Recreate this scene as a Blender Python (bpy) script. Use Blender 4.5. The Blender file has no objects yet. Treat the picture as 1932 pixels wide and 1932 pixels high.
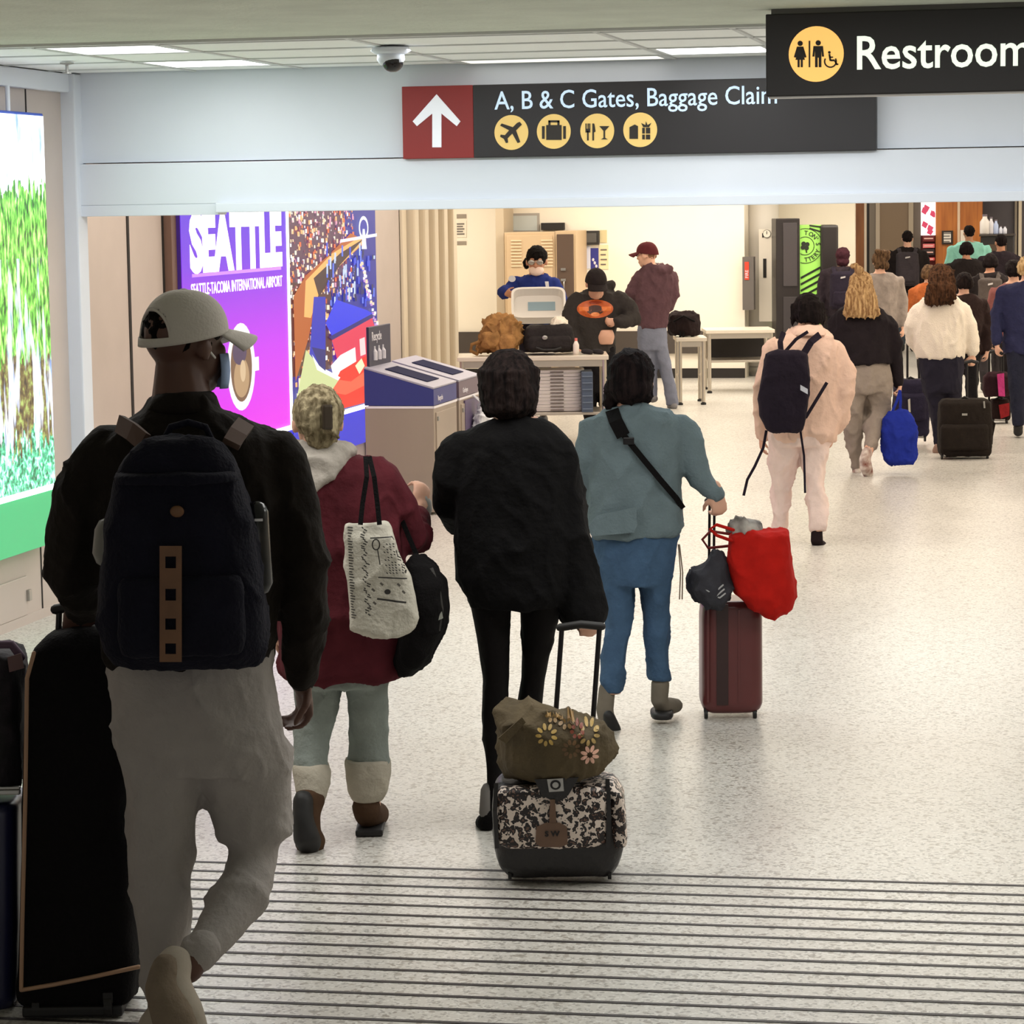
import bpy, bmesh, math, random
from mathutils import Vector, Matrix, Euler, noise
random.seed(7)
SC = bpy.context.scene
COL = SC.collection
# ---------------------------------------------------------------- camera
F, H, YH, VPX, ROLL = 5200.0, 2.15, 390.0, 2050.0, -0.0145   # focal length in px of a 1932 px frame, eye height, horizon, corridor vanishing point
YAW = math.atan((VPX - 966) / F)
PIT = math.atan((966 - YH) / F)
RM = Matrix.Rotation(YAW, 3, 'Z') @ Matrix.Rotation(math.pi/2 - PIT, 3, 'X') @ Matrix.Rotation(ROLL, 3, 'Z')
CP = Vector((0, 0, H))
cam = bpy.data.cameras.new('camera')
cam.sensor_width = 36.0
cam.lens = 36.0 * F / 1932.0
cam.clip_start = 0.1
cam.clip_end = 200
co = bpy.data.objects.new('camera', cam)
co.matrix_world = Matrix.Translation(CP) @ RM.to_4x4()
COL.objects.link(co)
SC.camera = co
# ---------------------------------------------------------------- world, exposure, hall lamps
SC.view_settings.view_transform = 'Standard'
SC.view_settings.look = 'None'
SC.view_settings.gamma = 1.0
SC.view_settings.use_curve_mapping = False
SC.view_settings.exposure = 0.0
w = bpy.data.worlds.new('world')
SC.world = w
w.use_nodes = True
w.node_tree.nodes['Background'].inputs[0].default_value = (1.0, 0.97, 0.93, 1)
w.node_tree.nodes['Background'].inputs[1].default_value = 0.6

def area(name, loc, sx, sy, power, col, rot=(0, 0, 0)):
    l = bpy.data.lights.new(name, 'AREA')
    l.shape = 'RECTANGLE'
    l.size, l.size_y, l.energy, l.color = sx, sy, power, col
    o = bpy.data.objects.new(name, l)
    o.location = loc
    o.rotation_euler = rot
    COL.objects.link(o)
    return o
WARM = (1.0, 0.90, 0.77)
COOL = (0.93, 0.97, 1.0)
for y, pw in ((16.6, 36), (20.0, 36), (23.4, 38), (26.8, 44), (29.9, 62), (32.3, 76)):
    for x in (-4.6, -1.6, 1.4, 4.2):
        area('hall_lamp', (x, y, 2.97), 2.4, 1.5, pw, WARM)
area('hall_lamp', (-7.8, 32.0, 2.97), 1.5, 1.2, 60, WARM)  # unseen lamp added to brighten the dim left end of the back wall
for y in (37.5, 42.0):
    for x in (-3.0, 0.5, 4.0):
        area('hall_lamp', (x, y, 2.97), 2.0, 1.2, 50, WARM)
for x in (-3.7, -1.2, 1.6):
    area('lobby_fill', (x, 12.85, 2.885), 2.2, 0.5, 36, COOL)  # fill lights added to brighten the header, apart from the ceiling panels
for x in (-3.6, -0.9, 1.8):
    area('lobby_fill', (x, 8.5, 2.88), 1.8, 1.4, 44, (1.0, 0.98, 0.95))  # unseen fill lights added over the walkers to brighten the near floor
# ---------------------------------------------------------------- photogrammetry helpers (pixel of the 1932 frame -> metres)
FH = Vector((-math.sin(YAW), math.cos(YAW), 0))
RT = Vector((math.cos(YAW), math.sin(YAW), 0))
UP = Vector((0, 0, 1))
def ray(x, y): return RM @ Vector(((x - 966) / F, -(y - 966) / F, -1.0))
def at(x, y, t):
    d = ray(x, y); return CP + d * (t / d.dot(FH))
def pX(x, y, X):
    d = ray(x, y); return CP + d * (X / d.x)
def pY(x, y, Y):
    d = ray(x, y); return CP + d * (Y / d.y)
def gp(x, y, z=0.0):
    d = ray(x, y); return CP + d * ((z - H) / d.z)
def mpp(t): return t / F * 1.003
# ---------------------------------------------------------------- materials
def lin(c):
    return tuple(((v/255) / 12.92 if v/255 <= 0.04045 else ((v/255 + 0.055) / 1.055) ** 2.4) for v in c[:3]) + (1.0,)
MATS = {}
def mat(name, rgb, rough=0.6, metal=0.0, var=0.0, vscale=8.0, bump=0.0, bscale=60.0, spec=0.5, emit=0.0, sheen=0.0, rgb2=None, stretch=(1, 1, 1), coat=0.0):
    if name in MATS: return MATS[name]
    m = bpy.data.materials.new(name); m.use_nodes = True
    nt = m.node_tree; b = nt.nodes['Principled BSDF']; L = nt.links
    c = lin(rgb)
    b.inputs['Base Color'].default_value = c
    b.inputs['Roughness'].default_value = rough
    b.inputs['Metallic'].default_value = metal
    b.inputs['Specular IOR Level'].default_value = spec
    b.inputs['Coat Weight'].default_value = coat
    if sheen: b.inputs['Sheen Weight'].default_value = sheen
    if emit:
        b.inputs['Emission Color'].default_value = c
        b.inputs['Emission Strength'].default_value = emit
    tc = nt.nodes.new('ShaderNodeTexCoord'); mp = nt.nodes.new('ShaderNodeMapping')
    mp.inputs['Scale'].default_value = stretch
    L.new(tc.outputs['Object'], mp.inputs[0])
    if var or rgb2:
        n = nt.nodes.new('ShaderNodeTexNoise'); n.inputs['Scale'].default_value = vscale; n.inputs['Detail'].default_value = 5
        L.new(mp.outputs[0], n.inputs['Vector'])
        r = nt.nodes.new('ShaderNodeValToRGB')
        c2 = lin(rgb2) if rgb2 else tuple(v * (1 - var) for v in c[:3]) + (1,)
        r.color_ramp.elements[0].position = 0.35; r.color_ramp.elements[1].position = 0.68
        r.color_ramp.elements[0].color = c2; r.color_ramp.elements[1].color = c
        L.new(n.outputs['Fac'], r.inputs[0]); L.new(r.outputs[0], b.inputs['Base Color'])
    if bump:
        n = nt.nodes.new('ShaderNodeTexNoise'); n.inputs['Scale'].default_value = bscale; n.inputs['Detail'].default_value = 4
        L.new(mp.outputs[0], n.inputs['Vector'])
        bp = nt.nodes.new('ShaderNodeBump'); bp.inputs['Strength'].default_value = bump; bp.inputs['Distance'].default_value = 0.02
        L.new(n.outputs['Fac'], bp.inputs['Height']); L.new(bp.outputs[0], b.inputs['Normal'])
    MATS[name] = m
    return m
def cloth(name, rgb, var=0.25, bump=0.35, bscale=40, rough=0.9, **k):
    return mat('cloth_' + name, rgb, rough=rough, var=var, vscale=14, bump=bump, bscale=bscale, spec=0.15, **k)
def hairm(name, rgb, rgb2):
    return mat('hair_' + name, rgb, rough=0.75, rgb2=rgb2, vscale=60, bump=0.6, bscale=90, spec=0.08, stretch=(1, 1, 0.12))
def printm(name, strength=0.0, rough=0.4):
    """flat print: colours come from the face colours of the print mesh"""
    if name in MATS: return MATS[name]
    m = bpy.data.materials.new(name); m.use_nodes = True
    nt = m.node_tree; b = nt.nodes['Principled BSDF']
    a = nt.nodes.new('ShaderNodeVertexColor'); a.layer_name = 'ink'
    b.inputs['Roughness'].default_value = rough
    if strength:
        b.inputs['Base Color'].default_value = (0.02, 0.02, 0.02, 1)
        nt.links.new(a.outputs[0], b.inputs['Emission Color']); b.inputs['Emission Strength'].default_value = strength
    else: nt.links.new(a.outputs[0], b.inputs['Base Color'])
    MATS[name] = m
    return m
# ---------------------------------------------------------------- mesh helpers
ORIG = {}
def origin_of(p):
    return ORIG[p.name]
def props(o, label=None, cat=None, group=None, kind=None):
    if label: o['label'] = label
    if cat: o['category'] = cat
    if group: o['group'] = group
    if kind: o['kind'] = kind
    return o
def thing(name, loc, label, cat, group=None):
    o = bpy.data.objects.new(name, None); o.empty_display_size = 0.1
    o.location = loc; COL.objects.link(o); ORIG[o.name] = Vector(loc)
    return props(o, label, cat, group)
def link(name, me, m, parent=None, loc=None):
    o = bpy.data.objects.new(name, me)
    if m is not None:
        me.materials.clear(); me.materials.append(m)
    COL.objects.link(o)
    if parent is not None:
        org = ORIG[parent.name]; o.parent = parent
    else:
        org = Vector(loc) if loc is not None else Vector((0, 0, 0)); o.location = org
    ORIG[o.name] = org
    return o
JOBS = []
class B:
    """collects solid pieces in world metres and links them as ONE mesh"""
    def __init__(s, M=None):
        s.bm = bmesh.new(); s.M = M
    def _v(s, p):
        p = Vector(p); return s.bm.verts.new(s.M @ p if s.M else p)
    def rings(s, R, cap=True, closed=True):
        vs = [[s._v(p) for p in r] for r in R]
        for a, b in zip(vs[:-1], vs[1:]):
            n = len(a)
            for i in range(n if closed else n - 1):
                j = (i + 1) % n
                s.bm.faces.new((a[i], a[j], b[j], b[i]))
        if cap:
            s.bm.faces.new(vs[0][::-1]); s.bm.faces.new(vs[-1])
        return s
    def box(s, c, size, bev=0.0, rot=None):
        m = Matrix.Translation(Vector(c)) @ (rot.to_4x4() if rot else Matrix.Identity(4)) @ Matrix.Diagonal((*size, 1))
        if s.M: m = s.M @ m
        r = bmesh.ops.create_cube(s.bm, size=1, matrix=m)
        if bev:
            es = list({e for v in r['verts'] for e in v.link_edges})
            bmesh.ops.bevel(s.bm, geom=es, offset=bev, segments=2, profile=0.6, affect='EDGES', clamp_overlap=True)
        return s
    def mm(s, lo, hi, bev=0.0):
        lo, hi = Vector(lo), Vector(hi)
        return s.box((lo + hi) / 2, [abs(v) for v in (hi - lo)], bev)
    def cyl(s, a, b, r, r2=None, n=16):
        a, b = Vector(a), Vector(b); d = (b - a).normalized()
        u = d.orthogonal().normalized(); v = d.cross(u); r2 = r if r2 is None else r2
        cs = [(math.cos(2*math.pi*i/n), math.sin(2*math.pi*i/n)) for i in range(n)]
        return s.rings([[a + u*r*c + v*r*q for c, q in cs], [b + u*r2*c + v*r2*q for c, q in cs]])
    def tube(s, pts, rad, n=12, flat=1.0, flatdir=None, endcap=True):
        pts = [Vector(p) for p in pts]
        if not isinstance(rad, (list, tuple)): rad = [rad] * len(pts)
        T = []
        for i in range(len(pts)):
            T.append((pts[min(i+1, len(pts)-1)] - pts[max(i-1, 0)]).normalized())
        u = (flatdir - T[0] * flatdir.dot(T[0])).normalized() if flatdir is not None else T[0].orthogonal().normalized()
        R = []
        def ring(p, t, r):
            nonlocal u
            u = (u - t * u.dot(t)).normalized(); v = t.cross(u)
            return [p + u*(r*flat*math.cos(2*math.pi*i/n)) + v*(r*math.sin(2*math.pi*i/n)) for i in range(n)]
        if endcap:
            for k in (0.25, 0.7): R.append(ring(pts[0] - T[0]*rad[0]*0.9*math.sqrt(max(0, 1-k*k)), T[0], rad[0]*k))
        for p, t, r in zip(pts, T, rad): R.append(ring(p, t, r))
        if endcap:
            for k in (0.7, 0.25): R.append(ring(pts[-1] + T[-1]*rad[-1]*0.9*math.sqrt(max(0, 1-k*k)), T[-1], rad[-1]*k))
        return s.rings(R)
    def ell(s, c, r, rot=None, nu=18, nv=11):
        R = []; c = Vector(c)
        for j in range(1, nv):
            a = math.pi * j / nv
            ring = []
            for i in range(nu):
                q = 2*math.pi*i/nu
                p = Vector((r[0]*math.sin(a)*math.cos(q), r[1]*math.sin(a)*math.sin(q), -r[2]*math.cos(a)))
                ring.append(c + (rot @ p if rot else p))
            R.append(ring)
        return s.rings(R)
    def lathe(s, prof, n=24, c=(0, 0, 0)):
        c = Vector(c)
        return s.rings([[c + Vector((r*math.cos(2*math.pi*i/n), r*math.sin(2*math.pi*i/n), z)) for i in range(n)] for r, z in prof])
    def prism(s, poly, o, u, v, w):
        """polygon of (a,b) in plane o+a*u+b*v, extruded by vector w"""
        o, u, v, w = Vector(o), Vector(u), Vector(v), Vector(w)
        A = [s._v(o + u*a + v*b) for a, b in poly]; Bv = [s._v(o + u*a + v*b + w) for a, b in poly]
        n = len(poly)
        s.bm.faces.new(A[::-1]); s.bm.faces.new(Bv)
        for i in range(n):
            j = (i+1) % n; s.bm.faces.new((A[i], A[j], Bv[j], Bv[i]))
        return s
    def sheet(s, grid):
        vs = [[s._v(p) for p in r] for r in grid]
        for a, b in zip(vs[:-1], vs[1:]):
            for i in range(len(a) - 1): s.bm.faces.new((a[i], a[i+1], b[i+1], b[i]))
        return s
    def mesh(s, name, org, smooth=False):
        bmesh.ops.recalc_face_normals(s.bm, faces=s.bm.faces[:])
        me = bpy.data.meshes.new(name)
        bmesh.ops.translate(s.bm, verts=s.bm.verts[:], vec=-Vector(org))
        if smooth:
            for f in s.bm.faces: f.smooth = True
        s.bm.to_mesh(me); s.bm.free()
        return me
    def build(s, name, m, parent=None, loc=None, smooth=False, label=None):
        org = ORIG[parent.name] if parent is not None else (Vector(loc) if loc is not None else Vector((0, 0, 0)))
        o = link(name, s.mesh(name, org, smooth), m, parent, org)
        if label: o['label'] = label
        return o
    def soft(s, name, m, parent=None, loc=None, voxel=0.01, it=4, fold=0.0, freq=6.0, stretch=(1, 1, 1), label=None, solid=0.0):
        """voxel-united, smoothed and creased: cloth, bodies, soft bags"""
        o = s.build(name, m, parent, loc, True, label)
        JOBS.append((o, voxel, it, fold, freq, stretch))
        return o
def run_jobs():
    for o, vx, it, *_ in JOBS:
        r = o.modifiers.new('r', 'REMESH'); r.mode = 'VOXEL'; r.voxel_size = vx; r.use_smooth_shade = True
        if it:
            q = o.modifiers.new('s', 'SMOOTH'); q.iterations = it; q.factor = 0.5
    bpy.context.view_layer.update()
    dg = bpy.context.evaluated_depsgraph_get()
    new = []
    for o, *_ in JOBS: new.append(bpy.data.meshes.new_from_object(o.evaluated_get(dg)))
    k = 0
    for (o, vx, it, fold, freq, st), me in zip(JOBS, new):
        k += 1
        o.modifiers.clear(); old = o.data; nm = old.name
        o.data = me; bpy.data.meshes.remove(old); me.name = nm
        if fold:
            off = Vector((k * 3.7, k * 1.3, k * 2.1)); st = Vector(st)
            vs = me.vertices
            ds = []
            for v in vs:
                p = Vector((v.co.x*st.x, v.co.y*st.y, v.co.z*st.z)) * freq + off
                a = noise.noise(p); b2 = noise.noise(p * 2.3 + Vector((5, 9, 2)))
                r1 = max(0.0, 1 - 2.4*abs(a)); r2 = max(0.0, 1 - 3.0*abs(b2))
                ds.append(fold * (1.25*r1*r1 + 0.7*r2*r2*(0.3 + r1) - 0.55 + 0.5*noise.noise(p * 0.6)))
            nn = [v.normal.copy() for v in vs]
            for v, d, n in zip(vs, ds, nn): v.co += n * d
        for p in me.polygons: p.use_smooth = True
def text(name, s, size, o, u, v, m, parent, depth=0.002, xs=1.0, bold=0.0, align='LEFT', space=1.0, label=None):
    """lettering as real thin geometry; o = base-line start"""
    cu = bpy.data.curves.new(name, 'FONT'); cu.body = s; cu.size = size; cu.extrude = depth; cu.offset = bold; cu.align_x = align; cu.space_character = space
    cu.resolution_u = 3
    t = bpy.data.objects.new(name, cu); COL.objects.link(t)
    bpy.context.view_layer.update()
    me = bpy.data.meshes.new_from_object(t.evaluated_get(bpy.context.evaluated_depsgraph_get()))
    bpy.data.objects.remove(t)
    u, v, o = Vector(u).normalized(), Vector(v).normalized(), Vector(o)
    n = u.cross(v)
    org = ORIG[parent.name]
    for q in me.vertices: q.co = o + u*(q.co.x*xs) + v*q.co.y + n*(q.co.z + depth) - org
    t = link(name, me, m, parent)
    if label: t['label'] = label
    return t
def ink(name, polys, o, u, v, n, m, parent, gap=0.0004, fine=0.0):
    """flat print of coloured polygons (a,b) on one sheet; later polygons lie a hair above earlier ones"""
    o, u, v, n = Vector(o), Vector(u), Vector(v), Vector(n).normalized()
    bm = bmesh.new(); cl = bm.loops.layers.float_color.new('ink'); org = ORIG[parent.name]
    step = gap*0.06 if len(polys) < 200 else 0.012/len(polys)
    for k, (pts, c) in enumerate(polys):
        f = bm.faces.new([bm.verts.new(o + u*a + v*b + n*(gap + k*step) - org) for a, b in pts])
        cc = lin(c)
        for l in f.loops: l[cl] = cc
    bmesh.ops.triangulate(bm, faces=bm.faces[:])
    for _ in range(4 if fine else 0):
        es = [e for e in bm.edges if e.calc_length() > fine]
        if not es: break
        bmesh.ops.subdivide_edges(bm, edges=es, cuts=1)
        bmesh.ops.triangulate(bm, faces=bm.faces[:])
    me = bpy.data.meshes.new(name); bm.to_mesh(me); bm.free()
    return link(name, me, m, parent)
def disc(cx, cy, rx, ry=None, n=28, a0=0, a1=2*math.pi):
    ry = rx if ry is None else ry
    return [(cx + rx*math.cos(a0 + (a1-a0)*i/n), cy + ry*math.sin(a0 + (a1-a0)*i/n)) for i in range(n if a1-a0 > 6.28 else n+1)]
def rect(x0, y0, x1, y1): return [(x0, y0), (x1, y0), (x1, y1), (x0, y1)]
def seg(ax, ay, bx, by, w0, w1=None):
    w1 = w0 if w1 is None else w1
    d = math.hypot(bx-ax, by-ay) or 1; nx, ny = -(by-ay)/d, (bx-ax)/d
    return [(ax+nx*w0, ay+ny*w0), (ax-nx*w0, ay-ny*w0), (bx-nx*w1, by-ny*w1), (bx+nx*w1, by+ny*w1)]
def copy_tree(o, parent=None):
    c = o.copy(); COL.objects.link(c); ORIG[c.name] = ORIG[o.name]
    if parent is not None: c.parent = parent
    for ch in list(o.children): copy_tree(ch, c)
    return c
# ================================================================ SETTING
WX = -5.45            # left wall of the lobby
RX = -6.08            # left wall of the hall behind the header
YB = 14.4             # plane of the header (overhead beam)
YS = 11.75            # end of the plaster ceiling
ZC = 2.90
EX = 5.2              # right wall
def struct(o, label=None):
    o['kind'] = 'structure'
    if label: o['label'] = label
    return o
# floor: speckled terrazzo
def terrazzo():
    m = bpy.data.materials.new('terrazzo'); m.use_nodes = True
    nt = m.node_tree; b = nt.nodes['Principled BSDF']; L = nt.links
    tc = nt.nodes.new('ShaderNodeTexCoord')
    base = None
    def speck(scale, lo, hi, col, prev):
        v = nt.nodes.new('ShaderNodeTexVoronoi'); v.inputs['Scale'].default_value = scale
        L.new(tc.outputs['Object'], v.inputs['Vector'])
        sx = nt.nodes.new('ShaderNodeSeparateColor'); L.new(v.outputs['Color'], sx.inputs[0])
        r = nt.nodes.new('ShaderNodeValToRGB'); r.color_ramp.interpolation = 'CONSTANT'
        r.color_ramp.elements[0].color = (0, 0, 0, 1); r.color_ramp.elements[1].position = lo; r.color_ramp.elements[1].color = (1, 1, 1, 1)
        L.new(sx.outputs[0], r.inputs[0])
        mx = nt.nodes.new('ShaderNodeMix'); mx.data_type = 'RGBA'
        mm = nt.nodes.new('ShaderNodeMath'); mm.operation = 'MULTIPLY'; mm.inputs[1].default_value = hi
        L.new(r.outputs[0], mm.inputs[0]); L.new(mm.outputs[0], mx.inputs[0])
        if prev is None: mx.inputs[6].default_value = lin((212, 208, 200))
        else: L.new(prev, mx.inputs[6])
        mx.inputs[7].default_value = lin(col)
        return mx.outputs[2]
    base = speck(95, 0.80, 0.5, (110, 106, 100), base)
    base = speck(130, 0.82, 0.6, (240, 238, 232), base)
    base = speck(60, 0.93, 0.5, (130, 118, 104), base)
    n = nt.nodes.new('ShaderNodeTexNoise'); n.inputs['Scale'].default_value = 0.8; n.inputs['Detail'].default_value = 3
    L.new(tc.outputs['Object'], n.inputs['Vector'])
    mx = nt.nodes.new('ShaderNodeMix'); mx.data_type = 'RGBA'; mx.blend_type = 'MULTIPLY'; mx.inputs[0].default_value = 0.25
    L.new(base, mx.inputs[6]); L.new(n.outputs['Fac'], mx.inputs[7])
    L.new(mx.outputs[2], b.inputs['Base Color'])
    rr = nt.nodes.new('ShaderNodeMapRange'); rr.inputs[3].default_value = 0.24; rr.inputs[4].default_value = 0.38
    L.new(n.outputs['Fac'], rr.inputs[0]); L.new(rr.outputs[0], b.inputs['Roughness'])
    n2 = nt.nodes.new('ShaderNodeTexNoise'); n2.inputs['Scale'].default_value = 9; L.new(tc.outputs['Object'], n2.inputs['Vector'])
    bp = nt.nodes.new('ShaderNodeBump'); bp.inputs['Strength'].default_value = 0.05; bp.inputs['Distance'].default_value = 0.01
    L.new(n2.outputs['Fac'], bp.inputs['Height']); L.new(bp.outputs[0], b.inputs['Normal'])
    b.inputs['Specular IOR Level'].default_value = 0.4
    return m
fl = struct(B().mm((-9.5, -3, -0.12), (EX, 52, 0)).build('floor', terrazzo(), loc=(0, 0, 0)))
M_strip = mat('dark_inlay', (52, 46, 46), rough=0.5, bump=0.2, bscale=120)
p0 = gp(400, 1630)
rs = Matrix.Rotation(math.radians(1.5), 3, 'Z')
stripme = None
for i in range(28):
    y = p0.y - i * 0.1195 + 0.03
    if y < 5.2: break
    if stripme is None:
        o = B().box((0, 0, 0.001), (9.0, 0.018, 0.002)).build('inlay_strip', M_strip, fl); stripme = o.data
    else:
        o = bpy.data.objects.new('inlay_strip', stripme); COL.objects.link(o); o.parent = fl; ORIG[o.name] = ORIG[fl.name]
    o.location = (-0.9, y + 0.04, 0); o.rotation_euler = (0, 0, math.radians(1.5))
# ceilings
M_plaster = mat('plaster', (214, 220, 206), rough=0.95, var=0.12, vscale=3, bump=0.5, bscale=30)
M_paint = mat('white_paint', (222, 227, 236), rough=0.55, var=0.03, vscale=2)
M_cream = mat('cream_paint', (246, 238, 222), rough=0.6, var=0.03, vscale=1.5)
M_tan = mat('tan_panel', (198, 185, 177), rough=0.55, var=0.06, vscale=3)
M_tile = mat('ceiling_tile', (248, 250, 248), rough=0.9, var=0.03, vscale=40, bump=0.15, bscale=90)
M_grid = mat('ceiling_grid', (206, 208, 206), rough=0.5)
M_dark = mat('dark_recess', (36, 32, 30), rough=0.8)
cn = struct(B().mm((WX - 0.1, -3, ZC), (EX, YS, ZC + 0.25)).build('ceiling', M_plaster, loc=(0, 0, ZC)))
B().mm((WX, YS - 0.02, ZC - 0.012), (EX, YS + 0.025, ZC + 0.02)).build('edge_bead', M_grid, cn)
ct = struct(B().mm((WX - 0.1, YS, ZC + 0.035), (EX, YB + 0.3, ZC + 0.2)).build('ceiling', M_dark, loc=(0, 0, ZC)))
# lay-in grid: rows across (0.61 m), joints along (1.22 m)
LIGHTS = {}
xs = []
gx = [WX, -4.72, -4.12, -3.22, -2.1, -1.5, -0.9, -0.3, 0.8, 1.9, 3.0, 4.1, EX]
gy = [YS + 0.025, 12.06, 12.70, 13.40, 14.02, YB]
light_cells = {}
def cell(px, py):
    p = gp(px, py, ZC)
    i = max(k for k in range(len(gx)) if gx[k] <= p.x); j = max(k for k in range(len(gy)) if gy[k] <= p.y)
    return i, j
for nm, px, py in (('a', 190, 97), ('b', 440, 119), ('c', 1360, 101), ('d', 920, 120)): light_cells[cell(px, py)] = nm
for i in range(len(gx) - 1):
    for j in range(len(gy) - 1):
        if (i, j) in light_cells: continue
        B().mm((gx[i] + 0.012, gy[j] + 0.012, ZC + 0.006), (gx[i+1] - 0.012, gy[j+1] - 0.012, ZC + 0.03), 0.004).build('ceiling_tile', M_tile, ct)
for g in gx[1:-1]: B().mm((g - 0.012, YS + 0.02, ZC), (g + 0.012, YB, ZC + 0.012)).build('grid_bar', M_grid, ct)
for g in gy[1:-1]: B().mm((WX, g - 0.012, ZC), (EX, g + 0.012, ZC + 0.012)).build('grid_bar', M_grid, ct)
M_diff = mat('lamp_diffuser', (255, 255, 252), rough=0.4, emit=5.0)
M_dim = mat('lamp_diffuser_dim', (250, 246, 238), rough=0.4, emit=0.95)
for (i, j), nm in light_cells.items():
    lab = {'a': 'bright white ceiling light panel nearest the left wall lightbox', 'b': 'bright white ceiling light panel close above the header, left half',
           'c': 'bright white ceiling light panel beside the restroom sign', 'd': 'dim white ceiling light panel above the red arrow sign'}[nm]
    x0, x1, y0, y1 = gx[i] + 0.014, gx[i+1] - 0.014, gy[j] + 0.014, gy[j+1] - 0.014
    t = thing('ceiling_light', ((x0+x1)/2, (y0+y1)/2, ZC + 0.03), lab, 'ceiling light')
    fb = B()
    for a, b2 in (((x0, y0), (x1, y0+0.03)), ((x0, y1-0.03), (x1, y1)), ((x0, y0+0.03), (x0+0.03, y1-0.03)), ((x1-0.03, y0+0.03), (x1, y1-0.03))):
        fb.mm((*a, ZC + 0.001), (*b2, ZC + 0.03))
    fb.build('light_frame', M_grid, t)
    B().mm((x0+0.03, y0+0.03, ZC + 0.003), (x1-0.03, y1-0.03, ZC + 0.03)).build('diffuser', M_dim if nm == 'd' else M_diff, t)
struct(B().mm((-9.5, YB + 0.3, 3.0), (EX, 52, 3.15)).build('ceiling', mat('hall_ceiling', (225, 220, 210), rough=0.9), loc=(0, 30, 3)))
# dome camera and sprinkler
p = gp(737, 88, ZC)
t = thing('security_camera', (p.x, p.y, ZC), 'white dome security camera with dark lens on the tiled ceiling', 'camera')
B().lathe([(0.085, -0.004), (0.095, -0.02), (0.07, -0.035)], c=(p.x, p.y, ZC)).build('mount_plate', M_paint, t, smooth=True)
B().lathe([(0.062, -0.03), (0.066, -0.06), (0.05, -0.085)], c=(p.x, p.y, ZC)).build('housing', M_paint, t, smooth=True)
B().ell((p.x + 0.012, p.y - 0.015, ZC - 0.075), (0.05, 0.05, 0.045)).build('dark_dome', mat('smoked_dome', (22, 16, 18), rough=0.12), t, smooth=True)
p = gp(126, 118, ZC)
t = thing('sprinkler', (p.x, p.y, ZC), 'small sprinkler head hanging from the ceiling near the left wall', 'sprinkler')
M_steel = mat('steel', (170, 168, 165), rough=0.35, metal=0.9)
B().lathe([(0.035, 0), (0.035, -0.008), (0.012, -0.012)], c=(p.x, p.y, ZC)).build('escutcheon', M_steel, t)
B().cyl((p.x, p.y, ZC - 0.01), (p.x, p.y, ZC - 0.05), 0.008).cyl((p.x, p.y, ZC - 0.05), (p.x, p.y, ZC - 0.055), 0.022).build('sprinkler_head', M_steel, t)
# left wall of the lobby
wl = struct(B().mm((WX - 0.15, -3, 0), (WX, YB, ZC + 0.02)).build('wall_left', M_tan, loc=(WX, 6, 0)))
zt = pX(0, 170, WX).z
B().mm((WX, -3, 2.80), (WX + 0.05, YB, ZC), 0.008).build('cornice', M_paint, wl)
for y in (pX(77, 1060, WX).y, 12.2, 11.0, 9.8):
    B().mm((WX, y - 0.006, 0), (WX + 0.004, y + 0.006, 2.80)).build('panel_joint', M_dark, wl)
# low access panel under the lightbox
ya, yb2 = 12.2, pX(48, 1110, WX).y
za, zb = pX(48, 1160, WX).z, pX(30, 1092, WX).z
ap = B().mm((WX, ya, za), (WX + 0.012, yb2, zb), 0.01).build('access_panel', M_tan, wl)
B().mm((WX + 0.01, yb2 - 0.02, (za+zb)/2 - 0.03), (WX + 0.03, yb2 + 0.02, (za+zb)/2 + 0.03), 0.005).build('latch', M_steel, ap)
struct(B().mm((WX, -3, 0), (WX + 0.012, YB, 0.05)).build('baseboard_left', M_tan, loc=(WX, 6, 0)))
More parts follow.
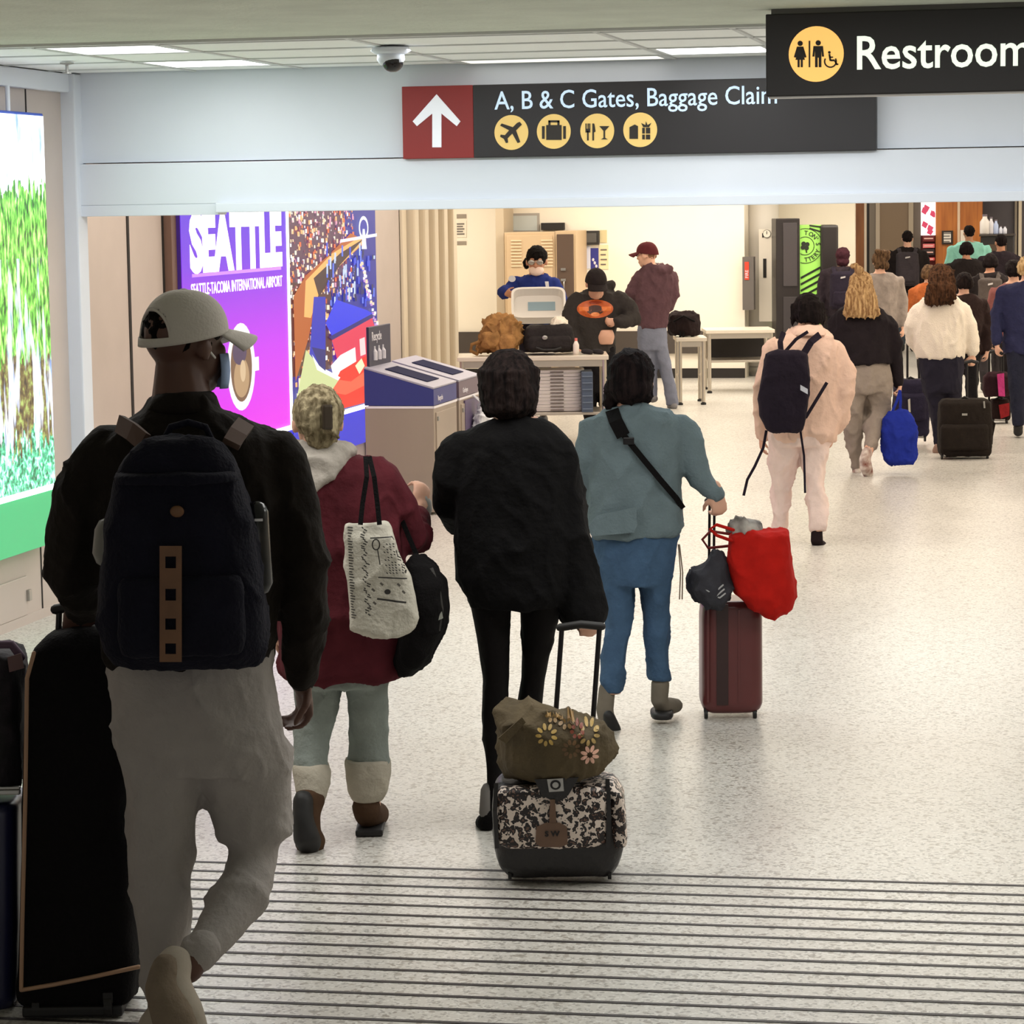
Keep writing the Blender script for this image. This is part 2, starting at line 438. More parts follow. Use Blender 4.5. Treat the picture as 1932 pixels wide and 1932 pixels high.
# waterfall lightbox
def waterfall(x0, z0, h):
    m = bpy.data.materials.new('waterfall_print'); m.use_nodes = True
    nt = m.node_tree; b = nt.nodes['Principled BSDF']; L = nt.links
    tc = nt.nodes.new('ShaderNodeTexCoord'); sp = nt.nodes.new('ShaderNodeSeparateXYZ'); L.new(tc.outputs['Object'], sp.inputs[0])
    def math_(op, a, bb):
        n = nt.nodes.new('ShaderNodeMath'); n.operation = op
        for i, q in enumerate((a, bb)):
            if isinstance(q, (int, float)): n.inputs[i].default_value = q
            else: L.new(q, n.inputs[i])
        return n.outputs[0]
    def noise_(scale, st, det=6, dist=0.0):
        mp = nt.nodes.new('ShaderNodeMapping'); mp.inputs['Scale'].default_value = st; L.new(tc.outputs['Object'], mp.inputs[0])
        n = nt.nodes.new('ShaderNodeTexNoise'); n.inputs['Scale'].default_value = scale; n.inputs['Detail'].default_value = det; n.inputs['Distortion'].default_value = dist
        L.new(mp.outputs[0], n.inputs['Vector']); return n.outputs['Fac']
    def ramp(f, stops):
        r = nt.nodes.new('ShaderNodeValToRGB'); e = r.color_ramp.elements
        while len(e) < len(stops): e.new(0.5)
        for q, (pos, c) in zip(e, stops): q.position = pos; q.color = lin(c)
        L.new(f, r.inputs[0]); return r.outputs[0]
    def mix(f, a, c):
        n = nt.nodes.new('ShaderNodeMix'); n.data_type = 'RGBA'; L.new(f, n.inputs[0]); L.new(a, n.inputs[6]); L.new(c, n.inputs[7]); return n.outputs[2]
    zn = math_('DIVIDE', math_('SUBTRACT', sp.outputs[2], z0), h)          # 0 bottom .. 1 top
    edge = noise_(4, (1, 1, 1))
    ze = math_('ADD', zn, math_('MULTIPLY', math_('SUBTRACT', noise_(9, (1, 2.2, 0.6)), 0.5), 0.3))
    foliage = ramp(noise_(24, (1, 1.6, 0.55), 8, 0.4), [(0.34, (20, 60, 20)), (0.46, (70, 150, 40)), (0.56, (130, 215, 80)), (0.66, (190, 250, 140))])
    rock = ramp(noise_(20, (1, 1, 1), 8), [(0.35, (40, 30, 18)), (0.5, (100, 85, 45)), (0.65, (150, 170, 90))])
    water = ramp(noise_(16, (1, 2.6, 0.35), 6, 0.3), [(0.3, (120, 160, 230)), (0.5, (235, 240, 255)), (1, (255, 255, 255))])
    fern = ramp(noise_(30, (1, 1, 1), 6, 0.5), [(0.36, (10, 90, 60)), (0.5, (70, 190, 140)), (0.62, (190, 255, 230))])
    sky = ramp(noise_(5, (1, 2, 0.5), 5), [(0.30, (70, 130, 240)), (0.46, (235, 242, 255)), (1, (255, 255, 255))])
    wm = math_('MINIMUM', 1.0, math_('MAXIMUM', 0.0, math_('MULTIPLY', math_('SUBTRACT', math_('ADD', noise_(7, (1, 2.0, 0.35), 6), math_('MULTIPLY', math_('SUBTRACT', 0.5, zn), 0.12)), 0.51), 9.0)))
    low = mix(math_('GREATER_THAN', ze, 0.36), rock, foliage)
    low = mix(math_('MULTIPLY', wm, math_('LESS_THAN', zn, 0.62)), low, water)
    low = mix(math_('LESS_THAN', ze, 0.13), low, fern)
    c = mix(math_('GREATER_THAN', ze, 0.80), low, sky)
    L.new(c, b.inputs['Emission Color']); b.inputs['Emission Strength'].default_value = 1.8
    b.inputs['Base Color'].default_value = (0.02, 0.02, 0.02, 1); b.inputs['Roughness'].default_value = 0.3
    return m
LX = WX + 0.10
yr = pX(106, 915, LX).y; zw = pX(105, 920, LX).z; zt = pX(83, 214, LX).z; zg = pX(108, 1022, LX).z
yl = yr - 1.9
t = thing('lightbox_display', (WX + 0.05, yr - 0.9, zg), 'backlit advertising lightbox with a waterfall photograph and green base on left wall', 'lightbox')
B().mm((WX + 0.005, yl, zw), (LX - 0.005, yr, zt), 0.008).build('cabinet', mat('blue_edge', (60, 90, 190), rough=0.4), t)
wf = B().mm((LX - 0.006, yl + 0.01, zw + 0.025), (LX, yr - 0.012, zt - 0.015)).build('picture', None, t)
wf.data.materials.append(waterfall(0, zw - zg, zt - zw))
B().mm((LX - 0.02, yl, zw - 0.002), (LX + 0.012, yr, zw + 0.024)).build('light_strip', mat('strip_light', (255, 255, 255), emit=2.2), t)
B().mm((WX + 0.005, yl, zg), (LX, yr, zw - 0.003), 0.004).build('base_panel', mat('green_base', (62, 195, 130), rough=0.35, emit=0.22), t)
B().cyl((LX - 0.03, yr - 0.42, zt), (LX - 0.03, yr - 0.42, 2.8), 0.012).build('hanger_rod', M_paint, t)
# header over the opening
hd = struct(B().mm((-9.5, YB, 2.42), (EX, YB + 0.35, 3.2)).build('trim_1', M_paint, loc=(0, YB, 2.5)), 'white painted upper header wall above the opening')
z1 = pY(900, 297, YB).z; z2 = pY(900, 377, YB).z; z3 = pY(900, 394, YB - 0.1).z
hf = struct(B().mm((WX + 0.07, YB - 0.05, z2), (EX, YB + 0.3, z1), 0.006).build('trim_2', M_paint, loc=(0, YB, 2.3)))
xr = pY(406, 390, YB - 0.1).x
struct(B().mm((WX + 0.07, YB - 0.05, z3 - 0.012), (xr, YB + 0.1, z2), 0.004).build('trim_3', M_paint, loc=(0, YB, 2.2)))
struct(B().mm((xr, YB - 0.10, z3), (EX, YB + 0.12, z2 + 0.004), 0.006).build('trim_4', M_paint, loc=(0, YB, 2.2)))
struct(B().mm((WX - 0.02, YB - 0.10, 0), (WX + 0.08, YB + 0.05, ZC), 0.01).build('trim_5', M_paint, loc=(WX, YB, 0)))
struct(B().mm((RX - 3.2, YB + 0.001, 0), (WX, YB + 0.2, 3.0)).build('wall_front', M_tan, loc=(RX, YB, 0)))
# left wall of the hall with panel joints
wh = struct(B().mm((RX - 0.2, YB + 0.2, 0), (RX, 25.0, 3.0)).build('wall_left', M_tan, loc=(RX, 20, 0)))
for px in (245, 311):
    y = pX(px, 600, RX).y
    B().mm((RX, y - 0.02, 0), (RX + 0.006, y + 0.02, 2.6)).build('panel_joint', M_dark, wh)
y0, y1 = pX(312, 600, RX).y, pX(338, 600, RX).y
B().mm((RX, y0, 0), (RX + 0.06, y1, 2.6), 0.005).build('door_jamb', mat('brown_jamb', (120, 92, 80), rough=0.5), wh)
# advertising wall: purple panel and night-city panel
PX_ = RX + 0.09
yA, yM, yC = pX(345, 600, PX_).y, pX(546, 600, PX_).y, pX(712, 600, PX_).y
zlow = pX(716, 757, PX_).z; zb0 = pX(716, 825, PX_).z; zhi = 2.32
UPX, UY = Vector((0, 1, 0)), Vector((0, 0, 1))
def purple():
    m = bpy.data.materials.new('purple_print'); m.use_nodes = True
    nt = m.node_tree; b = nt.nodes['Principled BSDF']; L = nt.links
    tc = nt.nodes.new('ShaderNodeTexCoord'); sp = nt.nodes.new('ShaderNodeSeparateXYZ'); L.new(tc.outputs['Generated'], sp.inputs[0])
    r = nt.nodes.new('ShaderNodeValToRGB'); e = r.color_ramp.elements
    for q in range(2): e.new(0.5)
    for q, (pp, c) in zip(e, ((0.05, (235, 40, 235)), (0.35, (205, 45, 240)), (0.7, (120, 45, 225)), (1.0, (70, 40, 215)))): q.position = pp; q.color = lin(c)
    L.new(sp.outputs[2], r.inputs[0]); L.new(r.outputs[0], b.inputs['Emission Color']); b.inputs['Emission Strength'].default_value = 1.05
    b.inputs['Base Color'].default_value = (0.02, 0.01, 0.03, 1)
    return m
t = thing('lightbox_display', (PX_, (yA + yM)/2, zb0), 'backlit purple and magenta airport lightbox reading SEATTLE on hall wall', 'lightbox')
B().mm((RX, yA, zlow - 0.02), (PX_ - 0.004, yM - 0.005, zhi)).build('cabinet', mat('purple_edge', (70, 40, 150), rough=0.4), t)
pp = B().mm((PX_ - 0.005, yA + 0.005, zlow + 0.012), (PX_, yM - 0.02, zhi)).build('picture', None, t); pp.data.materials.append(purple())
M_strip_w = mat('strip_light', (255, 255, 255), emit=2.2)
B().mm((PX_ - 0.01, yA, zlow - 0.02), (PX_ + 0.02, yM, zlow + 0.012)).build('light_strip', M_strip_w, t)
B().mm((PX_ - 0.01, yM - 0.035, zlow), (PX_ + 0.006, yM + 0.02, zhi)).build('light_strip', M_strip_w, t)
B().mm((RX, yA, zb0), (PX_ + 0.005, yM, zlow - 0.021)).build('base_panel', mat('blue_base', (30, 40, 215), rough=0.35, emit=0.35), t)
M_wink = mat('white_ink', (250, 248, 255), emit=1.0)
N1 = Vector((1, 0, 0))
o0 = pX(358, 497, PX_); o1 = pX(532, 488, PX_)
tx = text('lettering', 'SEATTLE', 1.0, (PX_ + 0.001, o0.y, (o0.z + o1.z)/2), UPX, UY, M_wink, t, 0.001, 1.0, 0.06, space=0.97)
xs_ = [v.co.y for v in tx.data.vertices]; zs_ = [v.co.z for v in tx.data.vertices]
kx = (o1.y - o0.y) / (max(xs_) - min(xs_)); zb_ = min(zs_); ztop = pX(530, 402, PX_).z - ORIG[t.name].z; kz = (ztop + 0.02 - zb_) / (max(zs_) - zb_); my = min(xs_)
for v in tx.data.vertices:
    v.co.y = (o0.y - ORIG[t.name].y) + (v.co.y - my)*kx; v.co.z = zb_ + (v.co.z - zb_)*kz
a, b2 = pX(362, 519, PX_), pX(530, 507, PX_)
B().mm((PX_, a.y, (a.z+b2.z)/2 - 0.012), (PX_ + 0.002, b2.y, (a.z+b2.z)/2 + 0.012)).build('ruled_line', mat('lilac_ink', (170, 120, 240), emit=0.9), t)
a, b2 = pX(360, 551, PX_), pX(532, 541, PX_)
tx = text('lettering', 'SEATTLE-TACOMA INTERNATIONAL AIRPORT', 0.1, (PX_ + 0.001, a.y, (a.z+b2.z)/2 - 0.01), UPX, UY, M_wink, t, 0.001, 1.0, 0.001)
xs_ = [v.co.y for v in tx.data.vertices]; kx = (b2.y - a.y)/(max(xs_) - min(xs_)); my = min(xs_); zb_ = min(v.co.z for v in tx.data.vertices)
for v in tx.data.vertices: v.co.y = my + (v.co.y - my)*kx; v.co.z = zb_ + (v.co.z - zb_)*1.15
c0 = pX(455, 692, PX_); ry_ = abs(pX(481, 692, PX_).y - pX(428, 692, PX_).y)/2; rz_ = abs(pX(455, 610, PX_).z - pX(455, 776, PX_).z)/2
cup = [(disc(0, 0, ry_, rz_), (255, 255, 255)), (rect(ry_*0.9, -rz_*0.16, ry_*1.28, rz_*0.16), (255, 255, 255)),
       (disc(0, 0, ry_*0.76, rz_*0.80), (120, 85, 60)), (disc(0, -rz_*0.25, ry_*0.55, rz_*0.45), (185, 150, 110)), (disc(-ry_*0.1, rz_*0.35, ry_*0.5, rz_*0.3), (70, 50, 90)), (disc(ry_*0.1, -rz_*0.1, ry_*0.2, rz_*0.25), (220, 190, 150))]
ink('cup_print', cup, (PX_, c0.y, c0.z), UPX, UY, N1, printm('lit_print', 1.0), t, gap=0.002)
# night-city panel
t = thing('lightbox_display', (PX_, (yM + yC)/2, zb0), 'backlit lightbox with a night city street photograph and blue base, beside recycling bins', 'lightbox')
B().mm((RX, yM + 0.02, zlow - 0.02), (PX_ - 0.004, yC, zhi)).build('cabinet', mat('purple_edge', (70, 40, 150)), t)
B().mm((PX_ - 0.01, yM + 0.02, zlow - 0.02), (PX_ + 0.02, yC, zlow + 0.012)).build('light_strip', M_strip_w, t)
B().mm((RX, yM + 0.02, zb0), (PX_ + 0.005, yC, zlow - 0.021)).build('base_panel', mat('blue_base', (30, 40, 215)), t)
for yy in (yM + 0.3, yC - 0.15): B().mm((RX + 0.02, yy - 0.03, 0), (RX + 0.07, yy + 0.03, zb0)).build('leg', mat('navy_leg', (20, 24, 70), rough=0.4), t)
W_, Hh = yC - yM - 0.02, zhi - zlow - 0.012
def U(px, py):      # photo pixel -> panel coordinates
    q = pX(px, py, PX_); return (q.y - yM - 0.02, q.z - zlow - 0.012)
R5 = random.Random(5)
pol = [(rect(0, 0, W_, Hh), (14, 30, 150))]
pol.append((rect(0, Hh*0.55, W_*0.62, Hh), (92, 52, 84))); pol.append((rect(0, Hh*0.2, W_*0.45, Hh*0.6), (84, 44, 50)))
for k in range(900):
    f = R5.random(); a = f*W_*0.72; b3 = Hh*(0.52 + 0.48*R5.random()) if R5.random() < 0.8 else Hh*(0.1 + 0.5*R5.random())
    c = R5.choice(((255, 190, 120), (255, 245, 225), (150, 60, 80), (235, 110, 60), (255, 220, 180), (90, 40, 110), (230, 160, 190), (255, 255, 255)))
    sz = 0.012 + 0.03*R5.random()
    pol.append((rect(a, b3, a + sz*1.4, b3 + sz*0.9), c))
def P_(pts, c): pol.append(([U(*q) for q in pts], c))
P_([(552, 560), (575, 520), (620, 480), (660, 440), (690, 455), (640, 500), (600, 545), (580, 640), (556, 720)], (190, 95, 35))
P_([(575, 530), (625, 478), (680, 446), (690, 452), (600, 540), (585, 600), (572, 598)], (255, 190, 110))
P_([(590, 525), (640, 478), (685, 450), (640, 500), (600, 560)], (60, 30, 40))
for k in range(120):
    a = R5.random(); px = 556 + 40*a + 25*R5.random(); py = 740 - 170*a + 20*R5.random()
    P_([(px, py), (px + 5, py), (px + 5, py - 9), (px, py - 9)], R5.choice(((255, 200, 130), (255, 240, 215), (200, 90, 40), (120, 50, 30))))
for k in range(70):
    px = 610 + 95*R5.random(); py = 480 + 100*R5.random(); h_ = 6 + 22*R5.random()
    P_([(px, py), (px + 3, py), (px + 3, py - h_), (px, py - h_)], R5.choice(((40, 70, 220), (200, 220, 255), (10, 20, 90), (90, 120, 240))))
for k in range(60):
    a = R5.random(); px = 675 + 30*a + 5*R5.random(); py = 495 + 120*a + 8*R5.random()
    P_([(px, py), (px + 4, py), (px + 4, py - 5), (px, py - 5)], R5.choice(((255, 255, 255), (255, 225, 190), (200, 150, 220))))
P_([(580, 690), (590, 560), (612, 560), (612, 700), (600, 720)], (16, 40, 190))
P_([(612, 610), (632, 565), (690, 585), (702, 592), (690, 600), (625, 636)], (16, 50, 235))
P_([(618, 636), (700, 592), (702, 600), (626, 642)], (10, 20, 120))
P_([(624, 642), (700, 600), (712, 640), (712, 690), (640, 700)], (235, 50, 90))
P_([(640, 670), (668, 655), (672, 712), (630, 724), (622, 690)], (255, 250, 255))
P_([(676, 640), (686, 636), (688, 668), (678, 672)], (255, 220, 220))
P_([(625, 730), (640, 700), (690, 670), (714, 700), (716, 752), (640, 772)], (250, 40, 25))
P_([(668, 690), (680, 676), (686, 690), (676, 706)], (255, 245, 200))
P_([(700, 676), (712, 680), (714, 702), (704, 704)], (255, 150, 60))
P_([(630, 715), (660, 720), (700, 690), (700, 720), (650, 745), (625, 740)], (255, 100, 70))
P_([(556, 760), (575, 660), (600, 690), (640, 712), (625, 735), (590, 745), (560, 790)], (215, 225, 160))
P_([(586, 668), (600, 690), (640, 712), (636, 718), (596, 698)], (255, 255, 255))
P_([(600, 690), (612, 700), (612, 660), (586, 655)], (14, 24, 120))
ring = disc(0, 0, 0.16, 0.10)
q0 = U(684, 430); pol.append(([(q0[0] + a, q0[1] + b3) for a, b3 in ring], (255, 255, 255))); pol.append(([(q0[0] + a*0.75, q0[1] + b3*0.7) for a, b3 in ring], (20, 40, 170)))
P_([(640, 452), (712, 440), (712, 446), (640, 458)], (240, 240, 255)); P_([(680, 470), (690, 470), (686, 432), (682, 432)], (235, 240, 255))
pol = [(([(min(max(a, 0), W_), min(max(b3, 0), Hh)) for a, b3 in pts]), c) for pts, c in pol]
ink('picture', pol, (PX_ - 0.004, yM + 0.02, zlow + 0.012), UPX, UY, N1, printm('lit_print', 1.0), t, gap=0.002)
# tan strip + accordion partition
ya, yb3 = pX(756, 600, RX).y, pX(856, 600, RX).y
struct(B().mm((RX - 0.2, 25.0, 0), (RX, ya, 3.0)).build('wall_left', M_tan, loc=(RX, 25, 0)))
ac = thing('accordion_partition', (RX, (ya+yb3)/2, 0), 'cream folding accordion partition with vertical pleats along left hall wall', 'partition')
npl = 11
M_pleat = mat('pleat', (222, 208, 184), rough=0.5)
for i in range(npl):
    a, b3 = ya + (yb3 - ya)*i/npl, ya + (yb3 - ya)*(i+1)/npl
    dx = 0.10 if i % 2 else 0.03
    B().mm((RX - 0.1, a + 0.02, 0.02), (RX + dx, b3 - 0.02, 2.98), 0.02).build('pleat', M_pleat, ac)
B().mm((RX - 0.12, ya, 0.02), (RX - 0.02, yb3, 2.98)).build('backing', mat('pleat_shade', (120, 100, 80), rough=0.6), ac)
# back walls
YW = 34.0
xa, xb = -9.4, pY(1405, 560, YW).x
wb = struct(B().mm((xa, YW, 0), (xb, YW + 0.2, 3.0)).build('wall_back', M_cream, loc=(-6, YW, 0)))
struct(B().mm((-9.5, yb3, 0), (-9.3, YW, 3.0)).build('wall_left', M_cream, loc=(-9.4, 32, 0)))
zq = pY(900, 626, YW).z
struct(B().mm((xa, YW - 0.02, 0), (xb, YW, 0.12)).build('baseboard_back', M_dark, loc=(-6, YW, 0)))
struct(B().mm((xa, YW - 0.05, zq - 0.28), (xb, YW, zq), 0.005).build('trim_6', mat('dark_rail', (70, 62, 56), rough=0.6), loc=(-6, YW, 0)))
struct(B().mm((EX, -3, 0), (EX + 0.2, 52, 3.0)).build('wall_right', M_cream, loc=(EX, 20, 0)))
YR = 35.2
xc = pY(1612, 560, YR).x
struct(B().mm((xb - 0.2, YR, 0), (xc, YR + 0.2, 3.0)).build('wall_back', M_cream, loc=(xb, YR, 0)))
struct(B().mm((xb - 0.2, YW + 0.21, 0), (xb, YR - 0.01, 3.0)).build('wall_side', M_cream, loc=(xb, YR, 0)))
pc = pY(1440, 600, YW + 0.55)
t = thing('column', (pc.x, pc.y, 0), 'round pale grey structural column left of the lottery kiosk', 'column')
B().lathe([(0.20, 0.1), (0.20, 2.99)], n=32, c=(pc.x, pc.y, 0)).build('shaft', mat('column_grey', (205, 200, 192), rough=0.5), t, smooth=True)
B().lathe([(0.23, 0.0), (0.23, 0.1), (0.205, 0.12)], n=32, c=(pc.x, pc.y, 0)).build('base_ring', M_steel, t, smooth=True)
# ================================================================ SIGNS
M_blk = mat('sign_black', (30, 26, 28), rough=0.45)
M_red = mat('sign_red', (140, 30, 26), rough=0.45)
M_yel = mat('sign_yellow', (236, 200, 120), rough=0.5, emit=0.18)  # slight glow put into the disc colour of an unlit sign
M_let = mat('sign_letter', (205, 228, 250), rough=0.5, emit=0.30)  # faint glow added to letters that have no lamp behind them
M_ico = mat('sign_icon', (36, 28, 20), rough=0.5)
SY = YB - 0.09
XU, ZU = Vector((1, 0, 0)), Vector((0, 0, 1))
def S(px, py): q = pY(px, py, SY); return q.x, q.z
x0, _ = S(759, 230); x1, _ = S(893, 230); x2, _ = S(1653, 230)
z0 = S(1200, 292)[1]; z1 = S(1200, 153)[1]
t = thing('direction_sign', ((x0+x2)/2, YB - 0.045, z0), 'black overhead direction sign with red arrow square for gates and baggage claim', 'sign')
B().mm((x1, SY, z0), (x2, YB, z1), 0.004).build('black_panel', M_blk, t)
B().mm((x0, SY, z0), (x1, YB, z1), 0.004).build('red_panel', M_red, t)
def Sg(px, py): a, b = S(px, py); return (a, b)
def glyph(name, polys, m, d=0.006):
    b = B()
    for pl in polys: b.prism([Sg(*q) for q in pl], (0, SY, 0), XU, ZU, (0, -d, 0))
    return b.build(name, m, t)
glyph('arrow', [[(816, 278), (816, 214), (787, 238), (779, 229), (824, 178), (869, 229), (862, 238), (833, 214), (833, 278)]], mat('arrow_white', (238, 240, 248), emit=0.2))  # arrow gets a little added glow; its sign is unlit
tx = text('lettering', 'A, B & C Gates, Baggage Claim', 0.135, (*Sg(933, 201)[:1], SY - 0.0, Sg(1190, 201)[1]), XU, ZU, M_let, t, 0.002, 1.0, 0.0008)
xs_ = [v.co.x for v in tx.data.vertices]; k_ = (Sg(1466, 190)[0] - Sg(933, 190)[0]) / (max(xs_) - min(xs_)); mn = min(xs_)
for v in tx.data.vertices: v.co.x = Sg(933, 190)[0] - ORIG[t.name].x + (v.co.x - mn)*k_
for px, py in ((965, 250), (1045, 248), (1127, 247), (1208, 245)):
    q = Sg(px, py); r = 32*mpp(SY/math.cos(YAW)*1.0)
    r = abs(Sg(px + 32, py)[0] - q[0])
    B().prism(disc(q[0], q[1], r, n=40), (0, SY, 0), XU, ZU, (0, -0.004, 0)).build('icon_disc', M_yel, t)
glyph('airplane_icon', [[(981, 230), (985, 235), (974, 246), (982, 268), (977, 270), (967, 252), (958, 261), (959, 269), (955, 270), (951, 262), (944, 258), (945, 254), (953, 255), (961, 246), (944, 237), (947, 233), (968, 240), (976, 232)]], M_ico, 0.007)
glyph('suitcase_icon', [rect(1031, 264, 1060, 236), rect(1023, 262, 1028, 238), rect(1063, 262, 1068, 238), rect(1035, 236, 1039, 228), rect(1052, 236, 1056, 228), rect(1035, 231, 1056, 227)], M_ico, 0.007)
glyph('dining_icon', [rect(1108, 265, 1111, 247), rect(1105, 250, 1114, 243), rect(1105, 243, 1107, 233), rect(1109, 243, 1111, 233), rect(1112, 243, 1114, 233), rect(1118, 265, 1121, 233), [(1121, 250), (1124, 248), (1122, 235), (1121, 233)],
      [(1131, 238), (1150, 238), (1142, 247), (1142, 260), (1147, 263), (1134, 263), (1139, 260), (1139, 247)]], M_ico, 0.007)
glyph('shopping_icon', [[(1188, 262), (1188, 240), (1198, 235), (1204, 238), (1204, 262)], rect(1212, 263, 1217, 254), rect(1219, 263, 1227, 254), rect(1212, 252, 1217, 241), rect(1219, 252, 1227, 241), [(1214, 240), (1210, 232), (1218, 236), (1219, 229), (1222, 236), (1229, 232), (1225, 240)]], M_ico, 0.007)
# restroom sign hung from the plaster ceiling
SY = gp(1444, 17, ZC).y
SYR = SY
x0, z0 = S(1445, 181)[0], S(1700, 177)[1]; z1 = ZC - 0.02; x2 = x0 + 1.85
t = thing('restroom_sign', ((x0+x2)/2, SY + 0.05, z0), 'black overhead restroom sign hung from plaster ceiling at upper right', 'sign')
B().mm((x0, SY, z0), (x2, SY + 0.10, z1), 0.005).build('sign_box', M_blk, t)
B().mm((x0 + 0.02, SY + 0.02, z1), (x2, SY + 0.085, ZC)).build('mounting_rail', mat('rail_grey', (110, 108, 104), rough=0.5), t)
B().mm((x0 + 0.01, SY + 0.01, z0 - 0.006), (x2, SY + 0.09, z0)).build('lower_trim', mat('rail_pale', (200, 198, 196), rough=0.5), t)
M_yel2 = mat('sign_yellow_lit', (252, 200, 110), rough=0.5, emit=0.75)
M_let2 = mat('sign_letter_lit', (240, 252, 235), rough=0.5, emit=0.8)
q = Sg(1540, 102); r = abs(Sg(1592, 102)[0] - q[0])
B().prism(disc(q[0], q[1], r, n=48), (0, SY, 0), XU, ZU, (0, -0.004, 0)).build('icon_disc', M_yel2, t)
def cir(cx, cy, r): return disc(cx, cy, r, n=16)
glyph('woman_icon', [cir(1510, 82, 5), [(1504, 88), (1516, 88), (1522, 108), (1518, 109), (1515, 100), (1519, 113), (1515, 113), (1515, 127), (1511, 127), (1511, 113), (1509, 113), (1509, 127), (1505, 127), (1505, 113), (1501, 113), (1505, 100), (1502, 109), (1498, 108)]], M_ico, 0.007)
glyph('divider_icon', [rect(1526, 127, 1529, 77)], M_ico, 0.007)
glyph('man_icon', [cir(1544, 81, 5), [(1535, 87), (1553, 87), (1555, 107), (1551, 107), (1550, 95), (1550, 127), (1545, 127), (1545, 109), (1543, 109), (1543, 127), (1538, 127), (1538, 95), (1537, 107), (1533, 107)]], M_ico, 0.007)
ann = [(1567 + 11*math.cos(a), 116 + 11*math.sin(a)) for a in [math.radians(k) for k in range(-30, 215, 15)]]
wl_ = [list(z) for z in zip(ann[:-1], ann[1:])]
glyph('wheelchair_icon', [seg(a[0], a[1], b[0], b[1], 1.4) for a, b in wl_] + [cir(1565, 99, 2.6), seg(1565, 102, 1567, 115, 1.8), seg(1567, 114, 1575, 114, 1.8), seg(1575, 114, 1579, 122, 1.6), seg(1565, 108, 1572, 108, 1.2), seg(1578, 122, 1582, 121, 1.4)], M_ico, 0.007)
tx = text('lettering', 'Restrooms', 0.2, (Sg(1617, 130)[0], SY, Sg(1750, 130)[1]), XU, ZU, M_let2, t, 0.002, 1.0, 0.0022)
me = tx.data; zb_ = Sg(1630, 132)[1] - ORIG[t.name].z; zt_ = Sg(1630, 68)[1] - ORIG[t.name].z
mz = min(v.co.z for v in me.vertices); Mz = max(v.co.z for v in me.vertices); mx_ = min(v.co.x for v in me.vertices)
kx = (Sg(1932, 100)[0] - Sg(1617, 100)[0]) / ((max(v.co.x for v in me.vertices) - mx_) * 0.874)
for v in me.vertices:
    v.co.z = zb_ + (v.co.z - mz) / (Mz - mz) * (zt_ - zb_); v.co.x = Sg(1617, 100)[0] - ORIG[t.name].x + (v.co.x - mx_)*kx
# ================================================================ PEOPLE
M_SKD = mat('skin_dark', (92, 60, 48), rough=0.55, var=0.15, vscale=10)
M_SKM = mat('skin_medium', (190, 135, 105), rough=0.55, var=0.12, vscale=10)
M_SKL = mat('skin_light', (222, 172, 146), rough=0.55, var=0.1, vscale=10)
M_EYE = mat('eye_white', (235, 232, 226), rough=0.25)
M_IRIS = mat('iris', (40, 28, 20), rough=0.2)
class G:
    """one garment (or the body itself) of a person, drawn in photo pixels at the person's distance"""
    def __init__(s, P, shrink=0.78):
        s.P = P; s.b = B(); s.k = shrink
    def _rows(s, b, rows, n, k):
        R = []
        P = s.P
        for y, xl, xr, dc, hd in rows:
            c = P.W((xl + xr)/2, y, dc); hw = max(0.004, (xr - xl)/2*P.m) * k; h = hd*k
            ring = []
            for i in range(28):
                a = 2*math.pi*i/28; ca, sa = math.cos(a), math.sin(a)
                ring.append(c + RT*(hw*math.copysign(abs(ca)**(2/n), ca)) + FH*(h*math.copysign(abs(sa)**(2/n), sa)))
            R.append(ring)
        b.rings(R)
    def rows(s, rows, n=2.3, inner=True):
        s._rows(s.b, rows, n, 1.0)
        if inner and s.k: s._rows(s.P.body, rows, 2.0, s.k)
        return s
    def tube(s, pts, inner=True, n=14):
        """pts: (x, y, depth, radius_px)"""
        P = s.P
        w = [P.W(x, y, d) for x, y, d, r in pts]; rr = [r*P.m for *_, r in pts]
        s.b.tube(w, rr, n)
        if inner and s.k: P.body.tube(w, [q*s.k for q in rr], n)
        return s
    def ell(s, x, y, d, rx, ry, rz, rot=None):
        P = s.P; s.b.ell(P.W(x, y, d), (rx*P.m, ry, rz*P.m), (P.Q @ rot.to_3x3()) if rot else P.Q); return s
    def done(s, name, m, voxel=None, it=4, fold=0.006, freq=7, stretch=(1, 1, 0.6), label=None):
        return s.b.soft(name, m, s.P.root, voxel=voxel or s.P.vx, it=it, fold=fold, freq=freq, stretch=stretch, label=label)
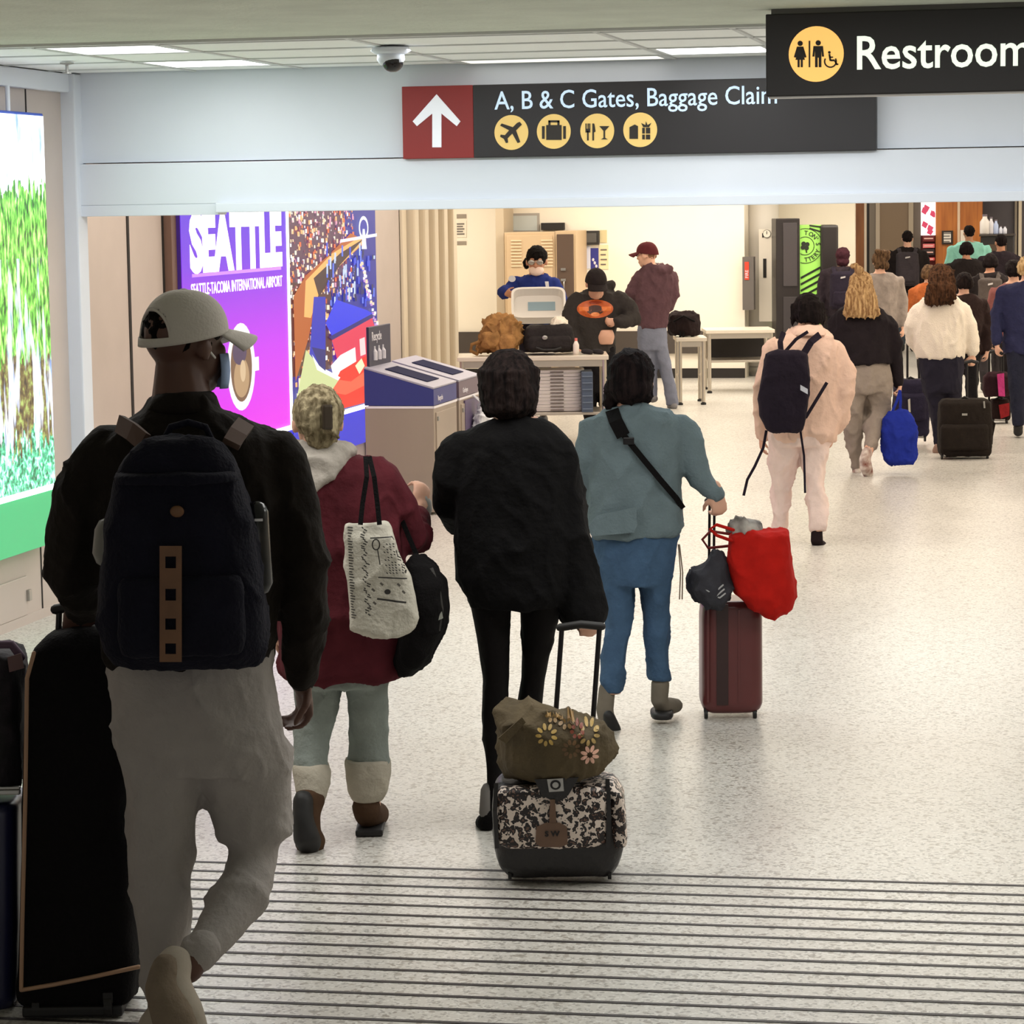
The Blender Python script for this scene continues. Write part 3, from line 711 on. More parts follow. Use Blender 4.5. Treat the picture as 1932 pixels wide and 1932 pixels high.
class Person:
    def __init__(s, x, t, label, skin=M_SKL, group=None, vx=0.012, bvx=0.010):
        s.t = t; s.m = mpp(t); s.vx = vx; s.bvx = bvx; s.skin = skin
        p = at(x, 900, t); s.loc = Vector((p.x, p.y, 0))
        s.Q = Matrix.Rotation(YAW, 3, 'Z')
        s.body = B(); s.late = []
        s.root = bpy.data.objects.new('person', None); COL.objects.link(s.root)
        s.root.location = s.loc; ORIG[s.root.name] = s.loc
        props(s.root, label, 'person', group)
        s.root.empty_display_size = 0.1
    def W(s, x, y, d=0.0): return at(x, y, s.t + d)
    def g(s, k=0.78): return G(s, k)
    def head(s, x, ytop, ychin, d=0.0, yaw=0.0, pitch=0.0, roll=0.0, wide=1.0, eyes=False, neck=None):
        """yaw 0 looks away from the camera, +90 to the right of the picture, 180 at the camera"""
        h = (ychin - ytop) * s.m
        c = s.W(x, ychin, d)
        Q = s.Q @ (Matrix.Rotation(-math.radians(yaw), 3, 'Z') @ Matrix.Rotation(math.radians(pitch), 3, 'X') @ Matrix.Rotation(math.radians(roll), 3, 'Y'))
        s.hc, s.hh, s.hq = c, h, Q
        def X(a, b, e): return c + Q @ Vector((a*h*wide, b*h, e*h))
        s.HX = X
        b = s.body
        b.ell(X(0, -0.06, 0.60), (0.335*h*wide, 0.42*h, 0.39*h), Q)
        b.ell(X(0, 0.10, 0.36), (0.275*h*wide, 0.29*h, 0.34*h), Q)
        b.ell(X(0, 0.24, 0.10), (0.14*h*wide, 0.12*h, 0.11*h), Q)
        b.ell(X(0, 0.33, 0.60), (0.24*h*wide, 0.06*h, 0.05*h), Q)
        b.tube([X(0, 0.36, 0.54), X(0, 0.43, 0.42), X(0, 0.43, 0.36)], [0.035*h, 0.05*h, 0.06*h])
        b.ell(X(0, 0.375, 0.225), (0.11*h*wide, 0.05*h, 0.028*h), Q); b.ell(X(0, 0.37, 0.17), (0.095*h*wide, 0.05*h, 0.03*h), Q)
        for q in (-1, 1):
            b.ell(X(q*0.345, -0.02, 0.45), (0.045*h, 0.09*h, 0.13*h), Q)
            b.ell(X(q*0.17, 0.28, 0.42), (0.09*h, 0.08*h, 0.09*h), Q)
            if eyes:
                e = B().ell(X(q*0.135, 0.335, 0.50), (0.055*h, 0.05*h, 0.038*h), Q, 12, 8).build('eye', M_EYE, s.root, smooth=True)
                B().ell(X(q*0.135, 0.372, 0.50), (0.024*h, 0.018*h, 0.026*h), Q, 10, 6).build('iris', M_IRIS, e, smooth=True)
        if neck:
            nx, ny, nd, nr = neck
            b.tube([X(0, -0.10, 0.30), s.W(nx, ny, nd), s.W(nx, ny + 25*0.0, nd) - UP*0.05], [0.24*h*wide, nr*s.m, nr*s.m*1.15])
        return s
    def hand(s, x, y, d, dirv, palm, curl=0.5, k=1.0, thumb=1):
        """wrist at (x,y,d); dirv finger direction and palm normal as (right, away, up)"""
        V = lambda v: (s.Q @ Vector(v)).normalized()
        D, N = V(dirv), V(palm); N = (N - D*N.dot(D)).normalized(); Sd = D.cross(N)
        w = s.W(x, y, d); b = s.body; K = 0.185*k
        rot = Matrix((Sd, D, N)).transposed()
        b.tube([w - D*0.03*k, w + D*0.02*k], [0.026*k, 0.027*k])
        b.ell(w + D*0.055*k, (0.042*k, 0.056*k, 0.017*k), rot)
        for i, (o, L) in enumerate(((-0.031, 0.060), (-0.010, 0.072), (0.011, 0.076), (0.031, 0.066))):
            p = w + D*(0.092 - abs(o)*0.25)*k + Sd*o*k; a = 0.15*curl; pts = [p - D*0.02*k, p]
            for j, f in enumerate((0.42, 0.33, 0.25)):
                a += curl*(0.75 + 0.12*i*0.3)
                p = p + (D*math.cos(a) + N*math.sin(a))*L*f*k; pts.append(p)
            b.tube(pts, [0.0095*k, 0.0098*k, 0.0088*k, 0.008*k, 0.007*k], 10)
        p = w + D*0.025*k + Sd*thumb*0.030*k
        e = (D*0.62 + Sd*thumb*0.62 + N*0.45*(0.4+curl)).normalized(); e2 = (D*0.8 + N*(0.3+curl*0.6) + Sd*thumb*0.15).normalized()
        b.tube([p, p + e*0.035*k, p + e*0.035*k + e2*0.028*k, p + e*0.035*k + e2*0.052*k], [0.013*k, 0.012*k, 0.0105*k, 0.0085*k], 10)
        return s
    def finish(s):
        s.body.soft('body', s.skin, s.root, voxel=s.bvx, it=2)
    # ---- head wear and hair
    def hair_short(s, m, low=0.30, puff=1.0, front=0.72, strands=0):
        h, X, Q = s.hh, s.HX, s.hq
        b = B()
        b.ell(X(0, -0.07, 0.63), (0.362*h*puff, 0.445*h*puff, 0.40*h*puff), Q)
        b.ell(X(0, -0.22, low + 0.18), (0.31*h*puff, 0.25*h*puff, 0.24*h), Q)
        return b.soft('hair', m, s.root, voxel=0.012, it=2, fold=0.006, freq=26)
    def eyesocks(s): pass
    def cap(s, m, brim_m=None, opening=False, back=False):
        h, X = s.hh, s.HX
        b = B(); nu, nv = 96, 30
        def pt(u, v):
            a = 2*math.pi*u/nu; e = (math.pi/2)*v/nv
            r = math.cos(e)**0.8
            return X(0.385*math.sin(a)*r, -0.04 + 0.475*math.cos(a)*r, (0.55 + 0.09*math.cos(a)) + (0.485 - 0.09*math.cos(a))*math.sin(e))
        vs = [[b._v(pt(u, v)) for u in range(nu)] for v in range(nv)]
        top = b._v(X(0, -0.04, 1.035))
        for v in range(nv - 1):
            for u in range(nu):
                q = (u + 1) % nu
                if opening:
                    du = abs(u + 0.5 - nu/2)
                    if v >= 3 and (du/11.5)**2 + ((v - 2)/12)**2 < 1: continue
                b.bm.faces.new((vs[v][u], vs[v][q], vs[v+1][q], vs[v+1][u]))
        for u in range(nu): b.bm.faces.new((vs[-1][u], vs[-1][(u+1) % nu], top))
        o = b.build('cap', m, s.root, smooth=True)
        sm = o.modifiers.new('s', 'SOLIDIFY'); sm.thickness = 0.004; sm.offset = 1
        if opening:
            B().tube([pt(nu/2 + 11.5*math.cos(math.pi*k/24), max(2.6, 2 + 12*math.sin(math.pi*k/24))) for k in range(25)], 0.0045, 8).build('cap_opening_rim', m, o, smooth=True)
        n = 18; g = []
        for j in range(6):
            row = []
            for i in range(n + 1):
                a = math.radians(-62 + 124*i/n); r = 1 + 0.0*j
                ext = 0.40*j/5*math.cos(a*0.72)
                row.append(X(0.385*math.sin(a)*(1 + 0.05*j/5), -0.04 + 0.475*math.cos(a) + ext, 0.555 + 0.09*math.cos(a) - 0.07*(j/5)**1.2 - 0.13*(math.sin(a)**2)*(j/5)))
            g.append(row)
        br = B().sheet(g).build('brim', brim_m or m, o, smooth=True)
        sm = br.modifiers.new('s', 'SOLIDIFY'); sm.thickness = 0.006; sm.offset = 0
        B().ell(X(0, -0.04, 1.035), (0.012, 0.012, 0.007)).build('button', m, o, smooth=True)
        return o
    def strands(s, b, pts_fn, n, r, seg_=7, wave=0.0, rnd=None):
        for k in range(n):
            pts = pts_fn(k)
            b.tube(pts, [r]*(len(pts)-1) + [r*0.45], 7)
def shoe(P, name, m, pts, sole=None, label=None, n=14, flat=1.0):
    """pts (x,y,d,r_px) from heel to toe"""
    g = P.g(0)
    g.tube(pts, inner=False)
    return g.done(name, m, voxel=0.009, it=3, fold=0.0, label=label)
def strap(P, name, m, pts, wpx, thick=0.006, parent=None, label=None, wdir=None):
    """flat band through photo points (x,y,depth), width in px"""
    w = [P.W(*p) for p in pts]; hw = wpx*P.m/2
    b = B(); R = []
    for i, p in enumerate(w):
        tg = (w[min(i+1, len(w)-1)] - w[max(i-1, 0)]).normalized()
        sd = tg.cross(FH); sd = sd.normalized() if sd.length > 1e-3 else RT
        if wdir is not None: sd = (wdir - tg*wdir.dot(tg)).normalized()
        nn = tg.cross(sd).normalized()
        R.append([p + sd*hw - nn*thick, p + sd*hw + nn*thick, p - sd*hw + nn*thick, p - sd*hw - nn*thick])
    b.rings(R)
    o = b.build(name, m, parent if parent is not None else P.root, smooth=False)
    if label: o['label'] = label
    return o
def plate(P, name, m, poly, d, thick, parent, label=None):
    """flat piece drawn as a photo polygon at depth d"""
    c = [P.W(x, y, d) for x, y in poly]
    b = B(); b.rings([c, [p - FH*thick for p in c]])
    o = b.build(name, m, parent)
    if label: o['label'] = label
    return o
class Item(Person):
    """a bag or case drawn in photo pixels at one distance"""
    def __init__(s, name, x, y, t, label, cat, group=None, vx=0.010):
        s.t = t; s.m = mpp(t); s.vx = vx; s.bvx = vx; s.Q = Matrix.Rotation(YAW, 3, 'Z')
        p = at(x, y, t); s.loc = Vector((p.x, p.y, max(0, p.z)))
        s.root = bpy.data.objects.new(name, None); COL.objects.link(s.root); s.root.location = s.loc; ORIG[s.root.name] = s.loc
        props(s.root, label, cat, group); s.body = B(); s.root.empty_display_size = 0.1
    def rod(s, name, m, a, b, rpx, parent=None):
        return B().cyl(s.W(*a), s.W(*b), rpx*s.m).build(name, m, parent if parent is not None else s.root, smooth=False)
    def wheel(s, x, y, d, rpx, m=None, parent=None):
        r = rpx*s.m; c = s.W(x, y, d); c = Vector((c.x, c.y, max(c.z, r)))
        b = B().cyl(c - RT*r*0.35, c + RT*r*0.35, r, n=18)
        b.box(c + UP*r*0.9, (r*0.9, r*1.0, r*1.0), rot=s.Q)
        return b.build('wheel', m or M_RUB, parent if parent is not None else s.root)
M_RUB = mat('black_rubber', (22, 20, 20), rough=0.6)
M_BLKM = mat('black_metal', (26, 24, 26), rough=0.35, metal=0.4)
# ---------------------------------------------------------------- man in front
P = Person(330, 7.0, 'tall man in a white cap, dark jacket and grey sweatpants carrying a navy backpack', M_SKD, vx=0.010, bvx=0.008)
P.head(352, 556, 740, 0.02, yaw=48, pitch=-2, neck=(345, 770, 0.0, 62))
M_cap = cloth('cap_white', (205, 198, 190), var=0.06, bump=0.15, bscale=120)
P.cap(M_cap, opening=True)
P.hair_short(hairm('black', (26, 20, 18), (12, 9, 8)), low=0.42, puff=0.93)
h_, X_, Q_ = P.hh, P.HX, P.hq
mk = B(); g_ = []
for i in range(9):
    a = math.radians(-70 + 140*i/8); row = []
    for j in range(5):
        z = 0.40 - 0.36*j/4; bul = 0.02*math.sin(math.pi*j/4)
        row.append(X_((0.30 + bul)*math.sin(a), 0.10 + (0.37 + bul)*math.cos(a), z))
    g_.append(row)
mo = mk.sheet(g_).build('face_mask', cloth('mask_blue', (150, 170, 205), var=0.05, bump=0.1), P.root, smooth=True, label='pale blue face mask')
mo.modifiers.new('s', 'SOLIDIFY').thickness = 0.004
B().tube([X_(0.30, 0.14, 0.36), X_(0.345, 0.05, 0.42), X_(0.36, -0.05, 0.50)], 0.003, 6).build('ear_loop', M_PAPER if 'M_PAPER' in globals() else M_EYE, mo)
M_jk = cloth('jacket_dark', (34, 29, 25), var=0.2, bump=0.3)
g = P.g(0.80)
g.rows([(748, 283, 408, 0.0, 0.085), (775, 268, 418, 0.0, 0.095), (798, 225, 470, 0.0, 0.105), (820, 195, 520, 0.0, 0.13), (870, 172, 545, 0.0, 0.15), (960, 170, 545, 0.0, 0.165), (1080, 185, 530, 0, 0.16), (1180, 190, 520, 0, 0.155), (1246, 198, 514, 0, 0.15)])
g.tube([(205, 850, 0, 58), (170, 930, 0.0, 62), (145, 1010, 0.02, 58), (138, 1085, 0.05, 56), (150, 1120, 0.13, 48), (168, 1140, 0.26, 40)])
g.tube([(522, 865, 0, 60), (552, 960, 0, 57), (566, 1060, 0.0, 52), (572, 1140, 0.04, 46), (572, 1220, 0.09, 42), (570, 1278, 0.12, 36)])
g.done('jacket', M_jk, fold=0.010, freq=6)
cb = P.g(0); cb.rows([(738, 292, 404, 0.0, 0.085), (755, 283, 410, 0.0, 0.095), (778, 272, 420, 0.0, 0.10)], inner=False); cb.done('collar', M_jk, fold=0.003)
P.hand(150, 1138, 0.30, (-0.2, 0.4, -0.9), (0.3, 0.9, 0.3), 0.9, 1.05, thumb=1)
P.hand(570, 1282, 0.13, (0.05, 0.25, -0.95), (-0.75, -0.4, 0.0), 0.75, 1.05, thumb=-1)
M_swp = cloth('sweatpants_grey', (166, 160, 156), var=0.08, bump=0.25, bscale=55)
g = P.g(0.80)
g.rows([(1225, 204, 512, 0, 0.14), (1262, 201, 511, -0.01, 0.155), (1330, 210, 526, -0.01, 0.165), (1400, 219, 542, -0.005, 0.16), (1450, 228, 555, 0, 0.14)])
g.rows([(1400, 219, 395, -0.01, 0.135), (1460, 232, 388, 0, 0.13), (1514, 239, 379, 0, 0.12), (1575, 241, 372, 0, 0.11), (1648, 245, 364, -0.0, 0.105), (1717, 251, 362, -0.01, 0.10), (1798, 260, 352, -0.02, 0.088), (1870, 270, 340, -0.02, 0.075), (1905, 280, 330, -0.02, 0.06)])
g.rows([(1400, 345, 546, 0.0, 0.135), (1453, 362, 557, 0.02, 0.13), (1514, 384, 556, 0.04, 0.115), (1560, 402, 552, 0.04, 0.11), (1582, 412, 546, 0.03, 0.10), (1590, 424, 538, 0.03, 0.085)])
g.tube([(484, 1565, 0.06, 52), (478, 1612, 0.02, 53), (468, 1660, -0.06, 54), (440, 1710, -0.13, 53), (408, 1760, -0.21, 44), (378, 1798, -0.28, 35)])
g.done('sweatpants', M_swp, fold=0.009, freq=5, stretch=(1, 1, 0.9))
g = P.g(0); g.tube([(385, 1785, -0.27, 36), (372, 1806, -0.29, 35)], inner=False); g.done('trouser_cuff', M_swp, fold=0.002)
P.body.tube([P.W(372, 1800, -0.29), P.W(355, 1832, -0.31)], [0.038, 0.036])
P.body.tube([P.W(305, 1880, -0.02), P.W(305, 1945, -0.02)], [0.038, 0.038])
M_shw = cloth('shoe_white', (176, 166, 152), var=0.1, bump=0.1)
s_ = shoe(P, 'shoe', M_shw, [(330, 1815, -0.33, 34), (318, 1850, -0.36, 40), (335, 1910, -0.38, 48), (352, 1965, -0.37, 46), (362, 2000, -0.34, 36)])
g = P.g(0); g.tube([(312, 1822, -0.375, 26), (304, 1860, -0.395, 32), (325, 1915, -0.42, 40), (346, 1968, -0.41, 38)], inner=False); so = g.done('shoe_sole', cloth('sole_grey', (130, 116, 100), var=0.15), fold=0.0)
s_ = shoe(P, 'shoe', M_shw, [(308, 1925, -0.06, 40), (304, 1938, 0.0, 42), (300, 1938, 0.1, 42), (298, 1932, 0.19, 32)])
B().box(P.W(303, 1955, 0.06) * 1.0 + UP*0.0, (0.10, 0.27, 0.02), 0.008, P.Q).build('shoe_sole', cloth('sole_grey', (130, 116, 100)), P.root)
P.finish(); MAN = P
# backpack on his back (worn, so an item of its own)
T = 7.0 - 0.185
I = Item('backpack', 350, 1250, T, 'navy backpack with brown leather ladder strap on the back of the man in white cap', 'backpack')
M_nvy = cloth('navy_canvas', (26, 26, 38), var=0.2, bump=0.4, bscale=90)
M_lea = mat('brown_leather', (120, 82, 52), rough=0.55, var=0.2, vscale=20)
g = I.g(0)
g.rows([(822, 290, 392, -0.10, 0.06), (835, 262, 420, -0.10, 0.08), (862, 236, 440, -0.10, 0.10), (900, 216, 455, -0.10, 0.11), (980, 205, 478, -0.10, 0.115), (1070, 194, 492, -0.10, 0.12), (1165, 186, 505, -0.10, 0.125), (1225, 198, 506, -0.10, 0.12), (1252, 215, 500, -0.10, 0.09)], n=3.2)
g.done('bag_body', M_nvy, voxel=0.010, fold=0.005, freq=9)
g = I.g(0); g.rows([(1085, 235, 450, -0.20, 0.04), (1110, 228, 458, -0.20, 0.055), (1200, 224, 464, -0.20, 0.06), (1236, 232, 458, -0.20, 0.05)], n=3); g.done('front_pocket', M_nvy, fold=0.004)
g = I.g(0); g.rows([(885, 222, 448, -0.13, 0.12), (900, 219, 452, -0.13, 0.123), (908, 219, 453, -0.13, 0.12)], n=3); g.done('zip_flap', M_nvy, fold=0.003)
pp_ = Item.__mro__ and I
def bandw(x0, x1, d): pass
lad = B()
def lq(x0, y0, x1, y1, d=-0.27): lad.rings([[I.W(a, b_, d) for a, b_ in ((x0, y0), (x1, y0), (x1, y1), (x0, y1))], [I.W(a, b_, d - 0.006) for a, b_ in ((x0, y0), (x1, y0), (x1, y1), (x0, y1))]])
lq(301, 1030, 312, 1249); lq(332, 1030, 343, 1249)
for ya_, yb_ in ((1030, 1050), (1072, 1111), (1133, 1167), (1188, 1214), (1234, 1249)): lq(312, ya_, 332, yb_)
lad.build('leather_strap', M_lea, I.root)
B().ell(I.W(334, 965, -0.226), (13*I.m, 0.006, 11*I.m), I.Q).build('oval_patch', M_lea, I.root, smooth=True)
for xs_ in ([(226, 800, 0.06), (250, 815, -0.03), (272, 834, -0.08)], [(462, 800, 0.06), (448, 818, -0.03), (436, 838, -0.08)]):
    strap(I, 'shoulder_strap', mat('strap_brown', (84, 62, 52), rough=0.8), xs_, 34, 0.008)
I_t = B().tube([I.W(x, y, -0.07) for x, y in ((312, 826), (322, 806), (355, 797), (388, 806), (398, 828))], 0.009, 8).build('grab_handle', M_nvy, I.root, smooth=True)
B().tube([I.W(205, 1000, -0.02), I.W(203, 1045, -0.02)], [0.035, 0.038], 12).build('water_bottle', mat('bottle_grey', (130, 128, 122), rough=0.4), I.root, smooth=True)
B().tube([I.W(484, 965, -0.06), I.W(490, 1100, -0.06)], [0.030, 0.034], 12).build('side_bottle', mat('bottle_black', (24, 24, 28), rough=0.2), I.root, smooth=True)
B().box(I.W(488, 981, -0.12), (0.02, 0.004, 0.006), rot=I.Q).build('buckle', M_steel, I.root)
# his large black suitcase, the navy case and bag at the picture's left edge
I = Item('suitcase', 150, 1922, 7.31, 'large black fabric suitcase with tan piping pushed by the man in white cap', 'suitcase')
M_sblk = cloth('black_nylon', (16, 14, 15), var=0.15, bump=0.3, bscale=120)
g = I.g(0)
g.rows([(1183, 130, 215, 0.02, 0.07), (1192, 92, 235, 0.02, 0.09), (1215, 68, 250, 0.02, 0.115), (1260, 54, 256, 0.02, 0.125), (1500, 48, 262, 0.02, 0.13), (1800, 40, 268, 0.02, 0.13), (1870, 38, 262, 0.02, 0.125), (1882, 50, 250, 0.02, 0.11)], n=6)
g.done('suitcase_body', M_sblk, voxel=0.011, fold=0.004, freq=5)
M_pip = mat('tan_piping', (176, 140, 112), rough=0.6)
for pts in ([(64, 1232), (51, 1280), (48, 1500), (42, 1750), (40, 1866)], [(40, 1868), (100, 1858), (180, 1842), (262, 1824)]):
    B().tube([I.W(x, y, -0.113) for x, y in pts], 0.006, 8).build('piping', M_pip, I.root, smooth=True)
for x, d in ((70, -0.08), (205, -0.1), (80, 0.12), (215, 0.12)): I.wheel(x, 1898, d, 20)
B().box(I.W(150, 1884, 0.02), (0.27, 0.26, 0.03), 0.008, I.Q).build('wheel_frame', M_RUB, I.root)
for x in (110, 160): I.rod('handle_rod', M_BLKM, (x, 1195, 0.05), (x + 2, 1150, 0.05), 6)
B().tube([I.W(104, 1150, 0.05), I.W(135, 1144, 0.05), I.W(168, 1150, 0.05)], 0.014, 10).build('handle_grip', M_RUB, I.root, smooth=True)
I = Item('suitcase', 5, 1915, 7.42, 'navy hard-shell suitcase with silver rail at the far left picture edge', 'suitcase')
M_nhs = mat('navy_shell', (30, 32, 66), rough=0.35)
g = I.g(0); g.rows([(1500, -105, 40, 0, 0.12), (1512, -112, 46, 0, 0.135), (1700, -114, 46, 0, 0.14), (1870, -112, 44, 0, 0.135), (1885, -104, 36, 0, 0.12)], n=6); g.done('shell', M_nhs, fold=0.0)
B().box(I.W(-35, 1495, -0.13), (0.21, 0.02, 0.014), 0.004, I.Q).build('silver_rail', M_steel, I.root)
B().box(I.W(-35, 1487, -0.13), (0.21, 0.016, 0.008), 0.003, I.Q).build('silver_rail', M_steel, I.root)
for x in (-85, 22):
    for d in (-0.08, 0.08): I.wheel(x, 1905, d, 20)
I = Item('travel_bag', 0, 1482, 7.42, 'dark patterned travel bag on top of the navy suitcase at the far left edge', 'bag')
g = I.g(0); g.rows([(1218, -60, 20, 0, 0.09), (1235, -90, 44, 0, 0.11), (1300, -102, 52, 0, 0.12), (1420, -104, 50, 0, 0.12), (1476, -98, 44, 0, 0.11), (1482, -90, 36, 0, 0.1)], n=3.5); g.done('bag_body', mat('dark_print', (40, 32, 40), rough=0.8, rgb2=(14, 12, 14), vscale=14, bump=0.2), fold=0.008)
B().tube([I.W(x, y, -0.09) for x, y in ((-30, 1236), (-10, 1216), (22, 1216), (40, 1240))], 0.012, 8).build('bag_handle', mat('mauve_strap', (96, 74, 92), rough=0.8), I.root, smooth=True)
plate(I, 'pocket_patch', mat('mauve_patch', (110, 84, 84), rough=0.8), [(14, 1240), (40, 1232), (46, 1260), (18, 1268)], -0.125, 0.004, I.root)
# ---------------------------------------------------------------- woman in burgundy coat
P = Person(650, 9.35, 'woman with pinned-up blond hair in a burgundy coat, grey hood and cuffed pale jeans', M_SKL, vx=0.010, bvx=0.008)
P.head(600, 730, 858, 0.0, yaw=-15, neck=(602, 872, 0, 36))
M_hb = hairm('blond_grey', (176, 162, 130), (96, 84, 62))
b = B(); X, hh, Q = P.HX, P.hh, P.hq
b.ell(X(0, -0.08, 0.62), (0.38*hh, 0.45*hh, 0.41*hh), Q); b.ell(X(0.0, -0.30, 0.42), (0.27*hh, 0.24*hh, 0.36*hh), Q)
for k in range(46):
    a0 = R5.uniform(-1.2, 1.2); sw = R5.uniform(-0.15, 0.15); pts = []
    for j in range(6):
        f = j/5; ang = a0*(1 - 0.7*f)
        e_ = 1.35 - 2.1*f; rr_ = 1.02 if e_ > 0 else 1.02 + 0.12*math.sin(-e_*2)
        pts.append(X(0.39*math.sin(ang)*max(0.18, math.cos(e_))*rr_ + sw*f, -0.08 - 0.46*math.cos(ang)*max(0.15, math.cos(e_))*rr_, 0.60 + 0.43*math.sin(e_) + 0.02*math.sin(k + f*5)))
    b.tube(pts, [0.006, 0.009, 0.010, 0.010, 0.008, 0.004], 7)
for k in range(5):
    b.tube([X(-0.04 + 0.05*math.sin(k), -0.52, 0.86 - 0.1*k), X(0.10, -0.60, 0.80 - 0.1*k), X(0.20, -0.52, 0.70 - 0.1*k)], [0.008, 0.014, 0.008], 8)
b.soft('hair', M_hb, P.root, voxel=0.006, it=1, fold=0.003, freq=40)
B().box(X(0.03, -0.60, 0.60), (0.035, 0.03, 0.085), 0.008, Q).build('hair_clip', mat('claw_clip', (60, 50, 40), rough=0.3), P.root)
M_bur = cloth('burgundy', (92, 36, 44), var=0.25, bump=0.25)
g = P.g()
g.rows([(852, 570, 640, 0, 0.07), (868, 530, 700, 0, 0.10), (895, 505, 738, 0, 0.13), (950, 498, 752, 0, 0.15), (1040, 510, 765, 0, 0.16), (1120, 520, 775, 0, 0.17), (1200, 524, 778, 0, 0.175), (1262, 528, 770, 0, 0.175), (1277, 540, 760, 0, 0.16)])
g.tube([(712, 900, 0, 44), (752, 960, 0.02, 42), (772, 1015, 0.06, 38), (780, 1010, 0.16, 34), (784, 975, 0.24, 27)])
g.tube([(522, 900, 0, 42), (512, 990, 0.0, 38), (510, 1080, 0.03, 34), (520, 1170, 0.08, 28)])
g.done('coat', M_bur, fold=0.012, freq=5)
P.hand(524, 1178, 0.09, (0.05, 0.2, -1), (0.8, -0.2, 0), 0.5, 0.92, thumb=1)
P.hand(790, 962, 0.28, (0.15, 0.35, 0.8), (-0.5, 0.7, 0), 0.8, 0.92, thumb=-1)
M_hood = cloth('grey_hood', (176, 168, 158), var=0.12, bump=0.3)
g = P.g(0)
g.rows([(832, 548, 662, 0.0, 0.085), (848, 542, 672, -0.01, 0.105), (862, 556, 664, -0.03, 0.11), (885, 556, 650, -0.09, 0.055), (905, 560, 628, -0.12, 0.045), (925, 570, 606, -0.135, 0.035), (934, 577, 594, -0.14, 0.03)], inner=False)
g.done('hood', M_hood, fold=0.008, freq=9)
M_den = cloth('pale_denim', (150, 158, 152), var=0.18, bump=0.3, bscale=70)
g = P.g(0.8)
g.rows([(1220, 545, 745, 0, 0.13), (1290, 546, 738, 0, 0.13)])
g.rows([(1270, 548, 648, 0, 0.10), (1340, 555, 640, 0.0, 0.095), (1375, 549, 629, -0.02, 0.09), (1442, 556, 617, -0.08, 0.075), (1470, 558, 618, -0.11, 0.07)])
g.rows([(1270, 655, 735, 0, 0.10), (1330, 656, 733, 0.02, 0.09), (1400, 661, 733, 0.03, 0.08), (1440, 658, 736, 0.03, 0.075)])
g.done('jeans', M_den, fold=0.007, freq=7)
M_cuf = cloth('denim_cuff', (186, 178, 162), var=0.12, bump=0.3, bscale=70)
g = P.g(0); g.rows([(1436, 554, 618, -0.08, 0.085), (1460, 553, 625, -0.10, 0.09), (1490, 557, 619, -0.13, 0.085), (1516, 568, 613, -0.15, 0.07)], inner=False); g.done('jeans_cuff', M_cuf, fold=0.004)
g = P.g(0); g.rows([(1430, 652, 739, 0.03, 0.09), (1460, 653, 740, 0.03, 0.095), (1492, 655, 734, 0.03, 0.09), (1510, 664, 720, 0.03, 0.075)], inner=False); g.done('jeans_cuff', M_cuf, fold=0.004)
M_boot = cloth('brown_boot', (84, 62, 46), var=0.25, bump=0.2)
P.body.tube([P.W(590, 1480, -0.12), P.W(582, 1525, -0.17)], [0.04, 0.045]); P.body.tube([P.W(697, 1480, 0.03), P.W(697, 1540, 0.03)], [0.04, 0.04])
shoe(P, 'boot', M_boot, [(585, 1505, -0.17, 30), (578, 1535, -0.2, 27), (580, 1570, -0.22, 26), (586, 1590, -0.20, 30)])
g = P.g(0); g.tube([(572, 1508, -0.225, 20), (572, 1545, -0.25, 20), (578, 1580, -0.255, 26), (584, 1592, -0.235, 24)], inner=False); g.done('boot_sole', M_RUB, fold=0)
shoe(P, 'boot', M_boot, [(690, 1520, 0.0, 28), (694, 1534, 0.02, 28), (704, 1536, 0.10, 27), (712, 1536, 0.18, 24)])
B().box(P.W(700, 1556, 0.09), (0.095, 0.27, 0.022), 0.006, P.Q).build('boot_sole', M_RUB, P.root)
g = P.g(0); g.tube([(786, 948, 0.30, 11), (793, 936, 0.31, 15), (803, 950, 0.32, 13), (806, 968, 0.32, 8)], inner=False); P_sc = g.done('cuff_glove', mat('pale_cuff', (176, 176, 172), rough=0.8), fold=0.003)
P.finish()
I = Item('tote_bag', 715, 1200, 9.07, 'white canvas tote bag with black sketch print hanging on the burgundy coat', 'bag')
M_can = cloth('canvas_white', (205, 200, 186), var=0.06, bump=0.3, bscale=80)
g = I.g(0)
out = [(985, 650, 730), (1014, 650, 745), (1050, 651, 757), (1087, 653, 778), (1130, 657, 787), (1165, 661, 787), (1185, 663, 785), (1196, 695, 775), (1203, 728, 755)]
g.rows([(y, a, b_, 0, 0.05 if k else 0.02) for k, (y, a, b_) in enumerate(out)], n=4); g.done('bag_body', M_can, voxel=0.008, it=4, fold=0.006, freq=8)
bl = (44, 42, 40)
R6 = random.Random(6)
def px_poly(pts): return pts
prn = []
def pl(pts, c=bl): prn.append((pts, c))
for k in range(34):
    y = 1000 + 5.2*k; pl(seg(655 + 0.06*k*2, y, 660 + 6*R6.random() + 0.1*k, y + 1, 1.0))
for k in range(40):
    y = 1000 + 4.2*k; x = 682 + 0.1*k*2 + 4*math.sin(k*1.3); pl(seg(x, y, x + 6*R6.random() + 2, y + 3, 1.1))
pl(seg(698, 1020, 745, 1018, 1.2)); pl(seg(712, 1094, 766, 1098, 1.2)); pl(seg(709, 1135, 764, 1143, 1.8)); pl(disc(729, 1122, 6, 5))
for k in range(12):
    a = 2*math.pi*k/12; b_ = 2*math.pi*(k+1)/12
    pl(seg(709 + 7*math.cos(a), 1032 + 10*math.sin(a), 709 + 7*math.cos(b_), 1032 + 10*math.sin(b_), 1.2))
pl(seg(712, 1042, 716, 1070, 1.0))
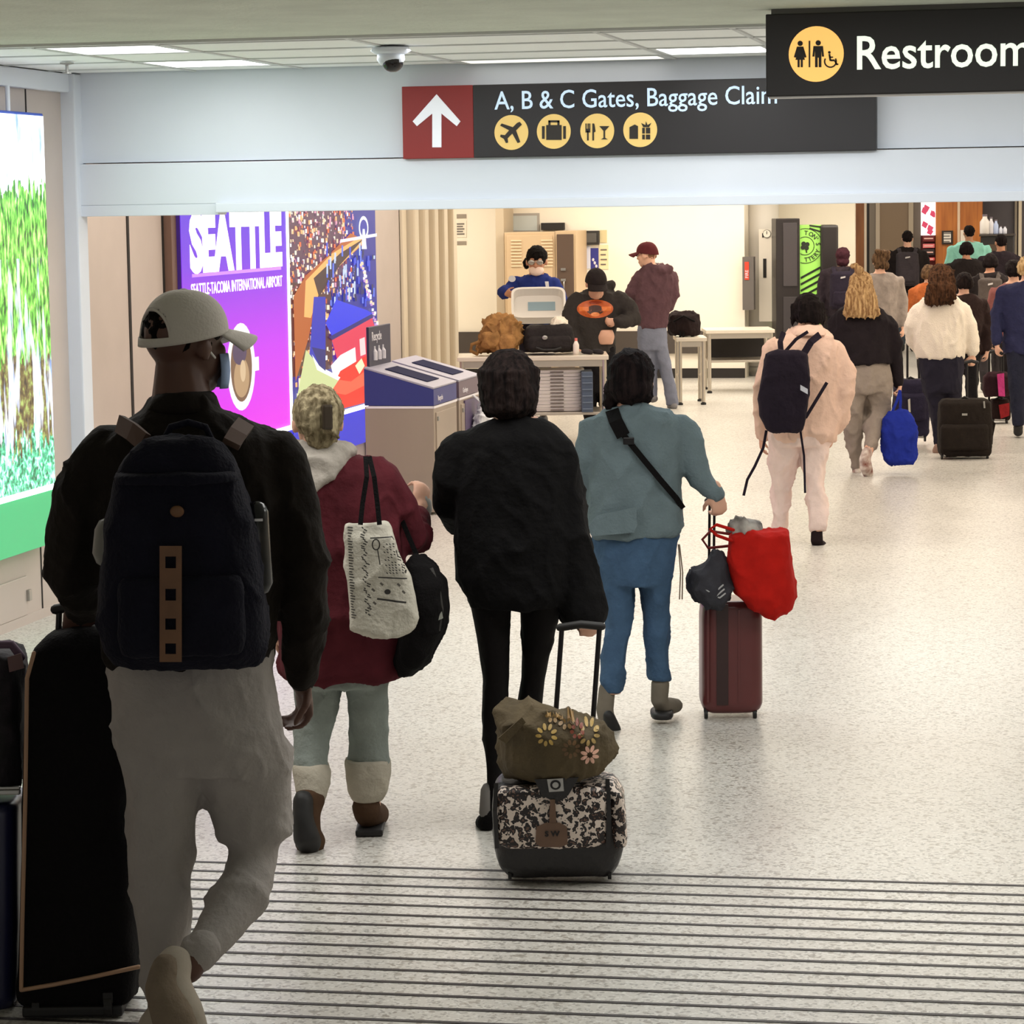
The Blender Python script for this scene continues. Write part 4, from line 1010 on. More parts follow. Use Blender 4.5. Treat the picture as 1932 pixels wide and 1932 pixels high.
for c_ in range(7):
    for k in range(12):
        x = 722 + c_*6 + k*0.5; y = 1030 + k*5
        if R6.random() < 0.7 and x < 745 + (y - 1014)*0.35: pl(seg(x, y, x + 3, y + 2.4, 0.9))
for x, y in ((716, 1104), (748, 1106), (757, 1120), (700, 1115), (693, 1150), (702, 1140)): pl(seg(x, y, x + 5, y + 5, 2.0), (90, 86, 80))
q0 = I.W(700, 1100, -0.12)
bm_pol = [([((x - 700)*I.m, (1100 - y)*I.m) for x, y in pts], c) for pts, c in prn]
WRAP = [(ink('sketch_print', bm_pol, q0, RT, UP, -FH, printm('flat_print'), I.root, gap=0.002, fine=0.02), [o for o in I.root.children if o.name.startswith('bag_body')][0])]
for pts in ([(690, 862, 0.05), (692, 900, -0.0), (684, 950, -0.02), (680, 990, -0.04)], [(697, 862, 0.05), (706, 900, 0.0), (712, 950, -0.02), (716, 990, -0.04)]): strap(I, 'bag_strap', M_sblk, pts, 9, 0.004)
I = Item('duffel_bag', 800, 1270, 9.30, 'black round duffel bag with a pale tag hanging right of the burgundy coat', 'bag')
g = I.g(0)
g.rows([(1047, 775, 795, -0.02, 0.05), (1064, 765, 822, -0.02, 0.10), (1097, 758, 841, -0.02, 0.13), (1143, 752, 849, -0.02, 0.14), (1180, 750, 843, -0.02, 0.14), (1210, 748, 826, -0.02, 0.13), (1245, 745, 812, -0.02, 0.11), (1275, 750, 776, -0.02, 0.07)]); g.done('bag_body', M_sblk, fold=0.008)
plate(I, 'pale_tag', mat('tag_pale', (170, 172, 162), rough=0.8), [(814, 1152), (832, 1146), (836, 1166), (818, 1174)], -0.13, 0.006, I.root, 'pale grey tag')
strap(I, 'shoulder_strap', M_sblk, [(716, 870, 0.02), (742, 940, 0.02), (770, 1010, 0.0), (790, 1056, -0.03)], 9, 0.005)
strap(I, 'trim_band', mat('grey_band', (70, 68, 66), rough=0.7), [(814, 1072, -0.10), (828, 1110, -0.12), (834, 1150, -0.125), (828, 1190, -0.12)], 6, 0.004)
# ---------------------------------------------------------------- woman in black
P = Person(980, 9.45, 'woman all in black with dark bobbed hair and loose long sleeves', M_SKL, vx=0.010, bvx=0.008)
P.head(962, 662, 800, 0.0, yaw=4, neck=(972, 800, 0, 38))
b = B(); X, hh, Q = P.HX, P.hh, P.hq
b.ell(X(0.0, -0.07, 0.62), (0.40*hh, 0.46*hh, 0.42*hh), Q); b.ell(X(0.02, -0.24, 0.40), (0.39*hh, 0.30*hh, 0.34*hh), Q); b.ell(X(0.24, -0.04, 0.30), (0.14*hh, 0.22*hh, 0.26*hh), Q); b.ell(X(-0.24, -0.04, 0.34), (0.14*hh, 0.22*hh, 0.26*hh), Q)
for k in range(40):
    a0 = R5.uniform(-1.7, 1.7); L = R5.uniform(0.15, 0.24)
    b.tube([X(0.40*math.sin(a0)*(1 - 0.1*f), -0.07 - 0.46*math.cos(a0), 0.75 - (0.75 - L)*f) for f in (0, 0.3, 0.6, 1)], [0.008, 0.010, 0.009, 0.004], 6)
b.soft('hair', hairm('dark_brown', (44, 34, 32), (16, 12, 12)), P.root, voxel=0.007, it=1, fold=0.003, freq=30)
M_blk = cloth('black_knit', (14, 13, 14), var=0.2, bump=0.35)
g = P.g()
g.rows([(786, 934, 1024, 0, 0.075), (800, 895, 1050, 0, 0.10), (825, 868, 1075, 0, 0.13), (900, 858, 1085, 0, 0.15), (1020, 857, 1090, 0, 0.16), (1085, 858, 1090, 0, 0.165), (1120, 878, 1080, 0, 0.165), (1142, 885, 1072, 0, 0.15)])
g.tube([(874, 850, 0, 42), (852, 905, 0.0, 40), (848, 950, 0.06, 36), (862, 975, 0.16, 32)])
g.rows([(830, 1040, 1080, 0, 0.08), (900, 1040, 1096, 0, 0.09), (1000, 1042, 1111, 0, 0.10), (1090, 1046, 1129, 0.0, 0.11), (1150, 1052, 1143, -0.02, 0.11), (1172, 1058, 1142, -0.03, 0.10), (1180, 1075, 1125, -0.03, 0.085)])
g.done('cardigan', M_blk, fold=0.010, freq=5)
P.hand(1108, 1150, -0.04, (0.1, 0.0, -1), (-0.2, 1, 0), 1.15, 0.9, thumb=-1)
P.body.tube([P.W(868, 978, 0.17), P.W(880, 975, 0.22)], [0.03, 0.028]); P.hand(884, 972, 0.24, (0.5, 0.8, 0.1), (0, 0, 1), 0.8, 0.9)
M_leg = cloth('black_leggings', (18, 15, 15), var=0.2, bump=0.15)
g = P.g(0.8)
g.rows([(1090, 868, 1074, 0, 0.14), (1132, 886, 1066, 0, 0.14)])
g.rows([(1120, 882, 966, 0.0, 0.115), (1200, 898, 962, 0.0, 0.10), (1280, 910, 962, 0, 0.085), (1350, 907, 958, -0.01, 0.075), (1420, 914, 950, -0.03, 0.06), (1480, 921, 946, -0.05, 0.045), (1530, 918, 944, -0.06, 0.04)])
g.rows([(1120, 981, 1066, 0.0, 0.115), (1200, 984, 1046, 0.02, 0.10), (1280, 982, 1030, 0.04, 0.085), (1350, 970, 1022, 0.05, 0.075), (1430, 976, 1012, 0.06, 0.06), (1510, 980, 1006, 0.06, 0.045), (1530, 980, 1006, 0.06, 0.04)])
g.done('leggings', M_leg, fold=0.004, freq=8)
shoe(P, 'shoe', M_sblk, [(926, 1535, -0.07, 17), (918, 1552, -0.06, 18), (914, 1552, 0.02, 18), (913, 1556, 0.11, 14)])
shoe(P, 'shoe', M_sblk, [(994, 1516, 0.05, 17), (994, 1524, 0.08, 18), (994, 1526, 0.16, 17), (994, 1528, 0.22, 14)])
B().tube([P.W(922, 1490, -0.06), P.W(920, 1535, -0.065)], [0.028, 0.030], 12).build('sock', mat('grey_sock', (120, 116, 112), rough=0.8), P.root, smooth=True)
P.finish()
I = Item('rolling_case', 1055, 1655, 8.72, 'leopard print rolling case with tan leather label pulled by the woman in black', 'suitcase')
def leopard():
    m = bpy.data.materials.new('leopard_print'); m.use_nodes = True
    nt = m.node_tree; b = nt.nodes['Principled BSDF']; L = nt.links
    tc = nt.nodes.new('ShaderNodeTexCoord'); n = nt.nodes.new('ShaderNodeTexNoise'); n.inputs['Scale'].default_value = 45; n.inputs['Detail'].default_value = 2
    L.new(tc.outputs['Object'], n.inputs['Vector'])
    mx = nt.nodes.new('ShaderNodeMix'); mx.data_type = 'RGBA'; mx.blend_type = 'LINEAR_LIGHT'; mx.inputs[0].default_value = 0.022
    L.new(tc.outputs['Object'], mx.inputs[6]); L.new(n.outputs['Color'], mx.inputs[7])
    v = nt.nodes.new('ShaderNodeTexVoronoi'); v.inputs['Scale'].default_value = 52; L.new(mx.outputs[2], v.inputs['Vector'])
    r = nt.nodes.new('ShaderNodeValToRGB'); r.color_ramp.interpolation = 'CONSTANT'; e = r.color_ramp.elements
    e.new(0.5)
    for q, (p_, c) in zip(e, ((0.0, (104, 78, 66)), (0.24, (26, 18, 20)), (0.565, (226, 210, 198)))): q.position = p_; q.color = lin(c)
    L.new(v.outputs['Distance'], r.inputs[0]); L.new(r.outputs[0], b.inputs['Base Color']); b.inputs['Roughness'].default_value = 0.45
    return m
M_leo = leopard()
M_plt = mat('black_leatherette', (28, 24, 25), rough=0.4, var=0.2, bump=0.2)
g = I.g(0)
g.rows([(1466, 940, 1155, 0, 0.10), (1480, 930, 1172, 0, 0.13), (1520, 928, 1180, 0, 0.14), (1590, 930, 1179, 0, 0.145), (1622, 940, 1170, 0, 0.14), (1640, 958, 1158, 0, 0.12)], n=5); g.done('case_body', M_plt, voxel=0.008, fold=0.003)
g = I.g(0)
g.rows([(1482, 945, 1140, -0.13, 0.025), (1492, 938, 1146, -0.14, 0.03), (1560, 937, 1146, -0.145, 0.032), (1588, 940, 1144, -0.145, 0.032), (1598, 960, 1120, -0.14, 0.025)], n=5); g.done('leopard_panel', M_leo, voxel=0.007, fold=0.003)
g = I.g(0)
g.rows([(1466, 1085, 1158, -0.04, 0.10), (1490, 1146, 1176, -0.03, 0.115), (1560, 1150, 1182, -0.02, 0.12), (1585, 1154, 1181, -0.02, 0.115)], n=4); g.done('side_panel', M_leo, voxel=0.008, fold=0.003)
for pts in ([(1146, 1470, -0.13), (1149, 1530, -0.165), (1147, 1600, -0.165)], [(936, 1478, -0.13), (934, 1530, -0.165), (938, 1600, -0.165)]): strap(I, 'edge_trim', M_plt, pts, 8, 0.006)
pk = plate(I, 'flap', M_plt, [(1008, 1470), (1092, 1466), (1072, 1500), (1046, 1512), (1022, 1500)], -0.175, 0.006, I.root)
q = plate(I, 'metal_plaque', M_steel, [(1032, 1470), (1062, 1468), (1064, 1492), (1036, 1494)], -0.185, 0.004, I.root, 'square chrome emblem plaque')
ring_ = [(1048 + 10*math.cos(2*math.pi*k/20), 1481 + 9*math.sin(2*math.pi*k/20)) for k in range(20)]
plate(I, 'emblem_ring', M_BLKM, ring_, -0.191, 0.002, q)
plate(I, 'emblem_disc', M_steel, [(1048 + 6*math.cos(2*math.pi*k/16), 1481 + 5.5*math.sin(2*math.pi*k/16)) for k in range(16)], -0.194, 0.002, q)
M_tl = mat('tan_leather', (112, 84, 66), rough=0.55, var=0.15, vscale=20)
q = plate(I, 'leather_label', M_tl, [(1012, 1560), (1030, 1552), (1056, 1552), (1070, 1560), (1071, 1592), (1058, 1598), (1018, 1597), (1010, 1588)], -0.182, 0.005, I.root, 'tan leather label with dark lettering')
text('lettering', 'S W', 14*I.m, I.W(1028, 1578, -0.189), RT, UP, M_BLKM, q, 0.0008, 1.1, 0.0008)
text('lettering', 'LONDON', 0.01, I.W(1020, 1590, -0.189), RT, UP, M_BLKM, q, 0.0008) if False else None
plate(I, 'label_strap', M_tl, [(1038, 1508), (1047, 1508), (1050, 1552), (1036, 1552)], -0.182, 0.004, I.root)
for x in (962, 1150):
    for d in (-0.10, 0.10): I.wheel(x, 1650, d, 9)
B().mm(-Vector((0.13, 0.016, 0.02)), Vector((0.13, 0.016, 0.012)), 0.006).build('kick_bar', M_steel, I.root).location = Q @ Vector((0, -0.11, 0.055)) + Vector((0.0, 0, 0))
for o_ in I.root.children:
    if o_.name.startswith('kick_bar'): o_.rotation_euler = (0, 0, YAW)
for a_, b_ in (((1060, 1186, 0.10), (1046, 1350, 0.06)), ((1131, 1186, 0.10), (1117, 1360, 0.06))):
    I.rod('handle_rod', M_BLKM, a_, (b_[0] - 6, 1470, 0.04), 5)
B().tube([I.W(1056, 1184, 0.10), I.W(1096, 1178, 0.10), I.W(1136, 1182, 0.10)], 0.013, 10).build('handle_grip', M_RUB, I.root, smooth=True)
I = Item('tote_bag', 1050, 1462, 8.66, 'olive bag with yellow flower print lying on the leopard rolling case', 'bag')
M_olv = mat('olive_canvas', (92, 78, 52), rough=0.8, var=0.35, vscale=9, bump=0.3)
g = I.g(0)
g.rows([(1326, 948, 1030, 0, 0.04), (1340, 936, 1068, 0, 0.08), (1358, 935, 1128, 0, 0.11), (1380, 938, 1160, 0, 0.13), (1410, 941, 1163, 0, 0.135), (1440, 945, 1148, 0, 0.13), (1456, 952, 1138, 0, 0.11), (1462, 965, 1128, 0, 0.09)]); g.done('bag_body', M_olv, voxel=0.008, fold=0.012, freq=8)
fl_ = []
def petal(cx, cy, ang, r0, r1, w, c):
    ca, sa = math.cos(ang), math.sin(ang); mx, my = cx + ca*(r0+r1)/2, cy + sa*(r0+r1)/2; L = (r1-r0)/2
    fl_.append(([(mx + ca*L*math.cos(a) - sa*w*math.sin(a), my + sa*L*math.cos(a) + ca*w*math.sin(a)) for a in [2*math.pi*k/12 for k in range(12)]], c))
for cx, cy, n_, r1, c in ((1032, 1385, 9, 21, (190, 158, 84)), (1070, 1360, 8, 17, (150, 118, 70)), (1112, 1385, 9, 22, (176, 148, 90)), (1045, 1350, 7, 15, (160, 128, 76)), (1078, 1410, 9, 18, (104, 76, 46)), (1090, 1378, 7, 14, (126, 62, 44))):
    for k in range(n_): petal(cx, cy, 2*math.pi*k/n_ + 0.3, r1*0.45, r1, 3.4, c)
for k in range(8): petal(1113, 1423, 2*math.pi*k/8 + 0.4, 5, 19, 3.6, (222, 172, 150))
bmp = B()
bm_ = [([((x - 1050)*I.m, (1390 - y)*I.m) for x, y in pts], c) for pts, c in fl_]
flo = ink('flower_print', bm_, I.W(1050, 1400, -0.20), RT, UP, -FH, printm('flat_print'), I.root, gap=0.004, fine=0.012)
WRAP.append((flo, [o for o in I.root.children if o.name.startswith('bag_body')][0]))
plate(I, 'bag_flap', M_olv, [(940, 1392), (985, 1352), (992, 1362), (955, 1402)], -0.115, 0.01, I.root)
# ---------------------------------------------------------------- woman in blue-grey jacket
P = Person(1200, 11.35, 'woman in grey-blue jacket and blue jeans with black crossbody strap pulling a burgundy case', M_SKL, vx=0.010, bvx=0.009)
P.head(1192, 664, 772, 0.0, yaw=12, neck=(1192, 774, 0, 30))
b = B(); X, hh, Q = P.HX, P.hh, P.hq
b.ell(X(0.0, -0.07, 0.63), (0.41*hh, 0.46*hh, 0.44*hh), Q); b.ell(X(0.0, -0.22, 0.42), (0.40*hh, 0.32*hh, 0.34*hh), Q); b.ell(X(0.24, 0.0, 0.34), (0.14*hh, 0.24*hh, 0.28*hh), Q); b.ell(X(-0.26, 0.0, 0.32), (0.14*hh, 0.24*hh, 0.30*hh), Q)
b.tube([X(-0.34, -0.12, 0.4), X(-0.38, -0.14, 0.1), X(-0.34, -0.16, -0.12)], [0.03, 0.028, 0.012], 8)
b.soft('hair', hairm('black_brown', (40, 30, 30), (14, 10, 12)), P.root, voxel=0.009, it=2, fold=0.005, freq=25)
M_bj = cloth('blue_grey_wool', (112, 128, 134), var=0.15, bump=0.35, bscale=90)
g = P.g()
g.rows([(762, 1166, 1226, 0, 0.07), (772, 1142, 1252, 0, 0.09), (790, 1118, 1284, 0, 0.12), (830, 1112, 1290, 0, 0.14), (900, 1112, 1284, 0, 0.15), (960, 1106, 1290, 0, 0.16), (995, 1108, 1288, 0, 0.165), (1010, 1114, 1280, 0, 0.16)])
g.tube([(1120, 812, 0, 28), (1106, 860, 0.0, 27), (1098, 910, 0.06, 25), (1104, 930, 0.16, 22)])
g.tube([(1284, 806, 0, 30), (1304, 860, 0.0, 29), (1322, 905, -0.01, 25), (1345, 926, -0.02, 19), (1352, 932, -0.02, 18)])
g.done('jacket', M_bj, fold=0.009, freq=6)
g = P.g(0); g.rows([(757, 1168, 1222, 0, 0.075), (770, 1160, 1230, 0, 0.085), (778, 1154, 1236, 0, 0.09)], inner=False); g.done('collar', M_bj, fold=0.003)
q = plate(P, 'pocket_flap', M_bj, [(1126, 972), (1200, 956), (1202, 990), (1196, 1004), (1116, 1011), (1108, 995)], -0.182, 0.014, P.root)
P.hand(1352, 928, -0.02, (0.15, 0.0, -1), (-0.3, 0.9, 0), 1.1, 0.92, thumb=-1)
P.body.tube([P.W(1106, 932, 0.17), P.W(1112, 930, 0.22)], [0.028, 0.026]); P.hand(1114, 929, 0.24, (0.4, 0.9, 0.1), (0, 0, 1), 0.7, 0.9)
strap(P, 'crossbody_strap', M_sblk, [(1155, 775, -0.06), (1162, 795, -0.13), (1176, 822, -0.155)], 26, 0.006)
strap(P, 'crossbody_strap', M_sblk, [(1176, 820, -0.158), (1215, 868, -0.168), (1250, 910, -0.165), (1276, 940, -0.12), (1288, 958, -0.05)], 11, 0.004)
B().box(P.W(1186, 832, -0.168), (0.045, 0.01, 0.03), 0.004, P.Q).build('strap_buckle', M_BLKM, P.root)
M_jn = cloth('blue_denim', (72, 98, 128), var=0.2, bump=0.3, bscale=70)
g = P.g(0.8)
g.rows([(985, 1114, 1280, 0, 0.145), (1040, 1121, 1277, 0, 0.15), (1100, 1132, 1267, 0, 0.14)])
g.rows([(1085, 1131, 1200, 0, 0.12), (1137, 1139, 1194, 0.0, 0.10), (1185, 1144, 1190, -0.01, 0.085), (1230, 1136, 1184, -0.04, 0.075), (1286, 1129, 1178, -0.08, 0.07), (1308, 1140, 1176, -0.09, 0.06)])
g.rows([(1085, 1204, 1268, 0, 0.12), (1137, 1211, 1264, 0.02, 0.10), (1185, 1215, 1262, 0.03, 0.085), (1240, 1219, 1264, 0.03, 0.075), (1284, 1222, 1266, 0.02, 0.07)])
g.done('jeans', M_jn, fold=0.007, freq=8)
M_gb = cloth('grey_boot', (122, 114, 102), var=0.12, bump=0.1)
shoe(P, 'boot', M_gb, [(1146, 1296, -0.09, 16), (1141, 1340, -0.12, 17), (1146, 1362, -0.14, 17), (1152, 1380, -0.10, 19)])
g = P.g(0); g.tube([(1148, 1350, -0.175, 12), (1158, 1378, -0.15, 15), (1160, 1388, -0.12, 14)], inner=False); g.done('boot_sole', M_RUB, fold=0)
shoe(P, 'boot', M_gb, [(1246, 1288, 0.0, 18), (1244, 1322, 0.0, 17), (1250, 1332, 0.02, 17), (1264, 1332, 0.08, 17), (1276, 1331, 0.14, 14)])
g = P.g(0); g.rows([(1338, 1226, 1272, 0.03, 0.10), (1352, 1227, 1270, 0.03, 0.10)], n=3, inner=False); g.done('boot_sole', M_RUB, fold=0)
for k in (0, 1): B().tube([P.W(1280 + 2*k, 1028, -0.05), P.W(1284 + 4*k, 1080, -0.06), P.W(1282 + 5*k, 1130, -0.06)], 0.003, 6).build('drawstring', mat('cord', (120, 106, 92), rough=0.8), P.root)
P.finish()
I = Item('suitcase', 1378, 1352, 11.5, 'burgundy hard-shell suitcase with dark centre stripe under red tote bag', 'suitcase')
M_bs = mat('burgundy_shell', (96, 44, 44), rough=0.3, var=0.12, vscale=6, spec=0.5)
g = I.g(0)
g.rows([(1128, 1332, 1425, 0, 0.10), (1138, 1322, 1434, 0, 0.12), (1160, 1320, 1436, 0, 0.125), (1320, 1320, 1437, 0, 0.125), (1332, 1324, 1432, 0, 0.115), (1338, 1336, 1420, 0, 0.1)], n=6); sh_ = g.done('shell', M_bs, voxel=0.007, fold=0.0)
plate(I, 'centre_stripe', mat('stripe_dark', (48, 26, 26), rough=0.4), [(1352, 1140), (1374, 1140), (1374, 1330), (1352, 1330)], -0.122, 0.006, I.root)
for x in (1334, 1392): plate(I, 'shell_rib', M_bs, [(x, 1150), (x + 4, 1150), (x + 4, 1325), (x, 1325)], -0.12, 0.008, I.root)
for x in (1332, 1424):
    for d in (-0.09, 0.09): I.wheel(x, 1347, d, 9)
for x in (1339, 1348): I.rod('handle_rod', M_BLKM, (x, 944, -0.02), (x - 2, 1132, -0.02), 2.6)
B().tube([I.W(1334, 945, -0.02), I.W(1343, 942, -0.02), I.W(1352, 945, -0.02)], 0.013, 8).build('handle_grip', M_RUB, I.root, smooth=True)
I = Item('tote_bag', 1450, 1165, 11.33, 'bright red open tote bag leaning on burgundy suitcase handle', 'bag')
M_rd = cloth('red_fabric', (190, 30, 22), var=0.2, bump=0.25)
g = I.g(0)
g.rows([(1002, 1380, 1484, 0, 0.04), (1010, 1374, 1486, 0, 0.07), (1040, 1374, 1490, 0, 0.10), (1080, 1376, 1497, 0, 0.11), (1120, 1384, 1502, 0, 0.11), (1135, 1402, 1499, 0, 0.10), (1152, 1424, 1494, 0, 0.08), (1167, 1443, 1462, 0, 0.05)], n=3); g.done('bag_body', M_rd, voxel=0.008, fold=0.009)
B().tube([I.W(x, y, -0.06) for x, y in ((1380, 1020), (1352, 1010), (1340, 998), (1352, 990), (1384, 1000))], 0.007, 8).build('bag_handle', M_rd, I.root, smooth=True)
B().tube([I.W(x, y, 0.03) for x, y in ((1375, 1030), (1336, 1034), (1325, 1018), (1340, 1002), (1380, 1008))], 0.006, 8).build('bag_handle', mat('dark_red', (110, 20, 18), rough=0.7), I.root, smooth=True)
I = Item('folded_cloth', 1408, 1002, 11.36, 'grey and white bundle of clothing sticking out of the red tote', 'clothing')
g = I.g(0); g.rows([(977, 1388, 1422, 0, 0.03), (986, 1378, 1432, 0, 0.06), (1002, 1376, 1440, 0, 0.07), (1010, 1380, 1436, 0, 0.06)]); g.done('bundle', mat('grey_white', (190, 184, 176), rough=0.8, rgb2=(60, 52, 48), vscale=9), fold=0.014, freq=14)
I = Item('jacket_bundle', 1340, 1138, 11.34, 'dark grey bundled jacket hanging on the burgundy suitcase handle', 'clothing')
g = I.g(0); g.rows([(1040, 1346, 1366, 0, 0.04), (1060, 1326, 1376, 0, 0.08), (1084, 1302, 1380, 0, 0.10), (1110, 1300, 1380, 0, 0.11), (1128, 1314, 1377, 0, 0.10), (1142, 1332, 1368, 0, 0.07)]); g.done('bundle', cloth('charcoal', (62, 62, 68), var=0.25, bump=0.3), voxel=0.008, fold=0.014, freq=9)
for k in range(3): B().tube([I.W(1330 + 8*k, 1112 + 6*k, -0.10), I.W(1346 + 6*k, 1120 + 4*k, -0.115), I.W(1364 + 2*k, 1104 + 8*k, -0.10)], 0.004, 6).build('drawcord', mat('cord_pale', (170, 170, 172), rough=0.6), I.root, smooth=True)
# ================================================================ HALL: walkers beyond the header
# ---------------------------------------------------------------- peach jacket
P = Person(1510, 17.4, 'person in peach jacket and pale pink trousers walking away, dark hair', M_SKL, vx=0.012, bvx=0.010)
P.head(1524, 556, 622, 0.06, yaw=5, pitch=-12, neck=(1520, 632, 0.02, 20))
b = B(); X, hh, Q = P.HX, P.hh, P.hq
b.ell(X(0.0, -0.06, 0.62), (0.42*hh, 0.46*hh, 0.44*hh), Q); b.ell(X(0, -0.2, 0.38), (0.40*hh, 0.34*hh, 0.30*hh), Q)
for k in range(16):
    a0 = R5.uniform(-1.6, 1.6); b.tube([X(0.44*math.sin(a0), -0.06 - 0.46*math.cos(a0), 0.7 - 0.6*f + 0.02*math.sin(9*f + k)) for f in (0, .4, .8, 1)], [.012, .016, .014, .006], 6)
b.soft('hair', hairm('near_black', (34, 26, 26), (14, 10, 11)), P.root, voxel=0.010, it=1, fold=0.004, freq=25)
M_pch = cloth('peach', (232, 198, 180), var=0.08, bump=0.3)
g = P.g()
g.rows([(622, 1500, 1545, 0.02, 0.08), (634, 1476, 1566, 0.0, 0.11), (655, 1453, 1584, 0, 0.14), (690, 1442, 1589, 0, 0.16), (740, 1440, 1584, 0, 0.165), (780, 1444, 1582, 0, 0.165), (815, 1446, 1578, 0, 0.16), (830, 1452, 1570, 0, 0.15)])
g.tube([(1576, 658, 0, 20), (1586, 700, 0.0, 21), (1588, 742, -0.02, 21), (1582, 780, 0.0, 18), (1572, 812, 0.02, 14)])
g.tube([(1456, 660, 0, 20), (1442, 710, 0.0, 20), (1436, 770, 0.02, 18), (1436, 815, 0.05, 15)])
g.done('jacket', M_pch, fold=0.018, freq=5)
g = P.g(0); g.rows([(612, 1502, 1550, 0.03, 0.09), (624, 1496, 1556, 0.0, 0.11), (634, 1490, 1560, -0.02, 0.11)], inner=False); g.done('jacket_collar', M_pch, fold=0.006)
P.hand(1570, 814, 0.02, (-0.1, 0.2, -1), (-0.9, 0, 0), 0.6, 0.95, thumb=-1); P.hand(1437, 820, 0.06, (0, 0.2, -1), (0.9, 0, 0), 0.5, 0.95)
M_pnk = cloth('pale_pink', (240, 216, 208), var=0.07, bump=0.25)
g = P.g(0.75)
g.rows([(800, 1448, 1578, 0, 0.15), (838, 1450, 1568, 0, 0.15)])
g.rows([(830, 1450, 1510, 0, 0.12), (880, 1451, 1506, 0.03, 0.11), (917, 1455, 1495, 0.06, 0.095), (970, 1457, 1488, 0.08, 0.08), (1005, 1458, 1484, 0.08, 0.07), (1022, 1460, 1484, 0.08, 0.06)])
g.rows([(830, 1508, 1566, 0, 0.12), (880, 1512, 1556, -0.03, 0.11), (915, 1521, 1553, -0.06, 0.095), (957, 1523, 1562, -0.09, 0.09), (988, 1527, 1561, -0.12, 0.08), (1002, 1530, 1556, -0.13, 0.06)])
g.done('trousers', M_pnk, fold=0.012, freq=8)
M_bbt = cloth('black_boot', (36, 26, 28), var=0.15, bump=0.1)
shoe(P, 'boot', M_bbt, [(1541, 1000, -0.13, 11), (1541, 1020, -0.15, 12), (1544, 1029, -0.12, 12), (1550, 1030, -0.04, 11)])
shoe(P, 'boot', M_bbt, [(1472, 1018, 0.08, 11), (1472, 1026, 0.10, 11), (1470, 1026, 0.18, 11), (1469, 1026, 0.25, 9)])
P.finish()
I = Item('backpack', 1480, 815, 17.4 - 0.21, 'black backpack with hanging strap on the person in peach jacket', 'backpack')
M_bk2 = cloth('black_violet', (34, 28, 40), var=0.15, bump=0.3)
g = I.g(0)
g.rows([(660, 1462, 1505, -0.08, 0.05), (668, 1446, 1522, -0.08, 0.08), (700, 1438, 1527, -0.08, 0.10), (745, 1431, 1526, -0.08, 0.11), (785, 1432, 1521, -0.08, 0.11), (810, 1446, 1513, -0.08, 0.09), (816, 1456, 1504, -0.08, 0.06)], n=3); g.done('bag_body', M_bk2, fold=0.005)
strap(I, 'shoulder_strap', M_bk2, [(1478, 628, 0.06), (1472, 645, -0.02), (1474, 668, -0.06)], 10, 0.006)
strap(I, 'shoulder_strap', M_bk2, [(1546, 632, 0.06), (1530, 645, -0.02), (1516, 668, -0.06)], 13, 0.006)
strap(I, 'cross_strap', M_bk2, [(1480, 665, -0.07), (1502, 640, -0.03), (1524, 626, 0.0)], 6, 0.005)
strap(I, 'hanging_strap', M_bk2, [(1446, 812, -0.06), (1440, 845, -0.08), (1424, 880, -0.08), (1410, 905, -0.08), (1403, 935, -0.07)], 5, 0.004)
strap(I, 'hanging_strap', M_bk2, [(1510, 812, -0.06), (1517, 860, -0.07), (1519, 930, -0.07)], 4, 0.004)
strap(I, 'sling_strap', M_bk2, [(1520, 788, -0.10), (1540, 755, -0.05), (1560, 722, 0.0)], 6, 0.005)
plate(I, 'side_tag', mat('tag_pale2', (200, 205, 220), rough=0.6), [(1510, 726), (1524, 734), (1524, 744), (1510, 736)], -0.19, 0.004, I.root)
# ---------------------------------------------------------------- blond walker
P = Person(1640, 21.9, 'woman with wavy blond half-up hair, black top and baggy grey trousers', M_SKL, vx=0.013, bvx=0.011)
P.head(1624, 513, 569, 0.0, yaw=8, neck=(1626, 578, 0, 16))
b = B(); X, hh, Q = P.HX, P.hh, P.hq
b.ell(X(0, -0.08, 0.64), (0.40*hh, 0.44*hh, 0.40*hh), Q); b.ell(X(-0.05, -0.32, 1.05), (0.16*hh, 0.15*hh, 0.17*hh), Q); b.ell(X(-0.2, -0.34, 1.20), (0.16*hh, 0.10*hh, 0.10*hh), Q)
g = P.g(0); g.b = b
g.rows([(530, 1606, 1642, -0.09, 0.06), (555, 1600, 1648, -0.11, 0.07), (575, 1594, 1656, -0.13, 0.07), (592, 1590, 1662, -0.14, 0.06), (598, 1596, 1656, -0.14, 0.05)], inner=False)
for k in range(26):
    x0 = R5.uniform(1606, 1642); x1 = 1625 + (x0 - 1624)*2.0; ln = R5.uniform(590, 606); ph = R5.uniform(0, 6)
    b.tube([P.W(x0 + (x1 - x0)*f + 2.2*math.sin(ph + 9*f)*f, 522 + (ln - 522)*f, -0.10 - 0.09*math.sin(f*2.2) - 0.015*math.cos(ph + 9*f)) for f in (0, .2, .4, .55, .7, .85, 1)], [.008, .011, .012, .013, .013, .011, .005], 6)
b.soft('hair', hairm('blond', (214, 178, 128), (128, 92, 60)), P.root, voxel=0.009, it=1, fold=0.004, freq=30)
M_bt = cloth('black_top', (36, 30, 34), var=0.2, bump=0.35)
g = P.g()
g.rows([(572, 1604, 1648, 0, 0.08), (584, 1582, 1668, 0, 0.11), (605, 1568, 1680, 0, 0.14), (640, 1572, 1682, 0, 0.15), (668, 1583, 1680, 0, 0.165), (686, 1586, 1680, 0, 0.165)])
g.tube([(1674, 606, 0, 15), (1686, 640, 0, 15), (1692, 680, 0.02, 13), (1696, 722, 0.03, 10)])
